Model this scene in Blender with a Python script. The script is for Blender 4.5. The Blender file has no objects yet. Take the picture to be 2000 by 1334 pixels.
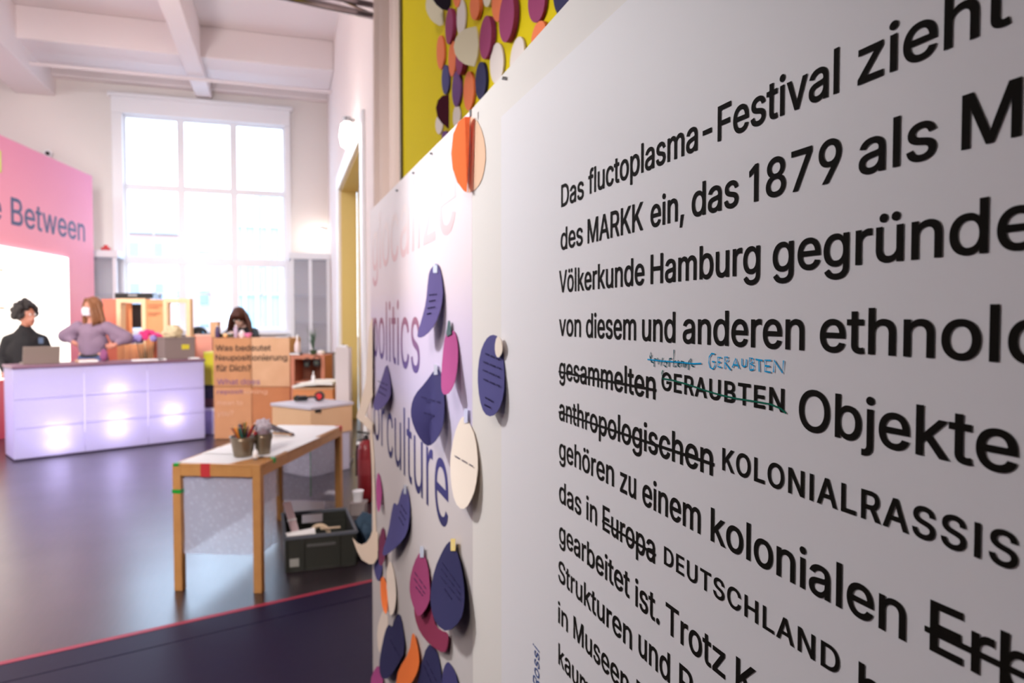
import bpy, bmesh, math, random
from mathutils import Vector, Matrix, noise
from mathutils.geometry import delaunay_2d_cdt
random.seed(7)
SC = bpy.context.scene
COL = SC.collection
PI = math.pi
def lin(c):
    c = c/255.0
    return c/12.92 if c <= 0.04045 else ((c+0.055)/1.055)**2.4
def rgb(r, g, b): return (lin(r), lin(g), lin(b), 1.0)

# ------------------------------------------------------------------ camera
# world: X right (across the hall), Y deep (along the text wall), Z up, camera above the origin
FPX = 1380.0; EYE = 1.56; THETA = math.radians(17.87); PITCH = math.atan(44/FPX)
cam_d = bpy.data.cameras.new('camera'); cam = bpy.data.objects.new('camera', cam_d); COL.objects.link(cam)
cam_d.sensor_width = 36; cam_d.lens = FPX/2000*36; cam_d.clip_start = .02; cam_d.clip_end = 300
cam.location = (0, 0, EYE); cam.rotation_mode = 'XYZ'
cam.rotation_euler = (PI/2-PITCH, 0, -THETA)
cam_d.dof.use_dof = True; cam_d.dof.focus_distance = .60; cam_d.dof.aperture_fstop = 8.5
SC.camera = cam
# ------------------------------------------------------------------ world
W = bpy.data.worlds.new('sky'); SC.world = W; W.use_nodes = True
nt = W.node_tree; bgn = nt.nodes['Background']
tc = nt.nodes.new('ShaderNodeTexCoord'); sx = nt.nodes.new('ShaderNodeSeparateXYZ'); rp = nt.nodes.new('ShaderNodeValToRGB')
nt.links.new(tc.outputs['Generated'], sx.inputs[0]); nt.links.new(sx.outputs['Z'], rp.inputs[0]); nt.links.new(rp.outputs[0], bgn.inputs[0])
rp.color_ramp.elements[0].color = (.66, .82, 1.0, 1); rp.color_ramp.elements[1].color = (.44, .70, 1.0, 1)
bgn.inputs[1].default_value = 6.3
def area(name, loc, target, sx_, sy_, watts, col, spread=180):
    l = bpy.data.lights.new(name, 'AREA'); l.shape = 'RECTANGLE'; l.size = sx_; l.size_y = sy_; l.energy = watts; l.color = col
    l.spread = math.radians(spread)
    o = bpy.data.objects.new(name, l); COL.objects.link(o); o.location = loc
    o.rotation_euler = (Vector(target)-Vector(loc)).to_track_quat('-Z', 'Y').to_euler(); return o
def spot(name, loc, target, watts, col, size=60, blend=.6, r=.08):
    l = bpy.data.lights.new(name, 'SPOT'); l.energy = watts; l.color = col; l.spot_size = math.radians(size); l.spot_blend = blend; l.shadow_soft_size = r
    o = bpy.data.objects.new(name, l); COL.objects.link(o); o.location = loc
    o.rotation_euler = (Vector(target)-Vector(loc)).to_track_quat('-Z', 'Y').to_euler(); return o
# unseen daylight fill added at the left wall, which has no windows
area('side_fill_light', (-9.3, 8.5, 3.0), (0, 7.2, 1.6), 6.5, 3.4, 150, (.84, .91, 1.0))
# daylight through the window in view
pt_ = area('end_window_portal', (-1.45, 14.22, 3.3), (-1.45, 5.0, 3.3), 2.9, 3.9, 1, (1, 1, 1)); pt_.data.cycles.is_portal = True
# unseen fill lights added around the hall, a gallery lamp for the board and coloured stage lamps on the truss
area('ceiling_fill_light', (-4.5, 9.5, 5.2), (-4.5, 10.0, 0), 1.6, 1.6, 90, (1.0, .99, .98))  # unseen overhead light added to lift the dim interior
area('ceiling_fill_light', (-2.6, 1.6, 5.0), (-3.4, 8.5, .9), 1.4, 1.4, 95, (1.0, .95, .93), 80)  # front fill added for camera-facing surfaces in the middle of the hall
area('uplight_fill', (-2.6, 6.2, 2.9), (-3.0, 11.0, 5.9), 1.2, 1.2, 100, (1.0, .92, .91))  # upward fill added out of view to brighten the ceiling
spot('gallery_and_fill_light', (-1.0, 2.3, 2.6), (.34, 1.26, 1.46), 118, (.97, .98, 1.0), 62, 1.0, .10)
spot('gallery_and_fill_light', (-2.0, 4.0, 3.4), (.45, 3.0, 2.1), 75, (1.0, .98, .98), 62, 1.0, .12)  # extra spot added to brighten the yellow wall, curtain and board top
area('rear_fill_light', (-2.6, -2.0, 4.4), (-1.8, 4.6, .3), 1.3, 1.3, 62, (1.0, .90, .84), 66)  # weak fill added behind the camera for the table and near things
spot('stage_lamp_light', (-5.0, 5.0, 4.6), (-8.2, 8.6, 2.0), 560, (1.0, .60, .66), 70)
spot('stage_lamp_light', (-2.2, 3.6, 4.9), (-3.6, 5.8, 0), 620, (.40, .34, 1.0), 74)
spot('stage_lamp_light', (-6.2, 6.6, 3.6), (-7.0, 8.0, 0), 160, (1.0, .16, .22), 50)
spot('stage_lamp_light', (-7.2, 7.8, .5), (-4.5, 8.5, 5.6), 90, (1.0, .50, .44), 95)
SC.view_settings.view_transform = 'Standard'; SC.view_settings.look = 'None'
SC.view_settings.gamma = 1; SC.view_settings.use_curve_mapping = False
SC.view_settings.exposure = 0.42
SC.cycles.max_bounces = 8; SC.cycles.diffuse_bounces = 4; SC.cycles.glossy_bounces = 4; SC.cycles.transparent_max_bounces = 12
SC.cycles.sample_clamp_indirect = 4; SC.cycles.caustics_reflective = False; SC.cycles.caustics_refractive = False

# ------------------------------------------------------------------ pixel -> world helpers (each thing still has its own place and size)
Rm = cam.rotation_euler.to_matrix()
CAM = Vector((0, 0, EYE))
FWD = Vector((math.sin(THETA), math.cos(THETA), 0)); RGT = Vector((math.cos(THETA), -math.sin(THETA), 0))
def ray(px, py): return (Rm @ Vector(((px-1000)/FPX, -(py-667)/FPX, -1))).normalized()
def on_x(px, py, X): d = ray(px, py); return CAM + d*(X/d.x)
def on_y(px, py, Y): d = ray(px, py); return CAM + d*(Y/d.y)
def on_z(px, py, Z=0.0): d = ray(px, py); return CAM + d*((Z-EYE)/d.z)
def at(px, py, z): d = ray(px, py); return CAM + d*(z/d.dot(FWD))
def on_pl(px, py, p, n): d = ray(px, py); return CAM + d*((p-CAM).dot(n)/d.dot(n))
UP = Vector((0, 0, 1))

# ------------------------------------------------------------------ materials
MATS = {}
def mat(name, col, rough=.6, metal=0, emit=None, es=0, coat=0, bump=None, var=None, spec=.5, alpha=None, trans=None):
    """bump=(scale, strength)  var=(scale, second colour, detail)"""
    if name in MATS: return MATS[name]
    m = bpy.data.materials.new(name); m.use_nodes = True; n = m.node_tree.nodes; L = m.node_tree.links; b = n['Principled BSDF']
    b.inputs['Base Color'].default_value = rgb(*col); b.inputs['Roughness'].default_value = rough; b.inputs['Metallic'].default_value = metal
    b.inputs['Specular IOR Level'].default_value = spec; b.inputs['Coat Weight'].default_value = coat
    if emit: b.inputs['Emission Color'].default_value = rgb(*emit); b.inputs['Emission Strength'].default_value = es
    if alpha is not None: b.inputs['Alpha'].default_value = alpha
    if var:
        t = n.new('ShaderNodeTexCoord'); q = n.new('ShaderNodeTexNoise'); q.inputs['Scale'].default_value = var[0]; q.inputs['Detail'].default_value = var[2] if len(var) > 2 else 3
        mx = n.new('ShaderNodeMixRGB'); mx.inputs[1].default_value = rgb(*col); mx.inputs[2].default_value = rgb(*var[1])
        L.new(t.outputs['Object'], q.inputs['Vector']); L.new(q.outputs['Fac'], mx.inputs[0]); L.new(mx.outputs[0], b.inputs['Base Color'])
    if bump:
        t = n.new('ShaderNodeTexCoord'); q = n.new('ShaderNodeTexNoise'); q.inputs['Scale'].default_value = bump[0]; q.inputs['Detail'].default_value = 4
        bp = n.new('ShaderNodeBump'); bp.inputs['Strength'].default_value = bump[1]; bp.inputs['Distance'].default_value = .01
        L.new(t.outputs['Object'], q.inputs['Vector']); L.new(q.outputs['Fac'], bp.inputs['Height']); L.new(bp.outputs[0], b.inputs['Normal'])
    MATS[name] = m; return m
def ramp_mat(name, axis, stops, rough=.6, spec=.4, lo=0., hi=1., noise_amt=0):
    """colour gradient along a world axis: stops = [(coordinate, (r,g,b))...]"""
    m = bpy.data.materials.new(name); m.use_nodes = True; n = m.node_tree.nodes; L = m.node_tree.links; b = n['Principled BSDF']
    b.inputs['Roughness'].default_value = rough; b.inputs['Specular IOR Level'].default_value = spec
    t = n.new('ShaderNodeTexCoord'); s = n.new('ShaderNodeSeparateXYZ'); L.new(t.outputs['Object'], s.inputs[0])
    mr = n.new('ShaderNodeMapRange'); mr.inputs['From Min'].default_value = lo; mr.inputs['From Max'].default_value = hi
    out = s.outputs['XYZ'.index(axis)]
    if noise_amt:
        q = n.new('ShaderNodeTexNoise'); q.inputs['Scale'].default_value = .7; L.new(t.outputs['Object'], q.inputs['Vector'])
        ma = n.new('ShaderNodeMath'); ma.operation = 'MULTIPLY_ADD'; ma.inputs[1].default_value = noise_amt; L.new(q.outputs['Fac'], ma.inputs[0]); L.new(out, ma.inputs[2]); out = ma.outputs[0]
    L.new(out, mr.inputs['Value']); r = n.new('ShaderNodeValToRGB'); L.new(mr.outputs[0], r.inputs[0]); L.new(r.outputs[0], b.inputs['Base Color'])
    cr = r.color_ramp
    for i, (z, c) in enumerate(stops):
        f = (z-lo)/(hi-lo)
        e = cr.elements[i] if i < 2 else cr.elements.new(f)
        e.position = f; e.color = rgb(*c)
    return m

# ------------------------------------------------------------------ mesh helpers
def tag(o, label=None, cat=None, group=None, kind=None):
    if label: o['label'] = label
    if cat: o['category'] = cat
    if group: o['group'] = group
    if kind: o['kind'] = kind
    return o
def par(o, p):
    if p is not None: o.parent = p; o.matrix_parent_inverse = Matrix.Translation(-p.location)
def thing(name, loc, label, cat, group=None):
    o = bpy.data.objects.new(name, None); o.location = loc; o.empty_display_size = .05; COL.objects.link(o); return tag(o, label, cat, group)
class MB:
    def __init__(s): s.b = bmesh.new()
    def _add(s, fn):
        t = bmesh.new(); fn(t); me = bpy.data.meshes.new('t'); t.to_mesh(me); t.free(); s.b.from_mesh(me); bpy.data.meshes.remove(me); return s
    def box(s, c, size, yaw=0, bev=0, rot=None, seg=2):
        def fn(t):
            bmesh.ops.create_cube(t, size=1)
            bmesh.ops.scale(t, vec=size, verts=t.verts)
            if bev: bmesh.ops.bevel(t, geom=t.edges[:], offset=bev, segments=seg, affect='EDGES', profile=.5)
            M = Matrix.Translation(c) @ (rot.to_4x4() if rot is not None else Matrix.Rotation(yaw, 4, 'Z'))
            bmesh.ops.transform(t, matrix=M, verts=t.verts)
        return s._add(fn)
    def fbox(s, o, ux, uy, lo, hi, bev=0):
        """box in a frame: origin o, horizontal axes ux, uy; lo/hi in local coords"""
        M = Matrix((( ux.x, uy.x, 0), (ux.y, uy.y, 0), (0, 0, 1)))
        c = o + ux*((lo[0]+hi[0])/2) + uy*((lo[1]+hi[1])/2) + UP*((lo[2]+hi[2])/2)
        return s.box(c, (abs(hi[0]-lo[0]), abs(hi[1]-lo[1]), abs(hi[2]-lo[2])), rot=M, bev=bev)
    def cyl(s, p0, p1, r0, r1=None, seg=16, caps=True):
        p0 = Vector(p0); p1 = Vector(p1); r1 = r0 if r1 is None else r1; d = p1-p0
        def fn(t):
            bmesh.ops.create_cone(t, cap_ends=caps, segments=seg, radius1=r0, radius2=r1, depth=d.length)
            bmesh.ops.transform(t, matrix=Matrix.Translation((p0+p1)/2) @ d.to_track_quat('Z', 'Y').to_matrix().to_4x4(), verts=t.verts)
        return s._add(fn)
    def sph(s, c, r, scale=(1, 1, 1), seg=16, rot=None):
        def fn(t):
            bmesh.ops.create_uvsphere(t, u_segments=seg, v_segments=max(6, seg//2+2), radius=r)
            M = Matrix.Translation(c) @ (rot.to_4x4() if rot is not None else Matrix()) @ Matrix.Diagonal((*scale, 1))
            bmesh.ops.transform(t, matrix=M, verts=t.verts)
        return s._add(fn)
    def lathe(s, c, prof, seg=24, scale=(1, 1)):
        rings = []
        for r, z in prof:
            rings.append([s.b.verts.new((c[0]+r*scale[0]*math.cos(2*PI*k/seg), c[1]+r*scale[1]*math.sin(2*PI*k/seg), c[2]+z)) for k in range(seg)])
        for a, b in zip(rings, rings[1:]):
            for k in range(seg): s.b.faces.new((a[k], a[(k+1) % seg], b[(k+1) % seg], b[k]))
        for q in (rings[0], rings[-1]):
            try: s.b.faces.new(q)
            except ValueError: pass
        return s
    def prism(s, pts, vec, tri=True):
        """polygon (world points) extruded by vec"""
        vec = Vector(vec); a = [s.b.verts.new(p) for p in pts]; b = [s.b.verts.new(Vector(p)+vec) for p in pts]; n = len(pts)
        s.b.faces.new(a); s.b.faces.new(b[::-1])
        for i in range(n): s.b.faces.new((a[i], b[i], b[(i+1) % n], a[(i+1) % n]))
        return s
    def tube(s, pts, r, seg=8, closed=False):
        pts = [Vector(p) for p in pts]; rings = []
        for i, p in enumerate(pts):
            a = pts[i-1] if i else pts[0]; b = pts[i+1] if i < len(pts)-1 else pts[-1]
            q = (b-a).to_track_quat('Z', 'Y').to_matrix(); rr = r[i] if isinstance(r, (list, tuple)) else r
            rings.append([s.b.verts.new(p + q @ Vector((rr*math.cos(2*PI*k/seg), rr*math.sin(2*PI*k/seg), 0))) for k in range(seg)])
        for a, b in zip(rings, rings[1:]):
            for k in range(seg): s.b.faces.new((a[k], a[(k+1) % seg], b[(k+1) % seg], b[k]))
        s.b.faces.new(rings[0]); s.b.faces.new(rings[-1]); return s
    def grid(s, fn, nu, nv, thick=None):
        v = [[s.b.verts.new(fn(i/nu, j/nv)) for j in range(nv+1)] for i in range(nu+1)]
        fs = [s.b.faces.new((v[i][j], v[i+1][j], v[i+1][j+1], v[i][j+1])) for i in range(nu) for j in range(nv)]
        if thick: bmesh.ops.recalc_face_normals(s.b, faces=fs); bmesh.ops.solidify(s.b, geom=fs, thickness=thick)
        return s
    def obj(s, name, m, parent=None, smooth=False, **kw):
        bmesh.ops.recalc_face_normals(s.b, faces=s.b.faces)
        me = bpy.data.meshes.new(name); s.b.to_mesh(me); s.b.free()
        if smooth:
            me.polygons.foreach_set('use_smooth', [True]*len(me.polygons))
            try: me.set_sharp_from_angle(angle=math.radians(40))
            except Exception: pass
        me.materials.append(m)
        o = bpy.data.objects.new(name, me); COL.objects.link(o)
        if parent is not None: par(o, parent)
        return tag(o, **kw)
def copy_tree(o, parent=None):
    c = o.copy(); COL.objects.link(c)
    if parent is not None: c.parent = parent
    for ch in list(o.children): copy_tree(ch, c)
    return c
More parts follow.
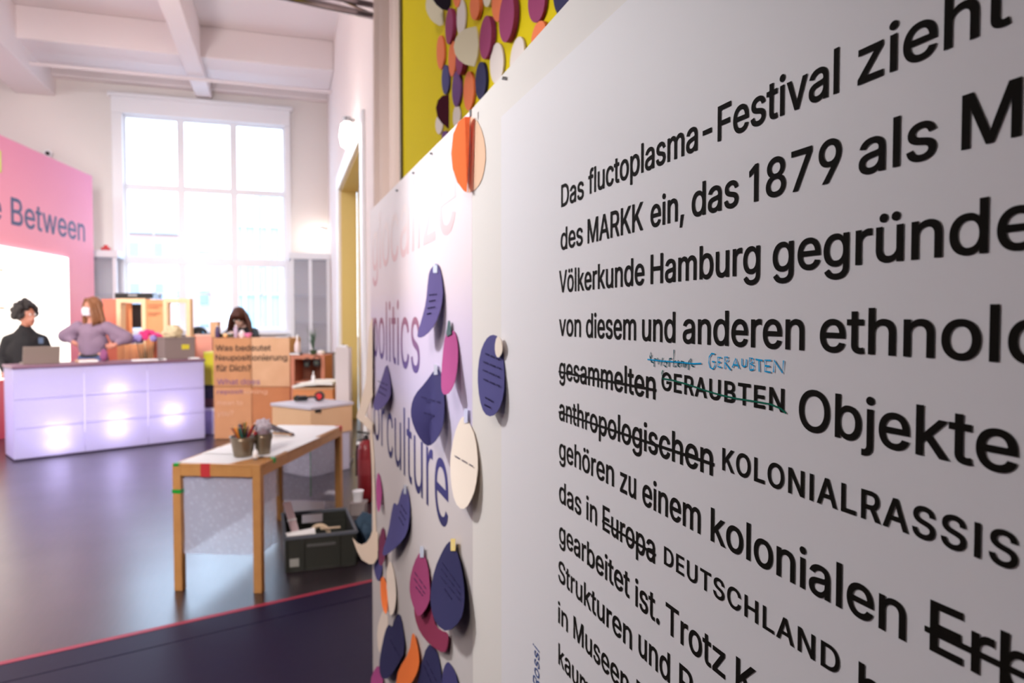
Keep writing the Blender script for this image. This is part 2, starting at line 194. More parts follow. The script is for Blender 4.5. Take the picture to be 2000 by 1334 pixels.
# ------------------------------------------------------------------ lettering
GLYPH_TEXT = r'''
A|480|39 0 16 0 78 170 140 339 201 509 226 509 251 509 276 509 338 339 401 170 463 0 440 0 418 0 395 0 359 101 323 202 287 302 281 321 273 344 264 372 255 400 245 435 232 478 236 478 241 478 245 478 233 435 222 399 213 371 204 343 196 320 191 302 155 202 120 101 85 0 62 0;197 142 110 142 110 161 110 180 110 199 197 199 283 199 370 199 370 180 370 161 370 142 283 142
B|456|122 0 60 0 60 170 60 339 60 509 120 509 181 509 241 509 276 509 306 503 329 491 352 479 369 462 381 442 392 422 398 399 398 374 398 352 394 334 387 320 379 306 369 294 356 286 344 277 330 271 315 267 315 265 315 264 315 262 331 261 347 255 363 245 379 235 392 221 402 203 413 185 418 163 418 136 418 111 412 87 400 67 388 46 370 30 344 18 319 6 287 0 247 0 184 0;125 115 125 57 165 57 205 57 245 57 284 57 313 65 330 80 347 95 355 114 355 137 355 154 351 170 342 184 334 198 321 209 306 218 290 227 271 231 248 231 207 231 166 231 125 231 125 173;125 341 125 285 162 285 200 285 238 285 257 285 273 289 288 296 303 303 315 313 323 326 332 339 336 355 336 372 336 395 328 414 313 429 297 444 273 452 240 452 202 452 163 452 125 452 125 396
C|510|293 -7 267 -7 223 -7 184 4 150 25 116 46 89 76 70 115 50 154 40 201 40 254 40 308 50 354 70 393 89 432 116 462 150 484 184 505 223 516 267 516 293 516 317 512 340 504 363 497 384 486 402 471 420 457 436 439 448 418 460 398 468 374 473 348 451 348 430 348 408 348 404 366 398 381 389 395 381 408 370 419 357 428 345 438 331 444 315 449 300 454 284 456 267 456 236 456 208 448 184 432 159 417 139 394 125 364 111 334 103 297 103 254 103 211 111 175 125 145 140 115 159 92 184 76 209 61 236 53 267 53 284 53 300 55 315 60 331 65 345 71 357 81 370 90 381 101 389 114 398 128 404 143 408 160 430 160 451 160 473 160 469 135 460 111 448 91 436 70 421 52 402 38 384 23 363 12 341 5 318 -3
D|502|271 0 219 0 178 0 137 0 96 0 96 19 96 38 96 57 136 57 175 57 215 57 256 57 291 65 318 81 345 97 366 119 379 149 392 179 399 214 399 255 399 296 392 331 379 361 366 390 346 412 320 428 293 444 260 452 221 452 178 452 136 452 93 452 93 471 93 490 93 509 137 509 181 509 225 509 275 509 317 499 353 478 388 458 415 429 433 391 452 353 462 308 462 255 462 202 452 157 433 119 414 81 387 51 351 31 314 10;103 509 125 509 125 339 125 170 125 0 103 0 82 0 60 0 60 170 60 339 60 509 82 509
E|419|165 0 60 0 60 170 60 339 60 509 164 509 268 509 372 509 372 490 372 471 372 452 290 452 207 452 125 452 125 396 125 341 125 286 202 286 278 286 355 286 355 267 355 248 355 229 278 229 202 229 125 229 125 172 125 114 125 57 208 57 292 57 375 57 375 38 375 19 375 0 270 0
F|410|82 0 60 0 60 170 60 339 60 509 163 509 266 509 369 509 369 490 369 471 369 452 288 452 206 452 125 452 125 394 125 336 125 278 198 278 272 278 346 278 346 259 346 240 346 221 272 221 198 221 125 221 125 147 125 74 125 0 103 0
G|520|309 -7 269 -7 223 -7 184 4 149 25 115 46 88 77 69 116 50 155 40 201 40 254 40 308 50 354 69 393 88 432 115 462 149 484 183 505 221 516 265 516 292 516 317 512 340 504 364 496 385 484 403 469 422 454 437 437 449 416 461 396 470 373 474 349 452 349 430 349 408 349 403 365 396 380 387 393 379 406 368 417 356 427 344 436 330 444 315 448 300 453 283 456 265 456 235 456 208 448 183 432 159 417 139 394 125 364 111 334 103 297 103 254 103 211 111 175 125 145 140 115 159 92 184 76 209 61 237 53 269 53 297 53 323 59 345 71 367 83 384 101 396 123 409 146 415 172 415 202 421 201 428 200 434 199 384 199 333 199 283 199 283 218 283 237 283 256 348 256 413 256 478 256 478 237 478 219 478 200 478 158 469 122 451 91 433 60 408 36 377 19 345 2
H|517|82 0 60 0 60 170 60 339 60 509 82 509 103 509 125 509 125 435 125 362 125 289 214 289 303 289 392 289 392 362 392 435 392 509 414 509 435 509 457 509 457 339 457 170 457 0 435 0 414 0 392 0 392 77 392 155 392 232 303 232 214 232 125 232 125 155 125 77 125 0 103 0
I|190|84 0 62 0 62 170 62 339 62 509 84 509 106 509 128 509 128 339 128 170 128 0 106 0
J|396|230 -7 185 -7 140 -7 104 6 75 33 47 59 33 97 33 145 33 155 33 164 33 173 55 173 76 173 98 173 98 164 98 155 98 145 98 114 106 91 122 74 137 58 159 50 185 50 211 50 232 58 248 74 264 91 272 114 272 145 272 267 272 388 272 509 293 509 315 509 336 509 336 388 336 267 336 145 336 97 322 59 294 33 266 6
K|467|146 189 104 145 104 169 104 193 104 216 116 232 128 247 139 261 151 275 162 290 174 303 187 317 199 331 212 344 262 399 313 454 364 509 392 509 420 509 448 509 376 431 304 353 231 276 230 276 229 276 228 276 187 233;82 0 60 0 60 170 60 339 60 509 82 509 103 509 125 509 125 451 125 392 125 334 124 298 124 261 124 225 124 214 124 204 125 193 125 129 125 64 125 0 103 0;398 0 372 0 311 86 249 173 188 259 201 276 215 293 228 309 302 206 375 103 449 0 423 0
L|393|160 0 60 0 60 170 60 339 60 509 82 509 103 509 125 509 125 358 125 208 125 57 203 57 282 57 361 57 361 38 361 19 361 0 261 0
M|628|81 0 60 0 60 170 60 339 60 509 91 509 121 509 152 509 193 402 235 294 277 187 280 180 284 170 287 159 291 148 295 136 299 123 303 110 307 97 311 84 315 71 319 59 322 49 317 49 312 49 307 49 310 59 314 70 318 83 322 95 326 108 330 121 334 134 338 147 342 158 346 170 349 179 352 187 394 294 435 402 476 509 507 509 537 509 568 509 568 339 568 170 568 0 547 0 525 0 504 0 504 97 504 194 504 291 504 302 504 314 504 327 505 340 505 354 505 369 505 383 506 398 506 413 506 428 507 443 507 457 509 457 511 457 513 457 508 441 503 426 498 409 492 393 487 378 482 363 477 348 472 334 467 322 463 309 459 299 456 291 418 194 380 97 342 0 323 0 305 0 286 0 248 97 209 194 170 291 167 299 163 309 159 321 155 333 150 346 145 361 140 376 135 391 129 408 124 424 118 441 112 457 114 457 117 457 119 457 119 444 120 431 120 416 120 401 121 387 121 372 121 357 121 342 122 328 122 315 122 302 122 291 122 194 122 97 122 0 101 0
N|523|82 0 60 0 60 170 60 339 60 509 85 509 111 509 136 509 205 400 274 291 343 183 349 174 355 164 363 151 370 138 379 123 388 107 396 90 405 73 414 55 411 55 408 54 405 54 403 72 401 90 401 108 400 126 399 142 399 157 399 172 399 185 399 195 399 300 399 404 399 509 420 509 442 509 463 509 463 339 463 170 463 0 438 0 412 0 387 0 325 97 264 193 202 290 194 303 186 316 177 331 169 345 159 362 148 381 137 400 123 424 108 452 111 453 115 453 119 454 120 428 121 405 122 384 123 362 124 344 124 328 125 312 125 300 125 291 125 194 125 97 125 0 103 0
O|533|311 -7 267 -7 223 -7 184 4 150 25 116 46 90 76 70 115 50 154 40 201 40 254 40 308 50 354 70 393 90 432 116 462 150 484 184 505 223 516 267 516 311 516 350 505 384 484 418 462 444 432 464 393 483 354 493 308 493 254 493 201 483 154 464 115 444 76 418 46 384 25 350 4;236 53 267 53 297 53 325 61 349 76 374 91 394 114 408 144 423 174 430 211 430 254 430 298 423 335 408 365 394 395 374 417 349 433 325 448 297 456 267 456 236 456 209 448 184 433 159 417 140 394 125 364 111 334 103 297 103 254 103 211 111 174 125 144 140 114 159 92 184 76 209 61
P|445|82 0 60 0 60 170 60 339 60 509 118 509 177 509 235 509 274 509 307 502 332 487 358 473 377 454 390 430 402 405 409 378 409 348 409 317 402 290 390 265 377 241 358 222 332 207 307 193 274 186 235 186 193 186 151 186 109 186 109 205 109 224 109 242 150 242 191 242 233 242 259 242 281 247 297 256 313 265 325 278 333 294 341 310 344 328 344 348 344 368 341 386 333 402 325 417 313 430 297 439 280 448 259 452 232 452 196 452 160 452 125 452 125 301 125 151 125 0 103 0
R|449|82 0 60 0 60 170 60 339 60 509 119 509 177 509 236 509 275 509 307 502 333 489 359 475 378 457 390 433 403 410 409 382 409 352 409 321 403 295 390 271 378 248 359 230 333 217 307 204 275 198 236 198 189 198 143 198 96 198 96 217 96 236 96 255 142 255 188 255 234 255 260 255 281 259 298 267 314 275 326 286 334 300 341 315 345 332 345 352 345 372 341 390 334 405 326 420 314 431 298 440 281 448 259 452 233 452 197 452 161 452 125 452 125 301 125 151 125 0 103 0;378 0 353 0 312 76 271 153 230 229 254 229 279 229 303 229 344 153 386 76 428 0 403 0
S|447|263 -9 224 -9 187 -9 155 -3 128 9 100 21 79 38 64 60 49 82 40 107 38 137 60 137 82 137 104 137 106 117 112 101 123 88 134 75 149 65 166 59 184 52 203 49 224 49 247 49 268 53 286 60 304 68 319 78 329 92 340 105 346 121 346 139 346 155 341 169 332 179 323 189 311 198 296 205 281 211 264 217 245 222 224 228 204 234 184 239 142 251 109 268 86 289 63 311 52 339 52 372 52 401 60 426 75 448 90 469 111 486 138 498 164 510 194 516 227 516 261 516 290 510 316 498 342 486 362 469 377 449 392 428 400 404 401 378 380 378 358 378 337 378 335 403 323 423 302 437 281 451 256 459 225 459 203 459 184 455 167 448 151 441 138 431 129 418 120 406 115 391 115 376 115 358 120 344 131 334 142 323 154 314 169 308 184 302 199 297 212 293 230 289 247 284 264 279 279 275 295 270 312 264 328 257 344 248 359 238 373 227 385 214 395 198 404 181 408 162 408 139 408 111 401 86 386 64 372 41 351 24 323 11 296 -2
T|449|85 452 32 452 32 471 32 490 32 509 160 509 288 509 417 509 417 490 417 471 417 452 363 452 310 452 257 452 257 301 257 151 257 0 235 0 214 0 193 0 193 151 193 301 193 452 139 452
U|517|299 -8 259 -8 219 -8 184 0 154 15 124 31 101 53 85 80 68 107 60 138 60 173 60 285 60 397 60 509 81 509 103 509 124 509 124 399 124 288 124 178 124 154 130 132 141 113 152 94 167 79 187 68 207 57 231 52 259 52 287 52 311 57 331 68 351 79 366 94 377 113 387 132 393 154 393 178 393 288 393 399 393 509 414 509 436 509 457 509 457 397 457 285 457 173 457 138 449 107 433 80 416 53 393 31 363 15 334 0
V|480|229 0 204 0 141 170 79 339 16 509 39 509 62 509 84 509 120 408 156 307 192 206 198 189 206 166 215 137 224 109 235 73 248 31 243 31 239 31 235 31 247 74 258 110 267 138 276 166 284 189 290 206 325 307 360 408 395 509 417 509 440 509 463 509 401 339 340 170 278 0 253 0
W|686|180 0 155 0 109 170 63 339 16 509 38 509 60 509 82 509 109 404 136 300 163 196 168 179 172 163 175 145 179 128 183 111 187 94 190 76 194 58 197 40 194 40 192 40 189 40 193 58 196 76 200 94 203 111 207 128 211 145 215 163 220 179 224 196 251 300 279 404 306 509 331 509 355 509 380 509 407 404 434 300 462 196 466 179 470 163 474 145 478 128 482 111 486 94 490 76 494 58 497 40 494 40 491 40 488 40 492 58 495 76 499 94 502 111 506 128 510 145 515 163 519 179 523 196 550 300 576 404 603 509 625 509 647 509 670 509 623 339 577 170 530 0 505 0 480 0 455 0 426 108 397 215 368 323 362 344 357 367 351 391 346 416 341 444 336 475 341 475 345 475 350 475 345 445 340 419 335 395 330 371 324 347 318 323 289 215 260 108 230 0 205 0
Z|438|161 0 42 0 42 15 42 31 42 46 119 159 196 272 273 385 284 400 295 415 306 431 318 446 329 461 341 476 343 469 346 461 348 454 327 453 306 453 285 452 264 452 244 452 223 452 162 452 101 452 40 452 40 471 40 490 40 509 159 509 278 509 397 509 397 493 397 477 397 462 321 351 245 240 169 129 158 113 146 97 134 81 122 65 110 49 97 33 95 40 93 47 90 54 111 55 132 56 152 57 173 57 193 57 214 57 276 57 338 57 399 57 399 38 399 19 399 0 280 0
a|389|182 -9 160 -9 136 -9 114 -4 94 5 75 14 59 27 48 45 36 62 30 83 30 108 30 130 35 147 43 161 52 175 63 185 78 193 92 201 108 207 125 211 143 215 160 218 178 220 201 223 219 225 234 227 248 228 258 231 265 235 272 239 276 245 276 255 276 255 276 256 276 257 276 272 273 286 267 297 261 308 252 316 240 322 228 328 213 331 196 331 178 331 162 328 149 322 136 317 126 309 118 301 110 292 104 283 100 274 80 280 61 285 41 291 50 314 62 332 79 346 95 360 113 369 133 375 153 381 173 384 194 384 208 384 223 383 239 379 255 376 271 370 286 360 301 351 313 338 322 320 332 303 337 280 337 251 337 168 337 84 337 0 317 0 297 0 277 0 277 17 277 35 277 52 275 52 274 52 272 52 268 43 261 34 252 25 243 15 230 7 215 1 200 -5;155 45 170 45 193 45 212 50 228 59 243 68 255 79 263 93 271 107 276 122 276 138 276 155 276 173 276 190 273 187 268 184 259 182 251 180 242 178 231 176 221 174 210 172 200 171 190 170 182 169 175 168 161 166 147 163 134 159 121 154 111 148 103 139 96 131 92 119 92 105 92 92 95 81 102 72 109 63 118 57 130 52 142 48
b|424|261 -8 229 -8 206 -8 187 -4 172 4 158 12 146 21 138 31 129 42 123 51 118 59 116 59 114 59 112 59 112 39 112 20 112 0 92 0 72 0 53 0 53 170 53 339 53 509 73 509 93 509 114 509 114 446 114 382 114 319 115 319 117 319 118 319 123 327 129 336 137 346 145 356 157 365 171 373 186 381 205 384 229 384 261 384 289 376 313 361 337 345 356 322 370 293 383 263 390 229 390 189 390 149 383 114 370 84 356 55 337 32 313 16 289 0;197 47 220 47 244 47 263 53 279 66 295 78 308 95 316 117 324 138 328 162 328 189 328 216 324 240 316 261 308 282 296 299 280 311 264 324 244 330 220 330 197 330 177 324 161 312 145 300 133 284 125 263 117 242 113 217 113 189 113 161 117 136 125 115 133 94 146 77 162 65 178 53
c|396|226 -8 207 -8 173 -8 143 0 117 16 91 33 71 56 56 85 41 114 34 149 34 187 34 227 41 262 56 291 71 321 91 343 117 360 143 376 173 384 207 384 226 384 243 382 260 377 276 372 292 365 305 356 319 347 330 335 340 322 350 309 357 294 362 277 342 272 322 267 303 262 300 272 296 281 290 289 285 297 278 305 270 311 262 317 253 322 242 325 232 328 220 330 207 330 182 330 161 323 145 310 129 297 116 280 108 258 100 237 96 213 96 187 96 162 100 139 108 117 116 96 129 79 145 66 161 53 182 46 207 46 220 46 232 48 243 52 253 55 263 60 271 66 279 72 286 80 292 89 297 97 301 107 304 117 324 112 343 107 363 102 358 85 351 70 341 56 332 43 320 31 306 21 293 12 277 4 261 -1 244 -6
d|424|219 -8 195 -8 164 -8 136 0 111 16 87 32 68 55 55 84 41 114 34 149 34 189 34 229 41 263 55 293 69 322 88 345 112 361 136 376 164 384 196 384 219 384 238 381 253 373 268 365 279 356 287 346 296 336 302 327 306 319 308 319 309 319 311 319 311 382 311 446 311 509 331 509 351 509 372 509 372 339 372 170 372 0 352 0 332 0 313 0 313 20 313 39 313 59 311 59 309 59 307 59 302 51 295 42 287 31 278 21 267 12 252 4 238 -4;181 47 205 47 227 47 247 53 263 65 279 77 291 94 299 115 308 136 312 161 312 189 312 217 308 242 300 263 292 284 279 300 263 312 247 324 228 330 205 330 181 330 161 324 145 311 129 299 116 282 108 261 100 240 96 216 96 189 96 162 100 138 109 117 117 95 129 78 145 66 161 53
e|404|238 -8 212 -8 175 -8 143 0 117 16 90 33 70 56 56 85 41 114 34 148 34 187 34 226 41 260 55 290 69 319 89 343 115 359 141 376 171 384 205 384 226 384 246 381 266 374 285 367 303 356 319 341 335 326 348 306 357 282 366 258 371 228 371 194 371 186 371 178 371 169 272 169 174 169 75 169 75 187 75 204 75 221 163 221 250 221 338 221 329 215 319 208 310 202 310 227 306 249 298 269 290 288 278 303 263 314 247 325 228 330 205 330 182 330 163 325 146 313 130 302 118 288 109 270 100 251 96 232 96 211 96 200 96 189 96 178 96 150 101 126 110 106 120 87 134 72 151 61 168 51 189 46 212 46 228 46 241 48 254 53 266 57 277 64 285 73 294 82 301 93 306 105 325 101 345 96 365 91 359 71 349 54 335 39 321 24 303 13 283 4 262 -4
f|254|154 379 228 379 228 362 228 344 228 327 154 327 80 327 6 327 6 344 6 362 6 379 80 379;101 0 81 0 81 144 81 288 81 432 81 453 86 471 96 486 106 500 119 511 135 519 152 526 169 530 187 530 201 530 213 529 222 527 232 525 238 523 243 521 238 503 233 486 227 468 224 470 220 471 215 472 210 473 203 474 195 474 176 474 163 469 154 460 146 451 142 437 142 419 142 279 142 140 142 0 121 0
g|425|238 -151 207 -151 179 -151 155 -147 134 -140 113 -132 96 -123 82 -110 69 -98 58 -84 51 -69 67 -60 84 -50 101 -41 107 -49 113 -57 122 -66 130 -75 141 -82 154 -88 168 -94 186 -97 207 -97 238 -97 263 -90 282 -75 302 -60 311 -37 311 -6 311 19 311 44 311 68 310 68 308 68 306 68 301 60 295 51 287 41 278 32 267 23 252 16 238 8 219 5 195 5 164 5 137 12 113 27 88 41 69 62 55 90 41 118 34 152 34 191 34 230 41 264 55 293 69 322 88 345 112 361 137 376 165 384 196 384 220 384 239 381 253 373 268 365 280 356 288 346 297 336 303 327 308 319 309 319 311 319 313 319 313 339 313 359 313 379 333 379 353 379 372 379 372 250 372 121 372 -9 372 -42 365 -69 350 -90 335 -111 316 -126 291 -136 266 -146;181 59 205 59 228 59 248 64 264 75 280 86 292 101 300 121 308 141 312 165 312 193 312 220 308 243 300 264 292 284 280 301 264 312 248 324 228 330 205 330 181 330 161 324 145 312 129 299 117 283 109 262 100 242 96 219 96 193 96 166 100 143 109 123 117 103 129 87 145 76 162 65
h|410|114 249 114 227 114 151 114 76 114 0 93 0 73 0 53 0 53 170 53 339 53 509 73 509 93 509 114 509 114 435 114 361 114 287 110 287 106 287 102 287 114 322 131 347 152 362 174 377 199 384 227 384 253 384 276 379 295 369 315 358 330 342 341 321 352 299 357 273 357 240 357 160 357 80 357 0 337 0 316 0 296 0 296 78 296 157 296 235 296 265 288 288 273 304 258 321 237 329 210 329 192 329 175 325 161 317 146 309 135 298 126 283 118 267
i|167|73 0 53 0 53 126 53 253 53 379 73 379 93 379 114 379 114 253 114 126 114 0 93 0;95 443 84 443 72 443 62 447 54 455 45 462 41 472 41 483 41 494 45 504 54 512 62 520 72 524 84 524 95 524 106 520 114 512 122 504 126 494 126 483 126 472 122 462 114 455 106 447
j|167|53 243 53 379 73 379 93 379 114 379 114 243 114 106 114 -30 114 -53 110 -73 102 -90 93 -107 81 -120 65 -129 48 -138 28 -143 4 -143 -1 -143 -5 -143 -10 -143 -10 -124 -10 -105 -10 -87 -6 -87 -2 -87 2 -87 20 -87 32 -82 40 -72 49 -62 53 -48 53 -29 53 107;95 443 83 443 72 443 62 447 53 455 45 462 41 472 41 483 41 494 45 504 53 512 62 520 72 524 83 524 95 524 105 520 114 512 122 504 126 494 126 483 126 472 122 462 114 455 105 447
k|381|132 158 110 137 110 162 110 187 110 212 113 212 117 212 121 212 175 268 230 323 284 379 310 379 335 379 360 379 301 319 243 259 184 199 182 199 179 199 177 199 155 178;73 0 53 0 53 170 53 339 53 509 73 509 93 509 114 509 114 339 114 170 114 0 93 0;320 0 294 0 245 62 197 124 148 186 162 200 177 214 191 229 252 152 312 76 372 0 346 0
l|173|76 0 55 0 55 174 55 347 55 521 76 521 96 521 117 521 117 347 117 174 117 0 96 0
m|610|73 0 53 0 53 126 53 253 53 379 72 379 92 379 112 379 112 351 112 323 112 295 111 295 109 295 108 295 113 316 121 332 132 346 144 359 157 369 172 376 187 383 203 386 219 386 247 386 270 378 287 361 305 344 316 322 321 295 318 295 315 295 312 295 317 313 325 329 337 343 349 357 364 367 381 375 398 382 416 386 437 386 459 386 479 381 497 372 515 362 530 348 541 328 551 309 557 285 557 255 557 170 557 85 557 0 536 0 516 0 496 0 496 85 496 169 496 254 496 281 488 301 473 313 457 325 439 330 419 330 402 330 387 327 374 320 362 313 352 303 345 290 339 278 335 263 335 247 335 165 335 82 335 0 315 0 295 0 274 0 274 87 274 173 274 260 274 281 267 298 253 311 239 324 221 330 199 330 185 330 171 327 158 320 144 313 134 303 126 289 118 276 114 258 114 238 114 159 114 79 114 0 93 0
n|410|114 249 114 227 114 151 114 76 114 0 93 0 73 0 53 0 53 126 53 253 53 379 72 379 92 379 112 379 112 349 112 318 112 287 109 287 106 287 102 287 114 322 131 347 152 362 174 377 199 384 227 384 253 384 276 379 295 369 314 358 330 342 341 321 352 299 357 273 357 240 357 160 357 80 357 0 337 0 316 0 296 0 296 78 296 157 296 235 296 265 288 288 273 304 258 321 237 329 210 329 192 329 175 325 161 317 146 309 135 298 126 283 118 267
o|415|242 -8 207 -8 173 -8 143 0 117 16 91 33 71 56 56 85 41 114 34 149 34 187 34 227 41 262 56 291 71 321 91 343 117 360 143 376 173 384 207 384 242 384 273 376 299 360 325 343 345 321 359 291 374 262 381 227 381 187 381 149 374 114 359 85 345 56 325 33 299 16 273 0;182 46 207 46 233 46 254 53 270 66 287 79 299 96 307 117 315 139 319 162 319 187 319 213 315 236 307 258 299 280 287 297 270 310 254 323 233 330 207 330 182 330 161 323 145 310 129 297 116 280 108 258 100 237 96 213 96 187 96 162 100 139 108 117 116 96 129 79 145 66 161 53
p|424|73 -143 53 -143 53 31 53 205 53 379 72 379 92 379 112 379 112 359 112 339 112 319 114 319 116 319 118 319 123 327 129 336 137 346 145 356 157 365 171 373 186 381 205 384 229 384 261 384 289 376 313 361 337 345 356 322 370 293 383 263 390 229 390 189 390 149 383 114 370 84 356 55 337 32 313 16 289 0 261 -8 229 -8 206 -8 187 -4 173 4 158 12 146 21 138 31 130 42 123 51 118 59 117 59 115 59 114 59 114 -8 114 -76 114 -143 93 -143;197 47 220 47 244 47 263 53 279 66 295 78 308 95 316 117 324 138 328 162 328 189 328 216 324 240 316 261 308 282 296 299 280 311 264 324 244 330 220 330 197 330 177 324 161 312 145 300 133 284 125 263 117 242 113 217 113 189 113 161 117 136 125 115 133 94 146 77 162 65 178 53
r|259|73 0 53 0 53 126 53 253 53 379 72 379 92 379 112 379 112 360 112 340 112 321 113 321 114 321 115 321 122 340 135 355 152 367 170 379 190 385 213 385 218 385 223 385 229 384 235 384 240 384 243 384 243 363 243 343 243 322 242 323 237 323 230 324 223 325 215 326 207 326 189 326 173 322 159 315 145 307 134 297 126 284 118 270 114 255 114 237 114 158 114 79 114 0 93 0
s|365|211 -8 182 -8 156 -8 133 -4 112 3 92 11 75 23 62 38 49 53 40 72 36 94 55 98 74 102 94 107 99 86 109 70 124 60 139 50 158 45 181 45 208 45 229 51 244 62 260 74 268 87 268 103 268 116 263 127 254 136 245 144 231 151 212 155 191 160 170 165 149 170 115 178 89 191 72 208 55 225 47 247 47 274 47 296 53 315 65 332 77 348 94 361 115 370 136 380 160 384 187 384 213 384 235 380 254 372 272 365 287 353 299 339 310 325 319 309 324 290 305 286 287 281 268 277 263 292 255 304 243 316 230 327 212 333 187 333 165 333 146 327 131 317 116 306 109 293 109 277 109 263 114 252 124 243 134 235 150 228 172 223 191 218 210 214 229 209 264 201 290 188 306 171 323 154 331 133 331 107 331 84 325 64 312 47 300 30 282 16 260 6 237 -3
t|227|138 379 204 379 204 362 204 344 204 327 138 327 72 327 6 327 6 344 6 362 6 379 72 379;65 345 65 471 85 471 106 471 126 471 126 347 126 222 126 98 126 81 129 69 136 61 143 54 154 50 170 50 174 50 179 50 185 51 191 52 197 53 202 54 206 36 209 19 213 2 207 0 200 -2 192 -3 184 -4 176 -4 168 -4 136 -4 110 4 92 21 74 38 65 62 65 93 65 219
u|410|211 -5 182 -5 157 -5 134 0 115 11 95 21 80 37 69 59 58 80 53 107 53 139 53 219 53 299 53 379 73 379 93 379 114 379 114 301 114 222 114 144 114 114 121 91 137 75 152 58 173 50 200 50 218 50 235 54 249 62 264 70 275 81 283 97 292 112 296 131 296 153 296 228 296 304 296 379 316 379 337 379 357 379 357 253 357 126 357 0 337 0 318 0 298 0 298 31 298 61 298 92 301 92 304 92 307 92 295 57 279 32 257 17 235 2
v|389|184 0 163 0 114 126 66 253 17 379 40 379 62 379 84 379 111 305 138 230 165 155 174 132 181 110 187 87 193 64 199 42 206 21 198 21 191 21 184 21 191 42 197 64 203 87 209 110 216 132 224 155 251 230 278 305 305 379 327 379 349 379 371 379 323 253 275 126 226 0 205 0
w|567|158 0 138 0 99 126 61 253 23 379 44 379 66 379 87 379 103 324 118 269 133 214 140 191 147 165 154 137 161 108 168 76 175 41 172 41 168 41 165 41 172 75 179 106 186 135 193 163 199 190 206 214 221 269 237 324 252 379 273 379 295 379 316 379 332 324 347 269 362 214 368 190 375 164 382 136 388 107 395 76 402 41 399 41 395 41 391 41 399 75 406 107 413 135 420 164 427 190 434 214 449 269 465 324 480 379 502 379 523 379 545 379 506 253 468 126 429 0 409 0 389 0 368 0 352 57 335 114 319 172 314 189 309 207 305 225 300 243 295 261 291 280 286 299 281 318 277 338 281 338 286 338 291 338 286 319 281 299 277 280 272 261 267 243 263 225 258 206 253 189 248 172 231 114 215 57 199 0 178 0
y|389|51 -140 47 -139 52 -121 57 -103 61 -86 65 -86 68 -87 71 -87 83 -90 94 -91 104 -89 114 -87 122 -82 130 -74 138 -66 145 -53 151 -36 155 -24 159 -13 163 -1 114 126 66 252 17 379 40 379 62 379 84 379 111 305 138 230 165 155 174 132 181 109 187 87 193 64 199 42 206 21 198 21 191 21 184 21 190 42 196 64 202 87 209 110 216 132 224 155 251 230 278 305 305 379 327 379 349 379 371 379 316 234 260 88 204 -58 196 -78 187 -94 177 -107 166 -120 153 -129 139 -136 125 -142 109 -145 91 -145 81 -145 72 -144 65 -143 57 -142
z|380|141 0 42 0 42 15 42 30 42 46 112 137 183 228 254 320 254 321 254 322 254 323 185 323 117 323 48 323 48 342 48 361 48 379 143 379 238 379 333 379 333 363 333 347 333 331 264 241 195 150 126 60 126 59 126 58 126 56 197 56 268 56 339 56 339 38 339 19 339 0 240 0
ö|415|242 -8 207 -8 173 -8 143 0 117 16 91 33 71 56 56 85 41 114 34 149 34 187 34 227 41 262 56 291 71 321 91 343 117 360 143 376 173 384 207 384 242 384 273 376 299 360 325 343 345 321 359 291 374 262 381 227 381 187 381 149 374 114 359 85 345 56 325 33 299 16 273 0;182 46 207 46 233 46 254 53 270 66 287 79 299 96 307 117 315 139 319 162 319 187 319 213 315 236 307 258 299 280 287 297 270 310 254 323 233 330 207 330 182 330 161 323 145 310 129 297 116 280 108 258 100 237 96 213 96 187 96 162 100 139 108 117 116 96 129 79 145 66 161 53;290 443 279 443 268 443 259 447 251 455 243 462 239 472 239 483 239 494 243 504 251 512 259 519 268 523 279 523 290 523 300 519 308 512 316 504 320 494 320 483 320 472 316 462 308 455 300 447;147 443 136 443 124 443 115 447 107 455 99 462 95 472 95 483 95 494 99 504 107 512 115 519 124 523 136 523 147 523 156 519 164 512 172 504 176 494 176 483 176 472 172 462 164 455 156 447
ü|410|211 -5 182 -5 157 -5 134 0 115 11 95 21 80 37 69 59 58 80 53 107 53 139 53 219 53 299 53 379 73 379 93 379 114 379 114 301 114 222 114 144 114 114 121 91 137 75 152 58 173 50 200 50 218 50 235 54 249 62 264 70 275 81 283 97 292 112 296 131 296 153 296 228 296 304 296 379 316 379 337 379 357 379 357 253 357 126 357 0 337 0 318 0 298 0 298 31 298 61 298 92 301 92 304 92 307 92 295 57 279 32 257 17 235 2;288 443 277 443 266 443 256 447 248 455 240 462 236 472 236 483 236 494 240 504 248 512 256 519 266 523 277 523 288 523 298 519 305 512 313 504 317 494 317 483 317 472 313 462 305 455 298 447;144 443 133 443 122 443 112 447 104 455 97 462 93 472 93 483 93 494 97 504 104 512 112 519 122 523 133 523 144 523 154 519 162 512 170 504 173 494 173 483 173 472 170 462 162 455 154 447
Ö|533|311 -7 267 -7 223 -7 184 4 150 25 116 46 90 76 70 115 50 154 40 201 40 254 40 308 50 354 70 393 90 432 116 462 150 484 184 505 223 516 267 516 311 516 350 505 384 484 418 462 444 432 464 393 483 354 493 308 493 254 493 201 483 154 464 115 444 76 418 46 384 25 350 4;236 53 267 53 297 53 325 61 349 76 374 91 394 114 408 144 423 174 430 211 430 254 430 298 423 335 408 365 394 395 374 417 349 433 325 448 297 456 267 456 236 456 209 448 184 433 159 417 140 394 125 364 111 334 103 297 103 254 103 211 111 174 125 144 140 114 159 92 184 76 209 61;350 572 339 572 328 572 318 576 310 584 302 592 298 601 298 612 298 624 302 633 310 641 318 649 328 653 339 653 350 653 360 649 368 641 375 633 379 624 379 612 379 601 375 592 368 584 360 576;206 572 195 572 184 572 175 576 167 584 159 592 155 601 155 612 155 624 159 633 167 641 175 649 184 653 195 653 206 653 216 649 224 641 232 633 236 624 236 612 236 601 232 592 224 584 216 576
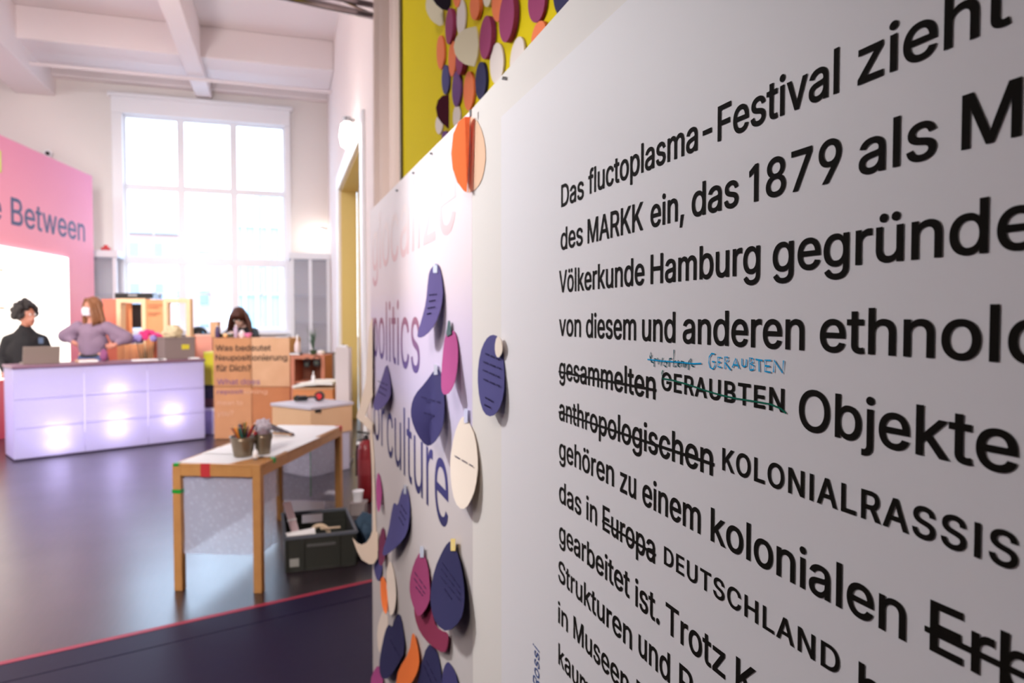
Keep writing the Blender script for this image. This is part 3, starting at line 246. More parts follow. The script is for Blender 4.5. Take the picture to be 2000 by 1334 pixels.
0|453|264 -7 227 -7 189 -7 157 3 130 24 103 45 83 74 69 113 55 152 48 199 48 254 48 309 55 356 69 395 83 434 104 464 130 484 157 505 189 516 227 516 264 516 296 505 323 484 350 464 370 434 384 395 398 356 405 309 405 254 405 199 398 152 384 113 370 74 350 45 323 24 297 3;202 50 227 50 252 50 273 58 290 74 308 90 321 113 330 144 339 174 344 211 344 254 344 297 339 334 330 365 321 395 308 419 290 435 273 451 252 460 227 460 202 460 180 451 163 435 146 419 132 395 123 365 114 334 109 297 109 254 109 211 114 174 123 144 132 113 146 90 163 74 180 58
1|330|210 170 210 0 188 0 167 0 145 0 145 142 145 283 145 425 112 405 78 385 45 365 45 387 45 410 45 432 83 458 122 483 160 509 177 509 193 509 210 509 210 339
2|453|172 0 64 0 64 16 64 32 64 47 121 108 177 168 234 229 254 249 270 267 282 282 295 298 304 313 311 327 317 341 320 356 320 371 320 390 316 405 308 419 299 432 288 442 273 449 259 456 242 460 224 460 204 460 187 456 172 447 158 439 147 428 139 413 131 399 127 382 127 362 107 362 86 362 66 362 66 392 72 419 86 442 100 465 119 483 143 496 167 509 194 516 225 516 255 516 282 509 306 497 329 484 348 467 361 445 374 424 381 399 381 372 381 354 378 335 371 318 364 300 353 280 336 259 319 237 296 211 267 180 229 140 191 100 153 60 153 59 153 58 153 57 231 57 310 57 389 57 389 38 389 19 389 0 281 0
3|453|252 -7 218 -7 187 -7 158 -1 133 10 107 21 86 37 70 57 54 78 46 103 44 132 66 132 87 132 109 132 111 114 117 99 126 87 136 75 149 65 165 59 181 53 199 50 219 50 239 50 258 53 275 61 292 68 305 79 315 93 324 107 329 124 329 145 329 163 325 181 316 196 307 212 293 224 275 234 256 243 231 248 201 248 186 248 172 248 157 248 157 265 157 282 157 299 200 349 244 399 288 448 288 450 288 451 288 452 215 452 142 452 70 452 70 471 70 490 70 509 171 509 272 509 372 509 372 493 372 477 372 461 319 400 265 339 211 278 211 282 211 285 211 289 249 293 281 288 308 276 335 263 356 246 371 222 386 199 393 173 393 145 393 115 385 89 370 66 355 43 335 25 309 12 282 0
4|453|164 105 40 105 40 123 40 141 40 158 109 275 178 392 247 509 268 509 289 509 311 509 243 394 176 280 109 166 109 165 109 164 109 163 210 163 312 163 413 163 413 144 413 125 413 105 289 105;302 0 282 0 282 40 282 81 282 121 282 130 282 138 282 146 282 203 282 260 282 318 302 318 322 318 343 318 343 212 343 106 343 0 322 0
5|453|254 -7 221 -7 191 -7 164 -1 140 11 116 23 97 39 83 60 69 81 61 104 60 130 81 130 101 130 122 130 124 115 129 101 138 89 147 77 159 67 173 60 188 53 204 50 221 50 242 50 260 55 276 64 292 74 305 87 314 104 323 121 328 141 328 162 328 184 323 204 314 221 304 238 291 252 275 262 258 272 239 277 218 277 201 277 184 274 167 268 151 263 138 255 128 246 108 248 88 250 67 253 77 338 86 423 96 509 186 509 276 509 366 509 366 490 366 471 366 452 294 452 222 452 151 452 145 402 139 352 134 301 135 301 135 301 136 301 147 311 161 319 178 325 194 331 211 334 229 334 253 334 274 329 294 321 313 313 331 301 345 285 359 270 371 252 379 231 387 210 391 188 391 163 391 130 384 101 369 76 354 50 334 30 309 15 283 1
6|453|258 -7 226 -7 195 -7 167 0 142 15 118 29 98 49 84 74 71 100 64 129 64 162 64 186 69 212 80 239 91 266 110 300 137 340 176 396 214 453 252 509 276 509 299 509 322 509 265 426 208 344 151 261 149 261 147 261 145 261 150 271 157 280 165 288 174 296 184 302 196 307 207 312 221 314 235 314 266 314 293 308 316 295 339 282 357 263 370 240 382 216 389 189 389 157 389 125 382 97 368 73 354 48 334 28 310 14 286 0;207 48 226 48 246 48 264 53 279 63 294 72 306 85 314 101 323 118 327 136 327 157 327 178 323 197 314 213 306 230 294 242 279 251 264 261 246 265 226 265 207 265 189 261 174 252 159 243 147 230 138 214 129 198 125 179 125 158 125 137 129 118 138 102 147 85 159 72 174 63 189 53
7|453|120 0 97 0 172 149 248 299 323 448 323 450 323 451 323 452 236 452 149 452 62 452 62 471 62 490 62 509 172 509 281 509 391 509 391 489 391 469 391 449 315 299 240 150 165 0 142 0
8|453|260 -7 226 -7 192 -7 162 -1 136 11 109 24 89 40 74 62 59 83 52 108 52 135 52 157 56 177 65 195 74 213 86 229 101 241 116 253 133 261 153 265 153 265 153 266 153 267 128 273 108 287 93 308 78 329 70 353 70 380 70 406 77 429 90 450 104 470 122 486 146 498 169 510 196 516 226 516 256 516 283 510 306 498 329 486 348 470 361 450 375 429 382 406 382 380 382 353 374 329 359 308 344 287 325 273 300 267 300 266 300 265 300 265 319 261 336 253 351 241 366 229 378 213 387 195 396 177 401 157 401 135 401 108 393 83 378 62 364 40 343 24 317 11 291 -1;204 49 226 49 249 49 268 53 285 60 301 68 314 78 323 91 332 105 337 121 337 139 337 158 332 174 322 189 313 203 300 214 283 223 266 231 247 235 226 235 205 235 186 231 169 223 152 214 139 203 130 189 120 174 115 158 115 139 115 121 120 105 129 91 138 78 151 68 167 60 184 53;208 290 226 290 244 290 260 293 274 300 288 307 299 318 307 330 315 343 319 358 319 376 319 393 315 407 308 420 300 433 289 443 275 449 261 456 245 460 226 460 208 460 191 456 177 449 163 443 152 433 145 420 137 407 133 393 133 376 133 358 137 343 145 330 152 318 163 307 178 300 192 293
9|453|195 516 226 516 258 516 286 508 310 494 335 480 354 460 368 434 382 409 389 380 389 347 389 323 383 297 373 270 362 243 343 209 315 168 277 112 239 56 200 0 177 0 154 0 130 0 187 83 244 165 301 248 303 248 305 248 307 248 303 238 296 229 287 221 279 213 269 207 257 202 245 197 232 195 218 195 187 195 160 201 137 214 114 227 96 245 83 269 70 292 64 320 64 352 64 384 71 412 85 436 99 461 118 480 143 494 167 508;246 460 226 460 207 460 189 456 174 446 159 437 147 424 138 407 130 391 125 372 125 352 125 330 130 312 138 295 147 279 159 266 174 257 189 248 207 243 226 243 246 243 263 248 279 257 294 266 306 279 314 295 323 311 327 330 327 350 327 372 323 391 314 407 306 424 294 437 279 446 264 456
,|188|53 -119 38 -119 48 -56 58 8 68 71 91 71 114 71 137 71 119 8 102 -56 84 -119 69 -119
.|188|108 -4 95 -4 83 -4 72 0 63 9 54 18 50 28 50 41 50 54 54 65 63 73 72 82 83 87 95 87 108 87 119 82 128 73 137 65 141 54 141 41 141 28 137 18 128 9 119 0
-|453|263 244 337 244 337 226 337 207 337 188 263 188 188 188 114 188 114 207 114 226 114 244 188 244
?|358|153 152 132 152 132 154 132 157 132 159 132 190 135 213 141 230 147 246 156 259 168 269 179 279 193 288 209 298 224 308 237 320 247 334 257 348 262 365 262 384 262 400 258 413 250 425 243 437 233 446 220 452 208 458 193 462 178 462 163 462 150 459 137 453 124 447 114 438 106 425 98 413 93 397 92 378 70 378 49 378 27 378 28 407 35 432 49 452 63 473 80 489 103 499 125 510 150 516 178 516 207 516 233 510 255 498 277 487 294 471 306 451 318 431 324 408 324 382 324 354 318 331 306 311 294 292 277 275 254 261 240 252 228 243 219 235 210 227 204 217 200 205 196 194 194 178 194 158 194 156 194 154 194 152 173 152;176 -4 164 -4 151 -4 140 0 131 9 123 18 118 28 118 41 118 53 123 64 131 73 140 82 151 86 164 86 176 86 187 82 196 73 205 64 209 53 209 41 209 28 205 18 196 9 187 0
!|196|87 160 67 160 66 277 65 393 63 509 86 509 109 509 132 509 131 393 129 277 128 160 108 160;111 -4 98 -4 85 -4 75 0 66 9 57 18 52 28 52 41 52 53 57 64 66 73 75 82 85 86 98 86 111 86 121 82 130 73 139 64 143 53 143 41 143 28 139 18 130 9 121 0'''
GL = {}
for row in GLYPH_TEXT.strip('\n').split('\n'):
    ch, ad, sp = row[0], *row[2:].split('|', 1)
    GL[ch] = (int(ad)/1000, [[int(v)/1000 for v in s.split()] for s in sp.split(';')])
GL[' '] = (.16, []); CAP = .509
def outline(s, off, res=6):
    """sample a closed cubic outline and grow it by off along its outward (left-hand) normal"""
    n = len(s)//6; P = []
    for i in range(n):
        a = s[6*i:6*i+6]; b_ = s[6*((i+1) % n):6*((i+1) % n)+6]
        p0 = Vector(a[2:4]); p1 = Vector(a[4:6]); p2 = Vector(b_[0:2]); p3 = Vector(b_[2:4]); d = p3-p0
        if d.length < 1e-5: continue
        nd = Vector((-d.y, d.x)).normalized(); flat = abs((p1-p0).dot(nd)) < .0012 and abs((p2-p0).dot(nd)) < .0012
        for k in range(1 if flat else res):
            t = k/res; P.append(p0*(1-t)**3+p1*3*t*(1-t)**2+p2*3*t*t*(1-t)+p3*t**3)
    if not off: return [(p.x, p.y) for p in P]
    Q = []
    for p in P:
        if not Q or (p-Q[-1]).length > .0075: Q.append(p)
    if (Q[0]-Q[-1]).length < .0075: Q.pop()
    out = []; m = len(Q)
    for i in range(m):
        a = (Q[i]-Q[i-1]).normalized(); c = (Q[(i+1) % m]-Q[i]).normalized()
        na = Vector((-a.y, a.x)); nc = Vector((-c.y, c.x)); k = 1+na.dot(nc)
        mv = (na+nc)/k if k > .35 else (na+nc).normalized()*1.6 if (na+nc).length > 1e-4 else na
        out.append((Q[i].x+mv.x*off, Q[i].y+mv.y*off))
    return out
GCACHE = {}
def wn(p, loops):
    w = 0
    for lp in loops:
        x0, y0 = lp[-1]
        for x1, y1 in lp:
            if y0 <= p[1]:
                if y1 > p[1] and (x1-x0)*(p[1]-y0)-(p[0]-x0)*(y1-y0) > 0: w += 1
            elif y1 <= p[1] and (x1-x0)*(p[1]-y0)-(p[0]-x0)*(y1-y0) < 0: w -= 1
            x0, y0 = x1, y1
    return w
def glyph_tris(ch, off):
    """filled letter: constrained triangulation, triangles inside the (clockwise) outlines kept"""
    if (ch, off) in GCACHE: return GCACHE[(ch, off)]
    loops = [outline(s, off) for s in GL[ch][1]]
    vs = []; es = []
    for lp in loops:
        k = len(vs); n = len(lp); vs += [Vector(p) for p in lp]; es += [(k+i, k+(i+1) % n) for i in range(n)]
    if not vs: return ([], [])
    r = delaunay_2d_cdt(vs, es, [], 0, 1e-6)
    tv = [(v.x, v.y) for v in r[0]]; tf = []
    for f in r[2]:
        cx = sum(tv[k][0] for k in f)/len(f); cy = sum(tv[k][1] for k in f)/len(f)
        if wn((cx, cy), loops) < 0: tf.append(tuple(f))
    GCACHE[(ch, off)] = (tv, tf); return tv, tf
def word_mesh(text, em, frame, sxs=1.0, track=0.0, off=0.0, depth=.0004, name='lettering', mt=None, parent=None, fit=None, **kw):
    """text in outlines; frame=(origin, xdir, ydir); em scales cap height = em*CAP; fit: width to fill"""
    x = 0; V = []; F = []
    for ch in text:
        tv, tf = glyph_tris(ch, off); k = len(V); V += [(vx+x, vy) for vx, vy in tv]; F += [tuple(i+k for i in f) for f in tf]
        x += GL[ch][0] + track
    x0m, x1m = min(v[0] for v in V), max(v[0] for v in V)
    if fit: sxs = fit/((x1m-x0m)*em)
    o, xd, yd = frame; zd = xd.cross(yd)
    W_ = [o + xd*((v[0]-x0m)*em*sxs) + yd*(v[1]*em) + zd*depth for v in V]
    me = bpy.data.meshes.new(name); me.from_pydata(W_, [], F); me.update(); me.materials.append(mt)
    ob = bpy.data.objects.new(name, me); COL.objects.link(ob)
    if parent is not None: par(ob, parent)
    return tag(ob, **kw), sxs
def join(objs, name):
    """merge meshes into the first object (all hold world-space vertices and share a parent)"""
    b = bmesh.new()
    for o in objs: b.from_mesh(o.data)
    me = bpy.data.meshes.new(name); b.to_mesh(me); b.free(); me.materials.append(objs[0].data.materials[0])
    keep = objs[0]; keep.data = me; keep.name = name
    for o in objs[1:]: bpy.data.objects.remove(o)
    return keep

# ================================================================== MATERIALS
M_wall = mat('white_plaster', (232, 226, 222), .85, bump=(60, .05))
M_wallp = mat('warm_white_plaster', (236, 224, 221), .85, bump=(60, .05))
M_ceil = mat('ceiling_plaster', (236, 226, 226), .9)
M_white = mat('white_paint', (240, 240, 244), .35)
M_ochre = mat('ochre_paint', (212, 190, 122), .5)
M_steel = mat('steel', (150, 150, 155), .25, 1)
M_chrome = mat('chrome_tube', (190, 184, 186), .12, 1)
M_black = mat('black_plastic', (16, 15, 18), .45)
M_print = mat('black_print', (20, 15, 10), .85, spec=.08)
M_card = mat('cardboard', (208, 150, 108), .8, var=(6, (186, 130, 88)), bump=(40, .1))
M_card2 = mat('light_cardboard', (226, 182, 146), .8, var=(6, (206, 160, 122)))
M_ply = mat('plywood', (222, 176, 132), .6, var=(5, (210, 160, 118)))
M_wood = mat('table_pine', (200, 148, 88), .5, var=(14, (174, 120, 68), 6), bump=(50, .15))
M_paper = mat('white_paper', (240, 240, 243), .7)
M_skin = mat('skin', (196, 132, 112), .5)

# ================================================================== ROOM SHELL
# floor: dark varnished boards under coloured light
fm = bpy.data.materials.new('dark_polished_floor'); fm.use_nodes = True; n = fm.node_tree.nodes; L = fm.node_tree.links; b = n['Principled BSDF']
t = n.new('ShaderNodeTexCoord'); mp = n.new('ShaderNodeMapping'); mp.inputs['Scale'].default_value = (14, 1.2, 1)
q = n.new('ShaderNodeTexNoise'); q.inputs['Scale'].default_value = 4; q.inputs['Detail'].default_value = 8; q.inputs['Roughness'].default_value = .65
r = n.new('ShaderNodeValToRGB'); r.color_ramp.elements[0].position = .3; r.color_ramp.elements[0].color = rgb(28, 19, 28); r.color_ramp.elements[1].position = .75; r.color_ramp.elements[1].color = rgb(50, 35, 44)
L.new(t.outputs['Object'], mp.inputs[0]); L.new(mp.outputs[0], q.inputs['Vector']); L.new(q.outputs['Fac'], r.inputs[0]); L.new(r.outputs[0], b.inputs['Base Color'])
q2 = n.new('ShaderNodeTexNoise'); q2.inputs['Scale'].default_value = 1.6; q2.inputs['Detail'].default_value = 5; L.new(t.outputs['Object'], q2.inputs['Vector'])
mr = n.new('ShaderNodeMapRange'); mr.inputs['To Min'].default_value = .27; mr.inputs['To Max'].default_value = .37; L.new(q2.outputs['Fac'], mr.inputs[0]); L.new(mr.outputs[0], b.inputs['Roughness'])
bp = n.new('ShaderNodeBump'); bp.inputs['Strength'].default_value = .07; bp.inputs['Distance'].default_value = .002; L.new(q.outputs['Fac'], bp.inputs['Height']); L.new(bp.outputs[0], b.inputs['Normal'])
b.inputs['Specular IOR Level'].default_value = 1.0; b.inputs['Coat Weight'].default_value = .4; b.inputs['Coat Roughness'].default_value = .24
YB = 14.3; XR = on_y(640, 300, YB).x; XL = -9.6; YF = -5.0
BB = on_y(399, 193, YB).z; HC = BB+.62
MB().box(((XL+XR)/2, (YB+YF)/2, -.05), (XR-XL+1, YB-YF+.6, .1)).obj('floor', fm, kind='structure')
MB().box(((XL+XR)/2, (YB+YF)/2, HC+.05), (XR-XL+1, YB-YF+.6, .1)).obj('ceiling', M_ceil, kind='structure')
# ceiling beams: lengthwise and crosswise
for i, (px, w) in enumerate(((399, .27), (60, .60))):
    x = on_y(px, 193, YB).x if i == 0 else on_z(96, 189, BB).x
    bl = BB if i == 0 else on_y(96, 187, YB).z
    MB().box((x, (YB+YF)/2, (bl+HC)/2), (w, YB-YF, HC-bl), bev=.02).obj('trim_%d' % (i+1), M_ceil, kind='structure')
MB().box((-7.9, (YB+YF)/2, (BB+HC)/2), (.5, YB-YF, HC-BB), bev=.02).obj('trim_3', M_ceil, kind='structure')
b0, b1 = on_z(400, 112, BB+.12).y, on_z(400, 158, BB+.12).y
for i, (y, w) in enumerate(((YB-.1, .2), ((b0+b1)/2, b1-b0), (b0-3.4, .6), (b0-6.6, .6), (b0-9.8, .6))):
    MB().box(((XL+XR)/2, y, (BB+.12+HC)/2), (XR-XL, w, HC-BB-.12), bev=.02).obj('trim_%d' % (4+i), M_ceil, kind='structure')
pp_ = on_z(355, 152, BB-.06); MB().tube([(XL, pp_.y, BB-.06), (XR, pp_.y, BB-.06)], .03).obj('trim_9', M_ceil, kind='structure', label='thin pipe under the ceiling beams')
# end wall with window opening
g = dict(l=on_y(252, 400, YB).x, r=on_y(549, 400, YB).x, t=on_y(400, 240, YB).z, b=on_y(400, 648, YB).z)
WX0, WX1, WZ0, WZ1 = g['l']-.10, g['r']+.10, g['b'], g['t']+.06
m = MB(); th = .35
for lo, hi in (((XL, YB, 0), (WX0, YB+th, HC)), ((WX1, YB, 0), (XR+.3, YB+th, HC)), ((WX0, YB, 0), (WX1, YB+th, WZ0)), ((WX0, YB, WZ1), (WX1, YB+th, HC))):
    m.box([(a+c)/2 for a, c in zip(lo, hi)], [c-a for a, c in zip(lo, hi)])
m.obj('wall_back', M_wall, kind='structure')
# window surround, frame, sashes, panes
wf = MB(); fr = .30
x0s, x1s = on_y(222, 400, YB).x, on_y(568, 400, YB).x; zt = on_y(400, 205, YB).z
for lo, hi in (((x0s, YB-.09, 0), (WX0+.03, YB, WZ1-.02)), ((WX1-.03, YB-.09, 0), (x1s, YB, WZ1-.02)), ((x0s, YB-.095, WZ1-.02), (x1s, YB, zt)), ((x0s-.05, YB-.13, zt), (x1s+.05, YB, zt+.07)),
               ((x0s, YB-.16, WZ0-.06), (x1s, YB+.05, WZ0))):
    wf.box([(a+c)/2 for a, c in zip(lo, hi)], [c-a for a, c in zip(lo, hi)], bev=.012)
win = wf.obj('window_1', M_white, kind='structure')
mx = [on_y(x, 400, YB).x for x in (354, 457)]
mz = [on_y(400, y, YB).z for y in (371, 511)]
mb = MB(); yb = YB+.06
def bar(x0, x1, z0, z1, d=.07): mb.box(((x0+x1)/2, yb, (z0+z1)/2), (x1-x0, d, z1-z0), bev=.008)
bar(WX0, WX0+.07, WZ0, WZ1); bar(WX1-.07, WX1, WZ0, WZ1); bar(WX0, WX1, WZ1-.06, WZ1, .076); bar(WX0, WX1, WZ0, WZ0+.07, .078)
for x in mx: bar(x-.065, x+.065, WZ0, WZ1)
bar(WX0, WX1, mz[0]-.055, mz[0]+.055, .064); bar(WX0, WX1, mz[1]-.075, mz[1]+.075, .09)
mb.obj('window_frame', M_white, win)
mb = MB()
for a, c in zip([WX0]+mx, mx+[WX1]):
    xm = (a+c)/2; mb.box((xm, yb, (WZ0+mz[1])/2), (.022, .04, mz[1]-WZ0))
    mb.box((xm, yb, (mz[0]+mz[1])/2), (.02, .03, mz[0]-mz[1]))
mb.box(((WX0+WX1)/2, yb, (WZ0+mz[1])/2+.05), (WX1-WX0, .04, .022))
mb.obj('glazing_bar', M_white, win)
gm = bpy.data.materials.new('window_glass'); gm.use_nodes = True; n = gm.node_tree.nodes; L = gm.node_tree.links; n.remove(n['Principled BSDF'])
tr = n.new('ShaderNodeBsdfTransparent'); tr.inputs[0].default_value = (.97, .985, 1, 1); gl = n.new('ShaderNodeBsdfGlossy'); gl.inputs['Roughness'].default_value = .02; ms = n.new('ShaderNodeMixShader'); ms.inputs[0].default_value = .05
L.new(tr.outputs[0], ms.inputs[1]); L.new(gl.outputs[0], ms.inputs[2]); L.new(ms.outputs[0], n['Material Output'].inputs[0])
for a, c in zip([WX0]+mx, mx+[WX1]):
    for z0, z1 in ((WZ0, mz[1]), (mz[1], mz[0]), (mz[0], WZ1)):
        MB().box(((a+c)/2, yb, (z0+z1)/2), (c-a-.02, .006, z1-z0-.02)).obj('pane', gm, win)
# right wall with a tall doorway
DY0, DY1 = on_x(711, 600, XR).y, on_x(666, 600, XR).y; DZ = on_x(667, 365, XR).z
m = MB()
for lo, hi in (((XR, YF, 0), (XR+.25, DY0, HC)), ((XR, DY1, 0), (XR+.25, YB+.3, HC)), ((XR, DY0, DZ), (XR+.25, DY1, HC))):
    m.box([(a+c)/2 for a, c in zip(lo, hi)], [c-a for a, c in zip(lo, hi)])
m.obj('wall_right', M_wallp, kind='structure')
m = MB()
for lo, hi in (((XR-.04, DY0-.22, 0), (XR, DY0, DZ+.25)), ((XR-.04, DY1, 0), (XR, DY1+.3, DZ+.25)), ((XR-.04, DY0, DZ), (XR, DY1, DZ+.25))):
    m.box([(a+c)/2 for a, c in zip(lo, hi)], [c-a for a, c in zip(lo, hi)], bev=.01)
dr = m.obj('door_1', M_white, kind='structure', label='tall white door surround')
m = MB(); m.box((XR+.13, DY1-.012, DZ/2), (.24, .024, DZ)); m.box((XR+.13, DY0+.012, DZ/2), (.24, .024, DZ)); m.box((XR+.13, (DY0+DY1)/2, DZ-.012), (.24, DY1-DY0, .024))
m.obj('door_lining', M_ochre, dr)
m = MB()
for k in range(2):
    y0 = DY0+(DY1-DY0)*k/2; y1 = DY0+(DY1-DY0)*(k+1)/2
    MB().box((XR+.28, (y0+y1)/2, DZ/2), (.05, y1-y0-.01, DZ), bev=.006).obj('door_leaf', M_ochre, dr)
MB().box((XR+.30, (DY0+DY1)/2, DZ/2), (.02, DY1-DY0+.1, DZ+.1)).obj('door_back', M_ochre, dr)
# other walls (out of view)
MB().box((XL-.1, (YB+YF)/2, HC/2), (.2, YB-YF, HC)).obj('wall_left', M_wall, kind='structure')
MB().box(((XL+XR)/2, YF-.1, HC/2), (XR-XL, .2, HC)).obj('wall_front', M_wall, kind='structure')
MB().box(((XL+WX0)/2, YB-.02, .08), (WX0-XL, .04, .16), bev=.01).obj('baseboard_back', M_white, kind='structure')

# ------------------------------------------------------------------ outside
M_fac = mat('pink_brick_facade', (218, 176, 164), .9); M_fac2 = mat('stone_cornice', (180, 172, 172), .9); M_gl = mat('blue_green_glass', (176, 196, 196), .5, spec=.2); M_gl2 = mat('facade_window_glass', (150, 152, 162), .4); M_ofr = mat('outdoor_frame_grey', (200, 202, 206), .6)
M_gr = mat('courtyard_paving', (150, 146, 146), .9)
MB().box((-6, 40, -.15), (90, 54, .1)).obj('courtyard_ground', M_gr, kind='structure')
def house(name, label, px0, px1, ptop, Y, mt, cols, rows):
    a = on_y(px0, ptop, Y); c = on_y(px1, ptop, Y)
    h = thing(name, (0.5*(a.x+c.x), Y, 0), label, 'building')
    MB().box(((a.x+c.x)/2, Y+3, a.z/2-.05), (c.x-a.x, 6, a.z+.1)).obj('facade', mt, h)
    MB().box(((a.x+c.x)/2, Y+2.9, a.z+.1), (c.x-a.x+.4, 6.4, .3), bev=.05).obj('cornice', M_fac2, h)
    w = (c.x-a.x)/cols; hh = a.z/rows
    for i in range(cols):
        for j in range(rows):
            f = MB().box((a.x+w*(i+.5), Y-.03, hh*(j+.5)), (w*.5, .08, hh*.62), bev=.01).obj('window_frame', M_ofr, h)
            MB().box((a.x+w*(i+.5), Y-.06, hh*(j+.5)), (w*.4, .05, hh*.52)).obj('pane', M_gl2, f)
    return h
house('courtyard_building', 'pale pink building across the courtyard seen through the window panes', 190, 420, 452, 34, M_fac, 5, 3)
# glass gallery with curved roof
YG = 27; a = on_y(452, 440, YG); c = on_y(640, 440, YG); top = on_y(560, 378, YG).z; R_ = (c.x-a.x)/2; xc = (a.x+c.x)/2
gal = thing('glass_gallery', (xc, YG, 0), 'pale blue glazed hall with a curved roof seen through the window', 'building')
MB().grid(lambda u, v: Vector((xc-R_*math.cos(PI*u), YG+v*8, a.z+(top-a.z)*math.sin(PI*u))), 16, 1, .05).obj('curved_roof', M_gl, gal)
MB().box((xc, YG+4, a.z/2), (2*R_, 8, a.z)).obj('glass_wall', M_gl, gal)
MB().prism([Vector((xc-R_*math.cos(PI*u/16), YG+.01, a.z+(top-a.z)*math.sin(PI*u/16))) for u in range(17)], (0, .1, 0)).obj('gable_glass', M_gl, gal)
for k in range(9):
    x = xc-R_+2*R_*k/8; h_ = a.z+(top-a.z)*math.sqrt(max(0, 1-((x-xc)/R_)**2))
    MB().box((x, YG-.05, h_/2), (.12, .12, max(h_, .3))).obj('mullion', M_ofr, gal)
for k in range(4):
    MB().box((xc, YG-.05, a.z*(k+1)/4), (2*R_, .1, .1)).obj('transom', M_ofr, gal)

# ================================================================== PINK WALL on the left
z0 = FPX*EYE/(857-623); A0 = at(10, 857, z0); A0.z = 0
dirp = (FWD*math.cos(math.radians(8.2)) - RGT*math.sin(math.radians(8.2))).normalized()
nrm = Vector((dirp.y, -dirp.x, 0))     # faces the hall
if nrm.dot(CAM-A0) < 0: nrm = -nrm
E1 = on_pl(187, 700, A0, nrm); E1.z = 0
HP = on_pl(187, 347, A0, nrm).z; E0 = E1 - dirp*4.6
M_pink = ramp_mat('pink_painted_light', 'Z', [(0.0, (222, 70, 96)), (1.0, (250, 130, 140)), (2.2, (252, 168, 176)), (3.2, (250, 166, 184)), (4.2, (236, 150, 178))], .75, .2, 0, 4.3, .5)  # pink paint with the stage light's red-to-pink fade put into its colour
pw = thing('pink_partition_wall', (E0+E1)/2, 'pink exhibition wall with large dark lettering behind the glowing counter', 'partition')
mid = (E0+E1)/2
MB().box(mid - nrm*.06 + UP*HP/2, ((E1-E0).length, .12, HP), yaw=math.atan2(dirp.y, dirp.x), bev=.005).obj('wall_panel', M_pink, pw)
M_ind = mat('indigo_print', (52, 44, 92), .6)
def pl_text(txt, pxl, pyl, pxr, pyr, capm, P, nn, mt, parent, off=.008, lift=.002, depth=.001, name='lettering', em=None, **kw):
    a = on_pl(pxl, pyl, P+nn*lift, nn); c = on_pl(pxr, pyr, P+nn*lift, nn); z = (a.z+c.z)/2; a.z = c.z = z
    xd = (c-a).normalized(); return word_mesh(txt, capm/CAP, (a, xd, UP), off=off, depth=depth, name=name, mt=mt, parent=parent, fit=(c-a).length, **kw)[0]
B1 = on_pl(22, 438, A0, nrm); B2 = on_pl(22, 386, A0, nrm)
pl_text('Between', 22, 438, 166, 471, abs(B2.z-B1.z), A0, nrm, M_ind, pw)
pl_text('ce', -60, 416, 3, 432, abs(B2.z-B1.z), A0, nrm, M_ind, pw)
# lit projection screen on the pink wall
S0 = on_pl(-260, 500, A0, nrm); S1 = on_pl(129, 503, A0, nrm); Sz0 = on_pl(0, 742, A0, nrm).z
scr = thing('projection_screen', (S1.x, S1.y, Sz0), 'bright white lit screen on the pink wall behind the person in black', 'screen')
M_scr = mat('lit_screen', (255, 250, 240), .6, emit=(255, 244, 230), es=1.25)
sm = (S0+S1)/2; sl = Vector((S1.x-S0.x, S1.y-S0.y, 0)).length
MB().box(Vector((sm.x, sm.y, (S1.z+Sz0)/2)) + nrm*.02, (sl, .03, S1.z-Sz0), yaw=math.atan2(dirp.y, dirp.x)).obj('screen_face', M_scr, scr)
M_och = mat('orange_print', (236, 190, 150), .6)
for k, (yy, w) in enumerate(((520, 30), (548, 22), (600, 34), (640, 26))):
    p = on_pl(-60, yy, A0+nrm*.037, nrm); q_ = on_pl(-60+w+36, yy, A0+nrm*.037, nrm)
    MB().box(Vector(((p.x+q_.x)/2, (p.y+q_.y)/2, p.z)), ((q_-p).length, .002, .03), yaw=math.atan2(dirp.y, dirp.x)).obj('text_line', M_och, scr)
# small coloured logo panel at the frame's edge
l0 = on_pl(-14, 330, A0+nrm*.01, nrm)
lg = thing('wall_emblem', l0, 'small yellow and blue emblem plate high on the pink wall', 'sign')
yw = math.atan2(dirp.y, dirp.x)
MB().box(l0+UP*.13, (.36, .02, .28), yaw=yw, bev=.004).obj('plate', mat('lime_yellow', (214, 208, 40), .5), lg)
MB().box(l0+UP*.13+nrm*.012-dirp*.05, (.26, .01, .2), yaw=yw).obj('blue_field', mat('emblem_blue', (70, 110, 160), .5), lg)

# ================================================================== TEXT WALL (display board)
D = .34
def wp(px, py, lift=0): return on_x(px, py, D-lift)
KZ = D/math.cos(THETA)
def zlev(m): return EYE - m*KZ
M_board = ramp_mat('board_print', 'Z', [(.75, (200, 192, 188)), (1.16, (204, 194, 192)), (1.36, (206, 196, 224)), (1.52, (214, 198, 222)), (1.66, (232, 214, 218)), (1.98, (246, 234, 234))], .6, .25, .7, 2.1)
M_border = mat('board_white_border', (224, 217, 210), .6, spec=.25)
M_sheet = mat('text_sheet_white', (226, 221, 222), .55, spec=.25)
bd = thing('display_board', (D+.01, 1.2, 0), 'tall white exhibition board with pastel print, large text sheet and taped cards', 'board')
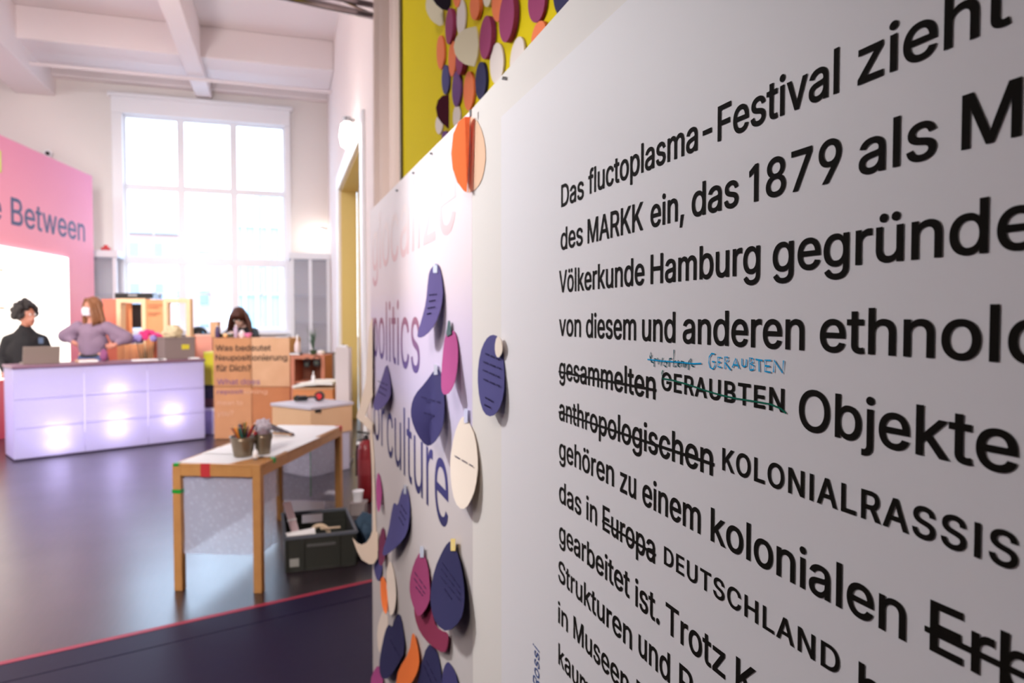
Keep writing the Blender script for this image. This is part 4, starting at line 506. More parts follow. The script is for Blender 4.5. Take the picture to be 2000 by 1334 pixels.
# upper edge follows the photograph's slightly sagging sheet
zl, zr = wp(722, 413).z, wp(1122, 0).z
YE = wp(724, 600).y
ys = wp(922, 600).y
M_edge = mat('cream_board_edge', (236, 214, 190), .7)
def slab(y0, y1, z0, z1a, z1b, x0, x1, mt, name, parent):
    m = MB(); m.prism([(x0, y0, z0), (x0, y1, z0), (x0, y1, z1b), (x0, y0, z1a)], (x1-x0, 0, 0)); return m.obj(name, mt, parent)
zA = wp(722, 413).z; zB = wp(920, 215).z; zC = wp(985, 146).z; zD = wp(1165, -40).z
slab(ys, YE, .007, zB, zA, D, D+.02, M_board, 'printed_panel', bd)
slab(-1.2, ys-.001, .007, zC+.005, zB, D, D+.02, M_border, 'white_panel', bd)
MB().box((D+.012, YE+.012, zA/2), (.018, .022, zA-.02), bev=.004).obj('edge_trim', M_edge, bd)
# curling paper edge flaps
def flap(px, lift_fn, name, mt, par_, X=D, thick=.0012):
    c = Vector((0, 0, 0)); pts = [on_x(x, y, X-lift_fn(x, y)) for x, y in px]
    m = MB(); vs = [m.b.verts.new(p) for p in pts]; f = m.b.faces.new(vs)
    bmesh.ops.triangulate(m.b, faces=[f]); bmesh.ops.solidify(m.b, geom=m.b.faces[:], thickness=thick)
    return m.obj(name, mt, par_)
flap([(727, 620), (721, 640), (718, 690), (714, 747), (704, 786), (696, 815), (711, 830), (727, 845), (727, 826), (713, 812), (719, 795), (727, 775)], lambda x, y: .012+(727-x)*.0004, 'curled_edge', M_edge, bd)
flap([(689, 1051), (697, 1060), (706, 1064), (716, 1060), (723, 1050), (728, 1036), (738, 1040), (738, 1090), (731, 1101), (722, 1102), (707, 1093), (697, 1074)], lambda x, y: .006+(740-x)*.0012, 'curled_edge', M_edge, bd)
flap([(727, 840), (731, 900), (733, 1000), (735, 1040), (729, 1040), (728, 1000), (726, 910), (722, 845)], lambda x, y: .002, 'curled_edge', M_edge, bd)
# text sheet
sh_y = wp(982, 700).y; sz0 = wp(982, 232).z; sz1 = wp(1239, 0).z
m = MB(); m.prism([(D, sh_y, .02), (D, -1.1, .02), (D, -1.1, zlev(-.905)), (D, sh_y, zlev(-.915))], (-.0025, 0, 0)); sheet = m.obj('text_sheet', M_sheet, bd)
XS = D-.0028
def wword(text, x0, x1, mm, cap=.0765, track=0, off=.0105, fit=True, nat=None, name='text_line', mt=None, X=XS, parent=sheet):
    y0 = 623+mm*(x0-555); y1 = 623+mm*(x1-555)
    a = on_x(x0, y0, X); c = on_x(x1, y1, X); z = (a.z+c.z)/2; a.z = z; c.z = z
    em = cap*X/math.cos(THETA)/CAP
    o, sx_ = word_mesh(text, em, (a, Vector((0, -1, 0)), UP), track=track, off=off, depth=.0002, name=name, mt=mt or M_print, parent=parent, fit=abs(c.y-a.y), sxs=nat or 1)
    print('W', text, round(sx_, 3)); return o
def wnat(text, x0, mm, sxs=1.0, cap=.0765, off=.0105, X=XS):
    a = on_x(x0, 623+mm*(x0-555), X); em = cap*X/math.cos(THETA)/CAP
    return word_mesh(text, em, (a, Vector((0, -1, 0)), UP), off=off, depth=.0002, name='text_line', mt=M_print, parent=sheet, sxs=sxs)[0]
def strike(x0, x1, mm, raise_=.024, w=.0075):
    a = on_x(x0, 623+(mm-raise_)*(x0-555), XS-.0003); c = on_x(x1, 623+(mm-raise_)*(x1-555), XS-.0003); h = w*KZ
    return MB().box((a.x, (a.y+c.y)/2, (a.z+c.z)/2), (.0004, abs(a.y-c.y), h)).obj('strike_line', M_print, sheet)
LN = [
 [('Das', 1096, 1140, -.404), ('fluctoplasma-Festival', 1149, 1638, -.410), ('zieht', 1675, 1975, -.408)],
 [('des', 1095, 1138, -.2495), ('MARKK', 1147.5, 1256, -.2495), ('ein,', 1270.5, 1335.5, -.25), ('das', 1351, 1442, -.25), ('1879', 1463, 1643, -.2505), ('als', 1677, 1829, -.250)],
 [('Völkerkunde', 1092, 1258, -.0965), ('Hamburg', 1270.5, 1484, -.0965), ('gegründ', 1509, 1930, -.0955)],
 [('von', 1092, 1134.5, .0595), ('diesem', 1144.5, 1242, .0595), ('und', 1254, 1318.5, .0595), ('anderen', 1333.5, 1570.5, .0592), ('ethnol', 1601, 1951, .0590)],
 [('gesammelten', 1092, 1280, .216), ('Objekte', 1560, 1988, .2125)],
 [('anthropologischen', 1092, 1392, .365)],
 [('gehören', 1092, 1199, .508), ('zu', 1211, 1242, .512), ('einem', 1254.5, 1368, .516), ('kolonialen', 1388, 1769, .518)],
 [('das', 1092, 1135, .663), ('in', 1145, 1166, .661), ('Europa', 1177, 1279, .660)],
 [('gearbeitet', 1092, 1229.5, .809), ('ist.', 1240.5, 1288, .815), ('Trotz', 1300, 1416, .817)],
 [('Strukturen', 1090.5, 1234, .952), ('und', 1247, 1308, .945)],
 [('in', 1090, 1109, 1.105), ('Museen', 1120, 1228, 1.100)],
]
for ln in LN:
    for w in ln: wword(w[0], w[1], w[2], w[3])
nats = [('Museum', 1877.5, -.2504), ('et', 1946.5, -.0955), ('ogischen', 1968, .059), ('Erbe', 1815.6, .5107), ('K', 1437, .822), ('Rassismus', 1326.5, .945), ('Deutschland', 1243, 1.097), ('kaum', 1090.7, 1.255), ('h', 1676, .672)]
for tx, x0, mm in nats: wnat(tx, x0, mm, 1.12)
# corrections set in capitals, a little raised
wword('GERAUBTEN', 1292, 1531.5, .1865, cap=.0455, track=.05, off=.016, name='correction_word')
wword('KOLONIALRASSIS', 1410.7, 1988, .343, cap=.0485, track=.05, off=.016, name='correction_word')
wword('DEUTSCHLAND', 1297, 1639.5, .6435, cap=.046, track=.05, off=.014, name='correction_word')
strike(1091, 1281, .216); strike(1091, 1394, .365, .026); strike(1176, 1280, .660); strike(1806, 2300, .5107, .028, .009)
# handwriting in felt pen
M_blue = mat('blue_felt_pen', (10, 165, 222), .85, spec=.1); M_teal = mat('teal_felt_pen', (8, 84, 96), .85, spec=.1); M_grn = mat('green_felt_pen', (10, 100, 78), .85, spec=.1)
def strokes(sl, r, mt, name):
    m = MB()
    for s in sl:
        pts = [on_x(1040+x/3.177, 480+y/3.177, XS-.0006) for x, y in s]
        m.tube(pts, r, 6)
    for v in m.b.verts: v.co.x = XS-.0004+(v.co.x-(XS-.0006))*.04
    return m.obj(name, mt, sheet)
strokes([[(1128, 672), (1110, 668), (1095, 690), (1092, 725), (1100, 755), (1118, 765), (1130, 745), (1128, 720), (1112, 718)],
 [(1170, 695), (1148, 692), (1148, 750), (1170, 755)], [(1148, 722), (1166, 724)], [(1190, 765), (1190, 690), (1210, 692), (1212, 712), (1192, 725), (1228, 772)],
 [(1238, 755), (1258, 700), (1280, 762)], [(1245, 738), (1275, 742)], [(1298, 700), (1298, 740), (1308, 752), (1322, 745), (1326, 705)],
 [(1345, 768), (1345, 695), (1365, 700), (1366, 722), (1348, 730), (1372, 745), (1370, 768), (1346, 772)], [(1382, 705), (1425, 712)], [(1403, 710), (1405, 782)],
 [(1478, 712), (1440, 710), (1440, 780), (1476, 785)], [(1440, 745), (1470, 748)], [(1494, 785), (1497, 710), (1550, 790), (1556, 712)],
 [(712, 705), (800, 715), (900, 722), (1000, 732), (1045, 730)]], .00075, M_blue, 'blue_handwriting')
strokes([[(728, 700), (738, 680), (733, 662), (726, 685), (735, 720), (748, 725)], [(752, 750), (755, 700), (768, 705)], [(775, 695), (778, 735), (790, 705), (795, 745), (806, 695)],
 [(820, 715), (812, 740), (825, 752), (832, 730), (820, 712)], [(845, 750), (848, 700), (862, 700)], [(876, 645), (872, 750), (890, 748), (888, 715), (872, 720)],
 [(900, 735), (912, 722), (902, 710), (898, 740), (910, 752)], [(920, 750), (922, 715), (936, 720), (938, 755)], [(945, 740), (955, 725), (947, 755)],
 [(965, 770), (968, 720), (980, 700), (985, 745), (1000, 750)]], .0008, M_teal, 'teal_handwriting')
strokes([[(810, 825), (870, 835), (960, 860), (1060, 895), (1160, 925), (1260, 948), (1400, 970), (1480, 985), (1540, 1012), (1572, 1040)], [(808, 772), (800, 790), (806, 830)]], .0008, M_grn, 'green_handwriting')
# small rotated credit in blue
a = wp(1046, 1338, .0031); c = wp(1046, 1262, .0031)
word_mesh('Rossi', abs(wp(1058, 1300).y-wp(1046, 1300).y)/CAP, (Vector((a.x, wp(1057, 1300).y, a.z)), UP, Vector((0, 1, 0))), depth=.0002, off=.004, name='credit_line', mt=mat('credit_blue', (60, 84, 140), .6), parent=sheet, fit=c.z-a.z)
# large faded title on the printed panel
M_title = ramp_mat('title_print', 'Z', [(1.05, (44, 42, 78)), (1.30, (78, 74, 140)), (1.42, (104, 86, 146)), (1.56, (164, 110, 132)), (1.68, (214, 168, 178)), (1.76, (236, 202, 204)), (1.86, (248, 232, 232))], .8, .1, 1.0, 2.0)
def title(text, x0, x1, mm, fit=True, sxs=1.0):
    X = D-.0003; em = .56*X/math.cos(THETA)/CAP
    a = on_x(x0, 623+mm*(x0-555), X); c = on_x(x1, 623+mm*(x1-555), X); z = (a.z+c.z)/2; a.z = z
    o, s = word_mesh(text, em, (a, Vector((0, -1, 0)), UP), depth=.0001, off=0, name='title_word', mt=M_title, parent=bd, fit=abs(c.y-a.y))
    print('T', text, s, em); return o
title('glocalize', 727.5, 890, -.525)
title('politics', 728.5, 820, .405)
title('or', 730.5, 752, 1.30); title('culture', 756, 876, 1.30)
# pins along the upper edge
for i, (x, y) in enumerate(((985, 153), (842, 300), (807, 338), (775, 372))):
    p = wp(x, y, .003); MB().cyl(p+Vector((.003, 0, 0)), p+Vector((-.004, 0, 0)), .003, .0025, 10).obj('pin', M_steel, bd)

# ------------------------------------------------------------------ taped cards
CC = dict(purple=(92, 80, 132), navy=(62, 58, 104), indigo=(78, 74, 126), magenta=(172, 76, 132), plum=(116, 48, 78), crimson=(134, 48, 76), orange=(240, 122, 58), cream=(238, 222, 206), darknavy=(48, 46, 84), black=(34, 26, 40), yellowc=(232, 222, 196), white=(226, 214, 208), violet=(112, 72, 130), coral=(238, 128, 82), aub=(74, 30, 48), mag2=(152, 62, 104))
def cm(k): return mat('card_'+k, CC[k], .85, spec=.12)
M_pen = mat('card_pen', (46, 40, 78), .8, spec=.1); M_tape = mat('clear_tape', (220, 225, 240), .15, alpha=.75); M_gold = mat('iridescent_tape', (246, 214, 110), .2)
def smooth_poly(px, n=2):
    for _ in range(n):
        q = []
        for i in range(len(px)):
            a, b_ = px[i], px[(i+1) % len(px)]
            q += [(a[0]*.75+b_[0]*.25, a[1]*.75+b_[1]*.25), (a[0]*.25+b_[0]*.75, a[1]*.25+b_[1]*.75)]
        px = q
    return px
def card(name, label, px, colour, X=D, curl=.02, base=.003, tape=None, text=None, group='paper cards taped on the printed board', sm=1, side=1.0, fold=None, thick=.0009, extra=None):
    """a card pinned at its top: lifts off the board towards its lower edge and its far side"""
    ys_ = [p[1] for p in px]; xs_ = [p[0] for p in px]; y0, y1, x0, x1 = min(ys_), max(ys_), min(xs_), max(xs_)
    def lift(x, y):
        v = (y-y0)/(y1-y0); u = (x-x0)/(x1-x0)
        l = base + curl*v*v*.7 + curl*side*(1-u)*.6*(v**.7)
        if fold is not None and x < fold: l += (fold-x)*.0009
        return l
    pp = smooth_poly(px, sm); cx = (x0+x1)/2; cy = (y0+y1)/2
    cx = sum(p[0] for p in pp)/len(pp); cy = sum(p[1] for p in pp)/len(pp)
    t = thing(name, on_x(cx, y0, X-base), label, 'card', group)
    m = MB(); rings = []
    for f in (1.0, .66, .33): rings.append([m.b.verts.new(on_x(cx+(x-cx)*f, cy+(y-cy)*f, X-lift(cx+(x-cx)*f, cy+(y-cy)*f))) for x, y in pp])
    cv = m.b.verts.new(on_x(cx, cy, X-lift(cx, cy))); n_ = len(pp); fs = []
    for a, b_ in zip(rings, rings[1:]):
        for i in range(n_): fs.append(m.b.faces.new((a[i], a[(i+1) % n_], b_[(i+1) % n_], b_[i])))
    for i in range(n_): fs.append(m.b.faces.new((rings[2][i], rings[2][(i+1) % n_], cv)))
    bmesh.ops.recalc_face_normals(m.b, faces=fs)
    if sum((f.normal.x for f in fs)) > 0: bmesh.ops.reverse_faces(m.b, faces=fs)
    ext = bmesh.ops.extrude_face_region(m.b, geom=fs)['geom']
    for v_ in ext:
        if isinstance(v_, bmesh.types.BMVert): v_.co.x += thick
    m.obj('paper', cm(colour), t, smooth=True)
    if tape:
        tx, ty, tw, th_, tm = tape
        pts = [on_x(x, y, X-lift(min(max(x, x0), x1), max(y, y0))-.0016) for x, y in ((tx-tw/2, ty-th_/2), (tx+tw/2, ty-th_/2), (tx+tw/2, ty+th_/2), (tx-tw/2, ty+th_/2))]
        MB().prism(pts, (-.0004, 0, 0)).obj('tape', tm, t)
    if text:   # rows of small illegible handwriting: broken pen lines
        for (ax, ay, bx_, by_) in text:
            m = MB(); k = 10
            for i in range(k):
                if i % 4 == 3: continue
                f0, f1 = i/k, (i+.85)/k
                w = []
                for f in (f0, (f0+f1)/2, f1):
                    x = ax+(bx_-ax)*f; y = ay+(by_-ay)*f + (1.2 if f == (f0+f1)/2 else -.6)
                    w.append(on_x(x, y, X-lift(x, y)-.0022))
                m.tube(w, .0008, 5)
            m.obj('written_line', M_pen, t)
    if extra: extra(t, lift)
    return t
card('paper_card', 'purple eggplant shaped card pointing down left of the pink oval card', [(847, 517), (853, 514), (858, 522), (863, 545), (865, 570), (862, 600), (850, 634), (832, 655), (818, 661), (814, 654), (824, 622), (832, 590), (835, 555), (838, 530)], 'purple', curl=.03, tape=(850, 525, 8, 16, M_tape),
     text=[(838, 576, 853, 574), (838, 588, 850, 586), (835, 602, 849, 599), (834, 613, 842, 611)])
def stem(t, lift):
    pts = [on_x(x, y, D-.006) for x, y in ((876, 626), (879, 627), (882, 652), (874, 658), (872, 652))]
    MB().prism(pts, (-.001, 0, 0)).obj('green_stem', mat('dark_green_card', (40, 84, 84), .6), t, label='dark green stem')
card('paper_card', 'pink oval card with a dark green stem below the word politics', [(878, 646), (886, 645), (892, 660), (895, 690), (891, 735), (883, 760), (873, 771), (864, 770), (861, 750), (864, 695), (869, 655)], 'magenta', curl=.03, extra=stem, fold=None)
def cream_corner(t, lift):
    pts = [on_x(x, y, D-.009) for x, y in smooth_poly([(971, 657), (978, 659), (982, 672), (982, 688), (976, 699), (970, 696), (967, 678)], 1)]
    MB().prism(pts, (-.0012, 0, 0)).obj('cream_patch', cm('cream'), t, label='cream oval patch')
card('paper_card', 'indigo oval card with a cream patch beside the large text sheet', [(960, 653), (972, 657), (981, 680), (985, 725), (984, 770), (975, 800), (960, 815), (945, 808), (936, 780), (932, 735), (937, 690), (948, 663)], 'indigo', curl=.018, extra=cream_corner,
     text=[(948, 690, 975, 702), (944, 706, 978, 720), (943, 722, 975, 736), (944, 740, 976, 754), (948, 776, 962, 784), (946, 790, 958, 796)])
card('paper_card', 'dark navy pear shaped card touching the word culture', [(850, 720), (858, 722), (864, 745), (868, 780), (867, 820), (860, 848), (845, 868), (832, 872), (815, 850), (803, 820), (802, 795), (810, 770), (830, 748)], 'navy', curl=.035, tape=(851, 722, 7, 20, M_tape), fold=845,
     text=[(823, 775, 860, 786), (828, 806, 848, 812)])
card('paper_card', 'cream egg shaped card with one dark text line, right of the word culture', [(905, 812), (914, 822), (928, 852), (934, 904), (929, 952), (917, 984), (903, 997), (888, 982), (880, 940), (879, 896), (887, 848), (898, 820)], 'cream', curl=.02, tape=(910, 812, 7, 28, M_tape), text=[(888, 890, 924, 911)])
card('paper_card', 'narrow purple leaf card under the first letters of politics', [(755, 708), (760, 729), (763, 756), (762, 776), (751, 793), (739, 802), (730, 800), (729, 789), (733.5, 772), (745, 741)], 'purple', curl=.03, text=[(741, 754, 755, 762), (739, 764, 753, 773), (738, 744, 757, 752)])
card('paper_card', 'small magenta card at the board edge below the word culture', [(738, 920), (743, 935), (746, 965), (743, 990), (739, 1003), (735, 985), (734, 945)], 'magenta', curl=.02)
card('paper_card', 'two lobed indigo eggplant card with three written lines', [(790, 948), (798, 960), (801, 1000), (796, 1040), (780, 1064), (750, 1088), (746, 1080), (758, 1040), (766, 992), (770, 980), (776, 990), (784, 960)], 'indigo', curl=.03, tape=(791, 956, 5, 18, M_tape), text=[(783, 986, 794, 1004), (781, 998, 792, 1016), (779, 1010, 788, 1026)])
card('paper_card', 'dark plum card curling at the board edge above the orange card', [(746, 1028), (752, 1036), (753, 1080), (748, 1102), (742, 1106), (739, 1096), (740, 1056)], 'plum', curl=.02)
card('paper_card', 'small indigo card half hidden under the dark plum card', [(738, 1068), (745, 1096), (747, 1112), (741, 1136), (734, 1130), (729, 1104)], 'indigo', curl=.008, base=.002)
card('paper_card', 'narrow cream card right of the narrow orange card', [(762, 1092), (770, 1120), (774, 1160), (770, 1196), (762, 1204), (756, 1188), (755, 1140), (755, 1112)], 'cream', curl=.015)
card('paper_card', 'narrow orange card beside the narrow cream card at the board edge', [(748, 1124), (755, 1140), (757, 1176), (755, 1202), (747, 1190), (743, 1160), (743, 1132)], 'orange', curl=.03, base=.008)
card('paper_card', 'crimson half round card under the magenta card and the big navy card', [(808, 1184), (840, 1160), (846, 1216), (860, 1232), (876, 1236), (875, 1260), (868, 1278), (840, 1260), (820, 1236), (810, 1208)], 'crimson', curl=.012, base=.004)
card('paper_card', 'magenta teardrop card with written lines left of the big navy card', [(822, 1074), (834, 1096), (840, 1152), (838, 1180), (818, 1208), (808, 1188), (800, 1160), (800, 1132), (808, 1100)], 'mag2', curl=.02, base=.006, tape=(824, 1078, 7, 22, M_tape), text=[(810, 1118, 832, 1150), (809, 1130, 830, 1160), (812, 1146, 826, 1164)])
card('paper_card', 'big navy teardrop card with gold tape and several written lines', [(882, 1056), (896, 1088), (906, 1140), (907, 1180), (900, 1212), (874, 1236), (852, 1220), (842, 1192), (840, 1160), (848, 1112), (864, 1076), (874, 1060)], 'darknavy', curl=.03, base=.008, tape=(885, 1064, 9, 24, M_gold), text=[(864, 1100, 898, 1148), (862, 1112, 898, 1160), (860, 1126, 898, 1172), (868, 1150, 882, 1170)])
card('paper_card', 'dark navy leaf card with two lobes at the lower board edge', [(780, 1196), (786, 1220), (791, 1272), (776, 1300), (760, 1325), (746, 1327), (740, 1309), (742, 1280), (752, 1232), (760, 1218), (765, 1228), (770, 1208)], 'darknavy', curl=.025, text=[(762, 1250, 780, 1282)])
card('paper_card', 'pale card hanging behind the two lobed navy leaf card', [(744, 1200), (750, 1190), (760, 1210), (750, 1250), (745, 1276), (738, 1270), (736, 1230)], 'cream', curl=.004, base=.002)
card('paper_card', 'navy card with written lines at the bottom behind the orange leaf card', [(834, 1258), (848, 1264), (856, 1280), (862, 1320), (866, 1380), (806, 1380), (820, 1308)], 'darknavy', curl=.01, text=[(832, 1290, 852, 1330), (828, 1300, 842, 1332)])
card('paper_card', 'bright orange leaf card at the bottom of the printed board', [(808, 1236), (814, 1256), (819, 1288), (816, 1312), (800, 1340), (774, 1352), (774, 1330), (778, 1308), (800, 1272), (804, 1240)], 'orange', curl=.02, base=.008)
card('paper_card', 'violet card at the bottom, rightmost of the printed board cards', [(876, 1292), (886, 1308), (892, 1324), (898, 1370), (862, 1370), (864, 1312), (870, 1296)], 'navy', curl=.012)
card('paper_card', 'magenta card at the bottom corner curling past the board edge', [(740, 1296), (748, 1320), (746, 1350), (722, 1350), (726, 1316)], 'magenta', curl=.02)
# the big folded orange card on the upper edge
oc = thing('folded_card', wp(918, 290, .01), 'large bright orange half round card standing folded off the board top', 'card', 'paper cards taped on the printed board')
pts = [(918, 228), (908, 228), (895, 238), (885, 262), (881, 300), (884, 330), (893, 356), (906, 373), (912, 376)]
pts = [pts[0]]+[p for p in pts[1:]]
m = MB(); P_ = [on_x(x, y, D-.010-(918-x)*.0004) for x, y in pts]; vs = [m.b.verts.new(p) for p in P_]; f = m.b.faces.new(vs); bmesh.ops.solidify(m.b, geom=[f], thickness=.0015); m.obj('raised_half', mat('bright_orange_card', (250, 116, 50), .8, spec=.12), oc)
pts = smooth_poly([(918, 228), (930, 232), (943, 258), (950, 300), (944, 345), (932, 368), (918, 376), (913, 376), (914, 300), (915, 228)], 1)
MB().prism([wp(x, y, .0008) for x, y in pts], (-.0004, 0, 0)).obj('flat_half', mat('orange_card_glare', (238, 196, 164), .8, spec=.1), oc, label='half lying flat, paled by painted glare')  # same orange card, with the glare of light put into its paler colour
MB().tube([wp(919, 217, .012), wp(918, 300, .012), wp(914, 376, .012)], .0006, 6).obj('fold_edge', mat('fold_dark', (90, 50, 50), .6), oc)
MB().box(wp(919, 221, .012), (.003, .006, .012)).obj('pin', M_steel, oc)

# ================================================================== YELLOW WALL PANEL and its ovals
XY = .50
M_yel = mat('mustard_yellow_paint', (224, 200, 16), .75, var=(2.2, (216, 194, 14)), spec=.04)
YY = on_x(787, 200, XY).y
yp = thing('yellow_panel_wall', (XY+.05, YY/2, 0), 'tall mustard yellow wall panel dotted with paper ovals above the board', 'partition')
MB().box((XY+.04, (YY-1.5)/2, 2.3), (.08, YY+1.5, 4.6), bev=.004).obj('wall_panel', M_yel, yp)
MB().box((XY+.04, YY+.02, 2.3), (.1, .03, 4.6)).obj('dark_edge_strip', mat('olive_edge_strip', (96, 82, 30), .6), yp)  # dark olive strip along the panel's far edge
def oval(label, cx, cy, w, h, col, tilt=0, th_=.006, lift=.002, poly=None, hinge=0):
    if poly is None:
        poly = []
        for k in range(28):
            a_ = 2*PI*k/28; x = w/2*math.cos(a_); y = h/2*math.sin(a_); poly.append((cx+x-tilt*y*w/h, cy+y))
    else: cx = sum(p[0] for p in poly)/len(poly); cy = sum(p[1] for p in poly)/len(poly)
    x1_ = max(p[0] for p in poly); pts = [on_x(x, y, XY-(lift if not hinge else .004)-hinge*(x1_-x)) for x, y in poly]   # a half folded out along its straight edge
    m = MB(); m.prism(pts, (-th_, 0, 0)); o = m.obj('paper_oval', cm(col))
    c = on_x(cx, cy, XY-lift)
    o.data.transform(Matrix.Translation(-c)); o.location = c
    return tag(o, label, 'paper shape', 'paper ovals on the yellow wall')
def half(pts, n=2): return smooth_poly(pts, n)
T = .2
oval('black half round paper at the upper left corner of the oval cluster', 0, 0, 0, 0, 'black', poly=[(846, -12), (881, -30), (881, 10), (875, 21), (866, 19), (855, 10), (848, 0)], hinge=.0013, th_=.004)
oval('pale yellow half round paper hanging below the black half round paper', 0, 0, 0, 0, 'yellowc', poly=half([(840, -20), (833, 4), (834, 22), (845, 42), (866, 54), (867, 30), (863, -10)], 1), hinge=.0012, th_=.003)
oval('narrow magenta oval right of the pale yellow half round', 884.5, 52, 15, 71, 'mag2', T, .012)
oval('small orange oval, leftmost of the orange ones', 863.5, 102.5, 15, 66, 'coral')
oval('orange oval partly under the cream folded circle', 886.5, 115, 14, 70, 'coral', .1)
oval('orange oval cut off at the top beside the narrow white oval', 896, -8, 15, 46, 'coral')
oval('narrow white oval above the cream folded circle', 903, 35, 17, 72, 'white', .1, .004)
oval('small magenta oval peeking out below the cream folded circle', 906, 120, 14, 54, 'mag2', .1, .014)
oval('cream folded half circle, the largest paper shape on the yellow wall', 0, 0, 0, 0, 'yellowc', poly=[(931, 52), (912, 56), (899, 64), (891, 77), (888, 92), (891, 106), (898, 117), (910, 126), (928, 130), (934, 110), (936, 88), (934, 65)], hinge=.0010, th_=.003)
oval('orange oval at the top between two white papers', 934, 12, 19, 56, 'coral', .1, .01)
oval('tiny cream oval cut off by the top of the picture', 955, -2, 15, 32, 'yellowc')
oval('orange oval at the top left of the tall magenta pair', 977, 4, 24, 78, 'coral', .15)
oval('magenta oval in the middle of the cluster', 957, 74, 23, 85, 'mag2', .25, .012)
oval('tall magenta oval right of the top orange oval', 999, 34, 29, 100, 'mag2', .25, .012)
oval('wide magenta oval near the upper right end', 1053, 3, 33, 84, 'mag2', .15)
oval('navy oval at the upper right end of the cluster', 1103, -8, 34, 84, 'darknavy')
oval('orange oval half hidden by the board edge', 1057, 70, 26, 58, 'coral', .4)
oval('white oval with a small nail, right of the other large white oval', 1013, 112, 26, 80, 'white', .4, .004)
oval('large white oval below the middle magenta oval', 973, 124, 26, 80, 'white', .1, .004)
oval('slim blue violet oval above the aubergine half round', 873, 156, 14, 58, 'indigo')
oval('slim violet oval between two others in the lowest rows', 895, 174, 17, 70, 'violet', .1)
oval('orange oval left of the navy oval near the board edge', 919, 178, 20, 76, 'coral', .1)
oval('navy oval just above the board edge', 943, 158, 21, 74, 'darknavy', .1)
oval('small white oval above the board edge beside the aubergine half round', 894, 228, 14, 44, 'white', .1, .004)
oval('small white oval tucked under the aubergine half round', 859, 244, 14, 36, 'white', 0, .003)
oval('dark aubergine half round paper, lowest on the yellow wall', 0, 0, 0, 0, 'aub', poly=[(877, 185), (866, 187), (857, 196), (853, 211), (856, 228), (864, 240), (877, 251)], hinge=.0014, th_=.003)
oval('tiny violet oval almost hidden behind the board edge', 872, 266, 12, 20, 'violet')

# pale pink curtain beyond the yellow wall
M_cur = mat('dusty_pink_curtain', (244, 222, 212), .85, bump=(120, .1))
cy0, cy1 = YY+.06, on_x(741, 300, .56).y
cur = thing('stage_curtain', (.56, (cy0+cy1)/2, 0), 'dusty pink floor length curtain between the yellow wall and the doorway', 'curtain')
MB().grid(lambda u, v: Vector((.57+.045*math.sin(u*38)*(0.6+.4*v)+.02*math.sin(u*11+1), cy0+(cy1-cy0)*u, 4.5*(1-v)+.03)), 110, 14, .004).obj('curtain_cloth', M_cur, cur, smooth=True)
# ceiling truss tubes
tp = on_y(745, 26, 4.72); tr_ = thing('lighting_truss', (tp.x, 4.72, tp.z), 'shiny metal truss tubes running under the ceiling to the curtain top', 'truss')
tdir = Vector((-1, -.12, .035)).normalized()
for dz, dy in ((.035, 0), (-.035, .0), (0, .07)):
    p = tp+Vector((.05, dy, dz)); MB().tube([p, p+tdir*7], .021, 12).obj('tube', M_chrome, tr_, smooth=True)
m = MB()
for k in range(24):
    p = tp+tdir*(.28*k); s_ = 1 if k % 2 else -1
    m.tube([p+UP*.035*s_, p+tdir*.28-UP*.035*s_], .008, 6)
m.obj('lattice', M_chrome, tr_)

# ================================================================== LAMPS on the walls
M_glow = mat('lamp_glow', (255, 250, 240), .4, emit=(255, 246, 232), es=9)
for lab, p, s in (('glowing white wall lamp above the tall doorway', on_x(678, 262, XR-.10), 1.0), ('small glowing lamp over the right glass cabinet', on_x(628, 460, XR-.14), .8)):
    t = thing('wall_lamp', p, lab, 'lamp')
    MB().lathe((p.x, p.y, p.z-.17*s), [(.02*s, 0), (.07*s, .03*s), (.09*s, .15*s), (.07*s, .28*s), (.03*s, .31*s)]).obj('glass_shade', M_glow, t, smooth=True)
    MB().cyl(p+UP*.14*s, p+UP*.2*s, .05*s, .05*s).obj('cap', M_steel, t)
    MB().box(p+Vector((.06, 0, .17*s)), (.12, .03, .03)).obj('bracket', M_steel, t)
    l = bpy.data.lights.new('wall_lamp_light', 'POINT'); l.energy = (5 if s == 1 else 1.2); l.color = (1, .93, .88); l.shadow_soft_size = .12; lo_ = bpy.data.objects.new('wall_lamp_light', l); COL.objects.link(lo_); lo_.location = p+Vector((-.14, 0, 0)); par(lo_, t)

# ================================================================== GLASS CABINETS flanking the window
M_frame = mat('cabinet_frame_white', (226, 228, 234), .4); M_gg = mat('grey_cabinet_glass', (176, 178, 192), .12, alpha=.35)
def cabinet(label, x0, x1, y0, y1, h, nd):
    t = thing('glass_cabinet', ((x0+x1)/2, y0, 0), label, 'cabinet')
    MB().box(((x0+x1)/2, (y0+y1)/2, h-.06), (x1-x0+.06, y1-y0+.06, .12), bev=.01).obj('top', M_frame, t)
    MB().box(((x0+x1)/2, (y0+y1)/2, .25), (x1-x0, y1-y0, .5), bev=.01).obj('base', M_frame, t)
    for i in range(nd+1):
        x = x0+.03+(x1-x0-.06)*i/nd; MB().box((x, y0+.03, h/2), (.06, .06, h-.12)).obj('post', M_frame, t)
    for i in range(nd):
        a = x0+(x1-x0)*i/nd; c = x0+(x1-x0)*(i+1)/nd
        MB().box(((a+c)/2, y0+.03, (h+.4)/2), (c-a-.06, .008, h-.6)).obj('glass_door', M_gg, t)
    for z in (1.0, 1.5, 2.0):
        MB().box(((x0+x1)/2, (y0+y1)/2, z), (x1-x0-.08, y1-y0-.08, .02)).obj('shelf', M_frame, t)
    return t
cy = YB-.55
cx0 = on_y(567, 500, cy).x; ch = on_y(600, 494, cy).z
cabinet('tall glass cabinet with white frame right of the window', cx0, XR-.01, cy, YB-.1, ch, 2)
